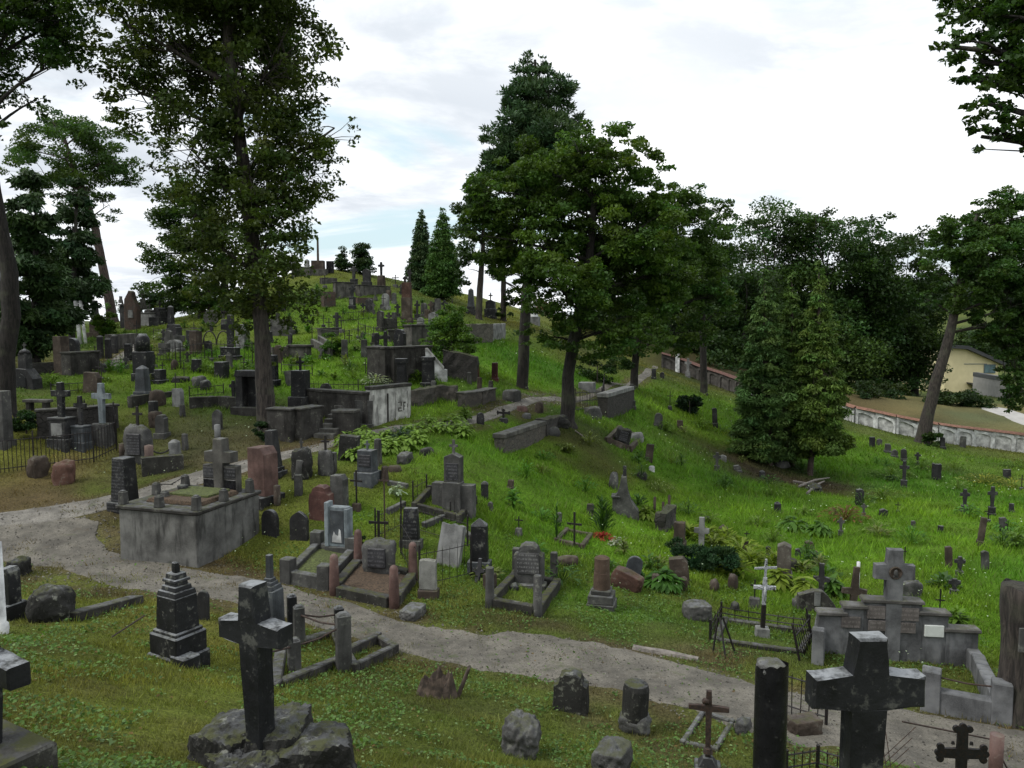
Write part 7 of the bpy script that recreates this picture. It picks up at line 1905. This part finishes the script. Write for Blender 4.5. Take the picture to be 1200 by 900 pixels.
    for i, (a_, b_, lab) in enumerate((((936, 572), (972, 562), 'longest pale dead branch under the thujas'), ((930, 566), (962, 576), 'pale dead branch crossing the longest one under the thujas'), ((946, 580), (966, 566), 'short pale dead branch under the thujas'))):
        A, B = P(*a_), P(*b_)
        o = obj('dead_branch', local(tube(bmesh.new(), [A + Vector((0, 0, .08)), A.lerp(B, .5) + Vector((0, 0, .18)), B + Vector((0, 0, .1))], [.06, .05, .03], 5), o_ := thing_loc(A)), M['woodgrey'], None, loc=A); tag(o, lab, 'branch')
    r = random.Random(77)
    lab = 'small weathered grave stone among the crowded rows on the hillside'
    for i in range(46):
        u = r.uniform(110, 520); v = r.uniform(352, 440) if u < 330 else r.uniform(335, 436)
        w_ = r.uniform(4.2, 7.5) * (.7 + (v - 330) / 160)
        mt = r.choice(['dark', 'black', 'grey', 'brown', 'darkmoss', 'dark', 'rough'])
        if i % 4 == 0: stone_cross(u, v, v - w_ * r.uniform(1.9, 2.8), w_ * 1.1, lab, mt, .35, .9, None, .66, .32, group='small stones crowding the hill')
        else: gravestone(u, v, v - w_ * r.uniform(1.3, 2.7), w_, lab, mt, r.choice(['flat', 'round', 'peak', 'slant', 'shoulder', 'jag']), r.choice([0, .2]), T=.6, tilt=r.uniform(-6, 6), group='small stones crowding the hill')
    for i in range(34):
        u = r.uniform(100, 540); v = r.uniform(350, 450) if u < 330 else r.uniform(334, 440)
        iron_cross(u, v, v - r.uniform(13, 22) * (.7 + (v - 330) / 220), r.uniform(6, 9), 'thin dark iron cross among the crowded rows on the hillside', 'iron', r.choice([None, 'dark', 'grey']), .22, .8, group='iron crosses crowding the hill')
    for i, (pl, lab) in enumerate((([(180, 398), (236, 396)], 'thin iron railing under the round grave marker'), ([(330, 438), (366, 440)], 'thin iron railing behind the platform of the tall black headstone'), ([(402, 378), (444, 374)], 'thin iron railing below the brownish plot edge'), ([(490, 398), (530, 394)], 'thin iron railing under the row of stones at the thujas'), ([(60, 462), (112, 458)], 'thin iron railing on the grass behind the three crosses'), ([(222, 466), (262, 462)], 'thin iron railing above the low mossy plot wall'), ([(420, 390), (438, 396), (462, 394)], 'thin iron railing behind the two black terrace crosses'))):
        fence(pl, lab, h_px=13, gap=.3, bar=.014, rails=(.2, .85))
    for reg, nn, lab, gname in (((110, 560, 338, 450), 120, 'clump of tall weeds between the graves on the hillside', 'weed clumps on the hillside'), ((790, 1200, 500, 690), 45, 'clump of leafy weeds in the green hollow', 'weed clumps in the hollow'), ((560, 800, 520, 690), 22, 'clump of weeds on the green slope below the ridge', 'weed clumps below the ridge')):
        for i in range(nn):
            u, v = r.uniform(reg[0], reg[1]), r.uniform(reg[2], reg[3])
            q = P(u, v)
            if on_path(np.array([q.x]), np.array([q.y]), 1.3)[0]: continue
            c = r.choice([(.08, .17, .025), (.07, .13, .025), (.14, .19, .035), (.17, .18, .06), (.06, .11, .03)])
            plant(u, v, r.uniform(10, 30) * (.4 + (v - 330) / 260), lab, c, 55, r.uniform(.25, .6), r.uniform(.12, .22), r.uniform(.25, .5), 'weed_clump', group=gname, seed=900 + i + reg[0], up=r.uniform(.6, 1.6))
    # fallen dead branch by the ridge
    A, B = P(674, 506), P(690, 520)
    o = obj('dead_branch', local(tube(bmesh.new(), [A + Vector((0, 0, .05)), A.lerp(B, .5) + Vector((0, 0, .1)), B + Vector((0, 0, .05))], [.03, .025, .01], 5), o_ := thing_loc(A)), M['woodgrey'], None, loc=A); tag(o, 'pale dead branch on the bare ridge slope', 'branch')
M['browngrey'] = stone('brown_grey_stone', (.075, .066, .056), .85, .4, .5, .2)

# ================================================================== boundary wall and what lies beyond
def beyond():
    base = [(775, 430), (800, 437), (850, 456), (900, 472), (960, 483), (1000, 495), (1050, 508), (1100, 518), (1150, 524), (1200, 530), (1290, 545)]
    pts = resample([P(*b) for b in base], 31)
    h = 1.2
    for p in pts: p.z = gz(p.x, p.y)
    zs = [p.z for p in pts]
    for _ in range(3): zs = [zs[0]] + [(zs[i - 1] + zs[i] + zs[i + 1]) / 3 for i in range(1, len(zs) - 1)] + [zs[-1]]
    for p, z in zip(pts, zs): p.z = z
    cen = pts[15].copy()
    root = thing('boundary_wall', 'long white arcaded boundary wall with a red tile coping beyond the hollow', 'wall', cen)
    body, shaded, cop1, cop2 = bmesh.new(), bmesh.new(), bmesh.new(), bmesh.new()
    for i, (a, b) in enumerate(zip(pts, pts[1:])):
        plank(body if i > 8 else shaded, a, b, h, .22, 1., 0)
        d = b - a; L = d.length
        # tile coping, pitched
        n = Vector((-d.y, d.x, 0)).normalized()
        q = [p + n * k * .34 + Vector((0, 0, h + (.17 if k == 0 else .02))) for p in (a, b) for k in (-1, 0, 1)]
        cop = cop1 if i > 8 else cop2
        vs = [cop.verts.new(x) for x in q]
        cop.faces.new((vs[0], vs[3], vs[4], vs[1])); cop.faces.new((vs[1], vs[4], vs[5], vs[2])); cop.faces.new((vs[2], vs[5], vs[3], vs[0]))
        fr = bmesh.new()
        f = -n * .21 if n.y > 0 else n * .21
        w = .16
        # raised frame of each bay: top band with rounded inner corners, and a pier
        u = d.normalized(); up = Vector((0, 0, 1))
        def pp(x, z): return a + u * x + up * (z + d.z * 0) + Vector((0, 0, (b.z - a.z) * x / L)) + f
        arch = [(w, 0)] + [(w, h * .62)] + [(w + (L - 2 * w) * (.5 - .5 * math.cos(t_)), h * .62 + h * .24 * math.sin(t_) ** .45) for t_ in np.linspace(.12, PI - .12, 11)] + [(L - w, h * .62), (L - w, 0)]
        outer = [(0, 0), (0, h * .62)] + [(x, h) for x, z in arch[2:-2]] + [(L, h * .62), (L, 0)]
        outer[1] = (0, h); outer[-2] = (L, h)
        A_ = [fr.verts.new(pp(x, z)) for x, z in arch]; O_ = [fr.verts.new(pp(x, z)) for x, z in outer]
        I_ = [fr.verts.new(pp(x, z) - f * .5) for x, z in arch]
        for k in range(len(arch) - 1):
            fr.faces.new((O_[k], A_[k], A_[k + 1], O_[k + 1])); fr.faces.new((A_[k], I_[k], I_[k + 1], A_[k + 1]))
        obj('arch_bay', local(fr, root), M['wallwhite' if i > 8 else 'wallshade'], root)
    obj('wall_body', local(body, root), M['wallpanel'], root); obj('wall_body', local(shaded, root), M['wallshade'], root); obj('tile_coping', local(cop1, root), M['redtile'], root); obj('tile_coping', local(cop2, root), M['redtileshade'], root)
    # cream house
    pd = 112
    p = atdepth(1130, 462, pd); p.z = gz(p.x, p.y)
    m = pd / F
    root = thing('cream_house', 'cream house with a dark sloping roof and a garage, half hidden by trees', 'house', p, R(0))
    z0 = zat(1124, 462, p) - p.z; zt = zat(1124, 417, p) - p.z
    Wd = 46 * m; x0 = -24 * m; x1 = 18 * m
    zl, zr = zat(1124, 408, p) - p.z, zat(1124, 424, p) - p.z
    bm = prism(bmesh.new(), [(x0 - 18 * m, -3), (x1, -3), (x1, zr), (x0 + 4 * m, zl), (x0 - 18 * m, zl + .2)], 4, 8, 0); obj('wall', bm, M['cream'], root)
    bm = prism(bmesh.new(), [(x0 - 20 * m, zl + .2), (x0 + 4 * m, zl + .02), (x1 + 5 * m, zr - .3), (x1 + 5 * m, zr + .1), (x0 + 4 * m, zl + .5), (x0 - 20 * m, zl + .7)], 4, 9.4, 0); obj('roof', bm, M['roofdark'], root)
    zf = lambda v: zat(1124, v, p) - p.z
    fr = obj('window', box(8 * m, -.04, zf(435), 13 * m, .14, zf(425) - zf(435), 1, bev=.02), M['framed'], root)
    for sx in (-1, 1): obj('pane', box((8 + sx * 3) * m, -.12, zf(434.3), 5.2 * m, .04, zf(425.8) - zf(434.3), 1, bev=0), M['glass'], fr)
    obj('garage_opening', box(6 * m, -.03, zf(457), 10 * m, .1, zf(446) - zf(457), 1, bev=0), M['black'], root)
    obj('garage_canopy', prism(bmesh.new(), [(-17 * m, zf(445)), (4 * m, zf(456)), (4 * m, zf(457)), (-17 * m, zf(446.5))], -.9, 1.8, 0), M['roofdark'], root)
    obj('trim_line', box(-8 * m, -.02, zf(425), 26 * m, .05, .1, 1, bev=0), M['framed'], root)
    root.location.y -= 4
    # grey yard wall, drive
    wall([(1142, 462), (1185, 468)], 18, 'grey yard retaining wall with dark cladding beside the cream house', 'concreteyard', .5, 'roofdark', .5, below=2)
    path('driveway', [(1152, 474), (1180, 478), (1230, 494), (1300, 510)], [(1150, 480), (1172, 488), (1220, 508), (1300, 530)], M['drive'], 40, 6, .0, .04)
    # red-roofed house behind the crest
    p = atdepth(636, 372, 84); p.z = gz(p.x, p.y); m = 84 / F
    root = thing('red_roofed_house', 'small house with a bright red roof glimpsed between trunks behind the crest', 'house', p, R(20))
    zt = zat(636, 362, p) - p.z
    obj('wall', box(0, 0, -1, 20 * m, 20 * m, zt - 1 * m + 1, 1), M['cream'], root)
    obj('roof', prism(bmesh.new(), [(-13 * m, zt - 2 * m), (13 * m, zt - 2 * m), (0, zt + 8 * m)], 0, 24 * m, 0), M['redtile'], root)
    for sx in (-1, 1): f_ = obj('window', box(sx * 5 * m, -10 * m, zt - 12 * m, 4 * m, .1, 6 * m, 1), M['framed'], root); obj('pane', box(sx * 5 * m, -10 * m - .06, zt - 11.5 * m, 3.2 * m, .05, 5 * m, 1, bev=0), M['glass'], f_)
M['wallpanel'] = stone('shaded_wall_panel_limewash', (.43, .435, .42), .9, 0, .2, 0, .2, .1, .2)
M['concreteyard'] = plain('pale_yard_concrete', (.25, .245, .23), .9, .1, 2)
M['drive'] = plain('pale_driveway_gravel', (.36, .35, .33), .95, .12, 1.5)
near_slope()
right_tomb()
middle_terrace()
left_side()
hilltop()
ridge_and_meadow()
beyond()
do_grass()
do_trees()
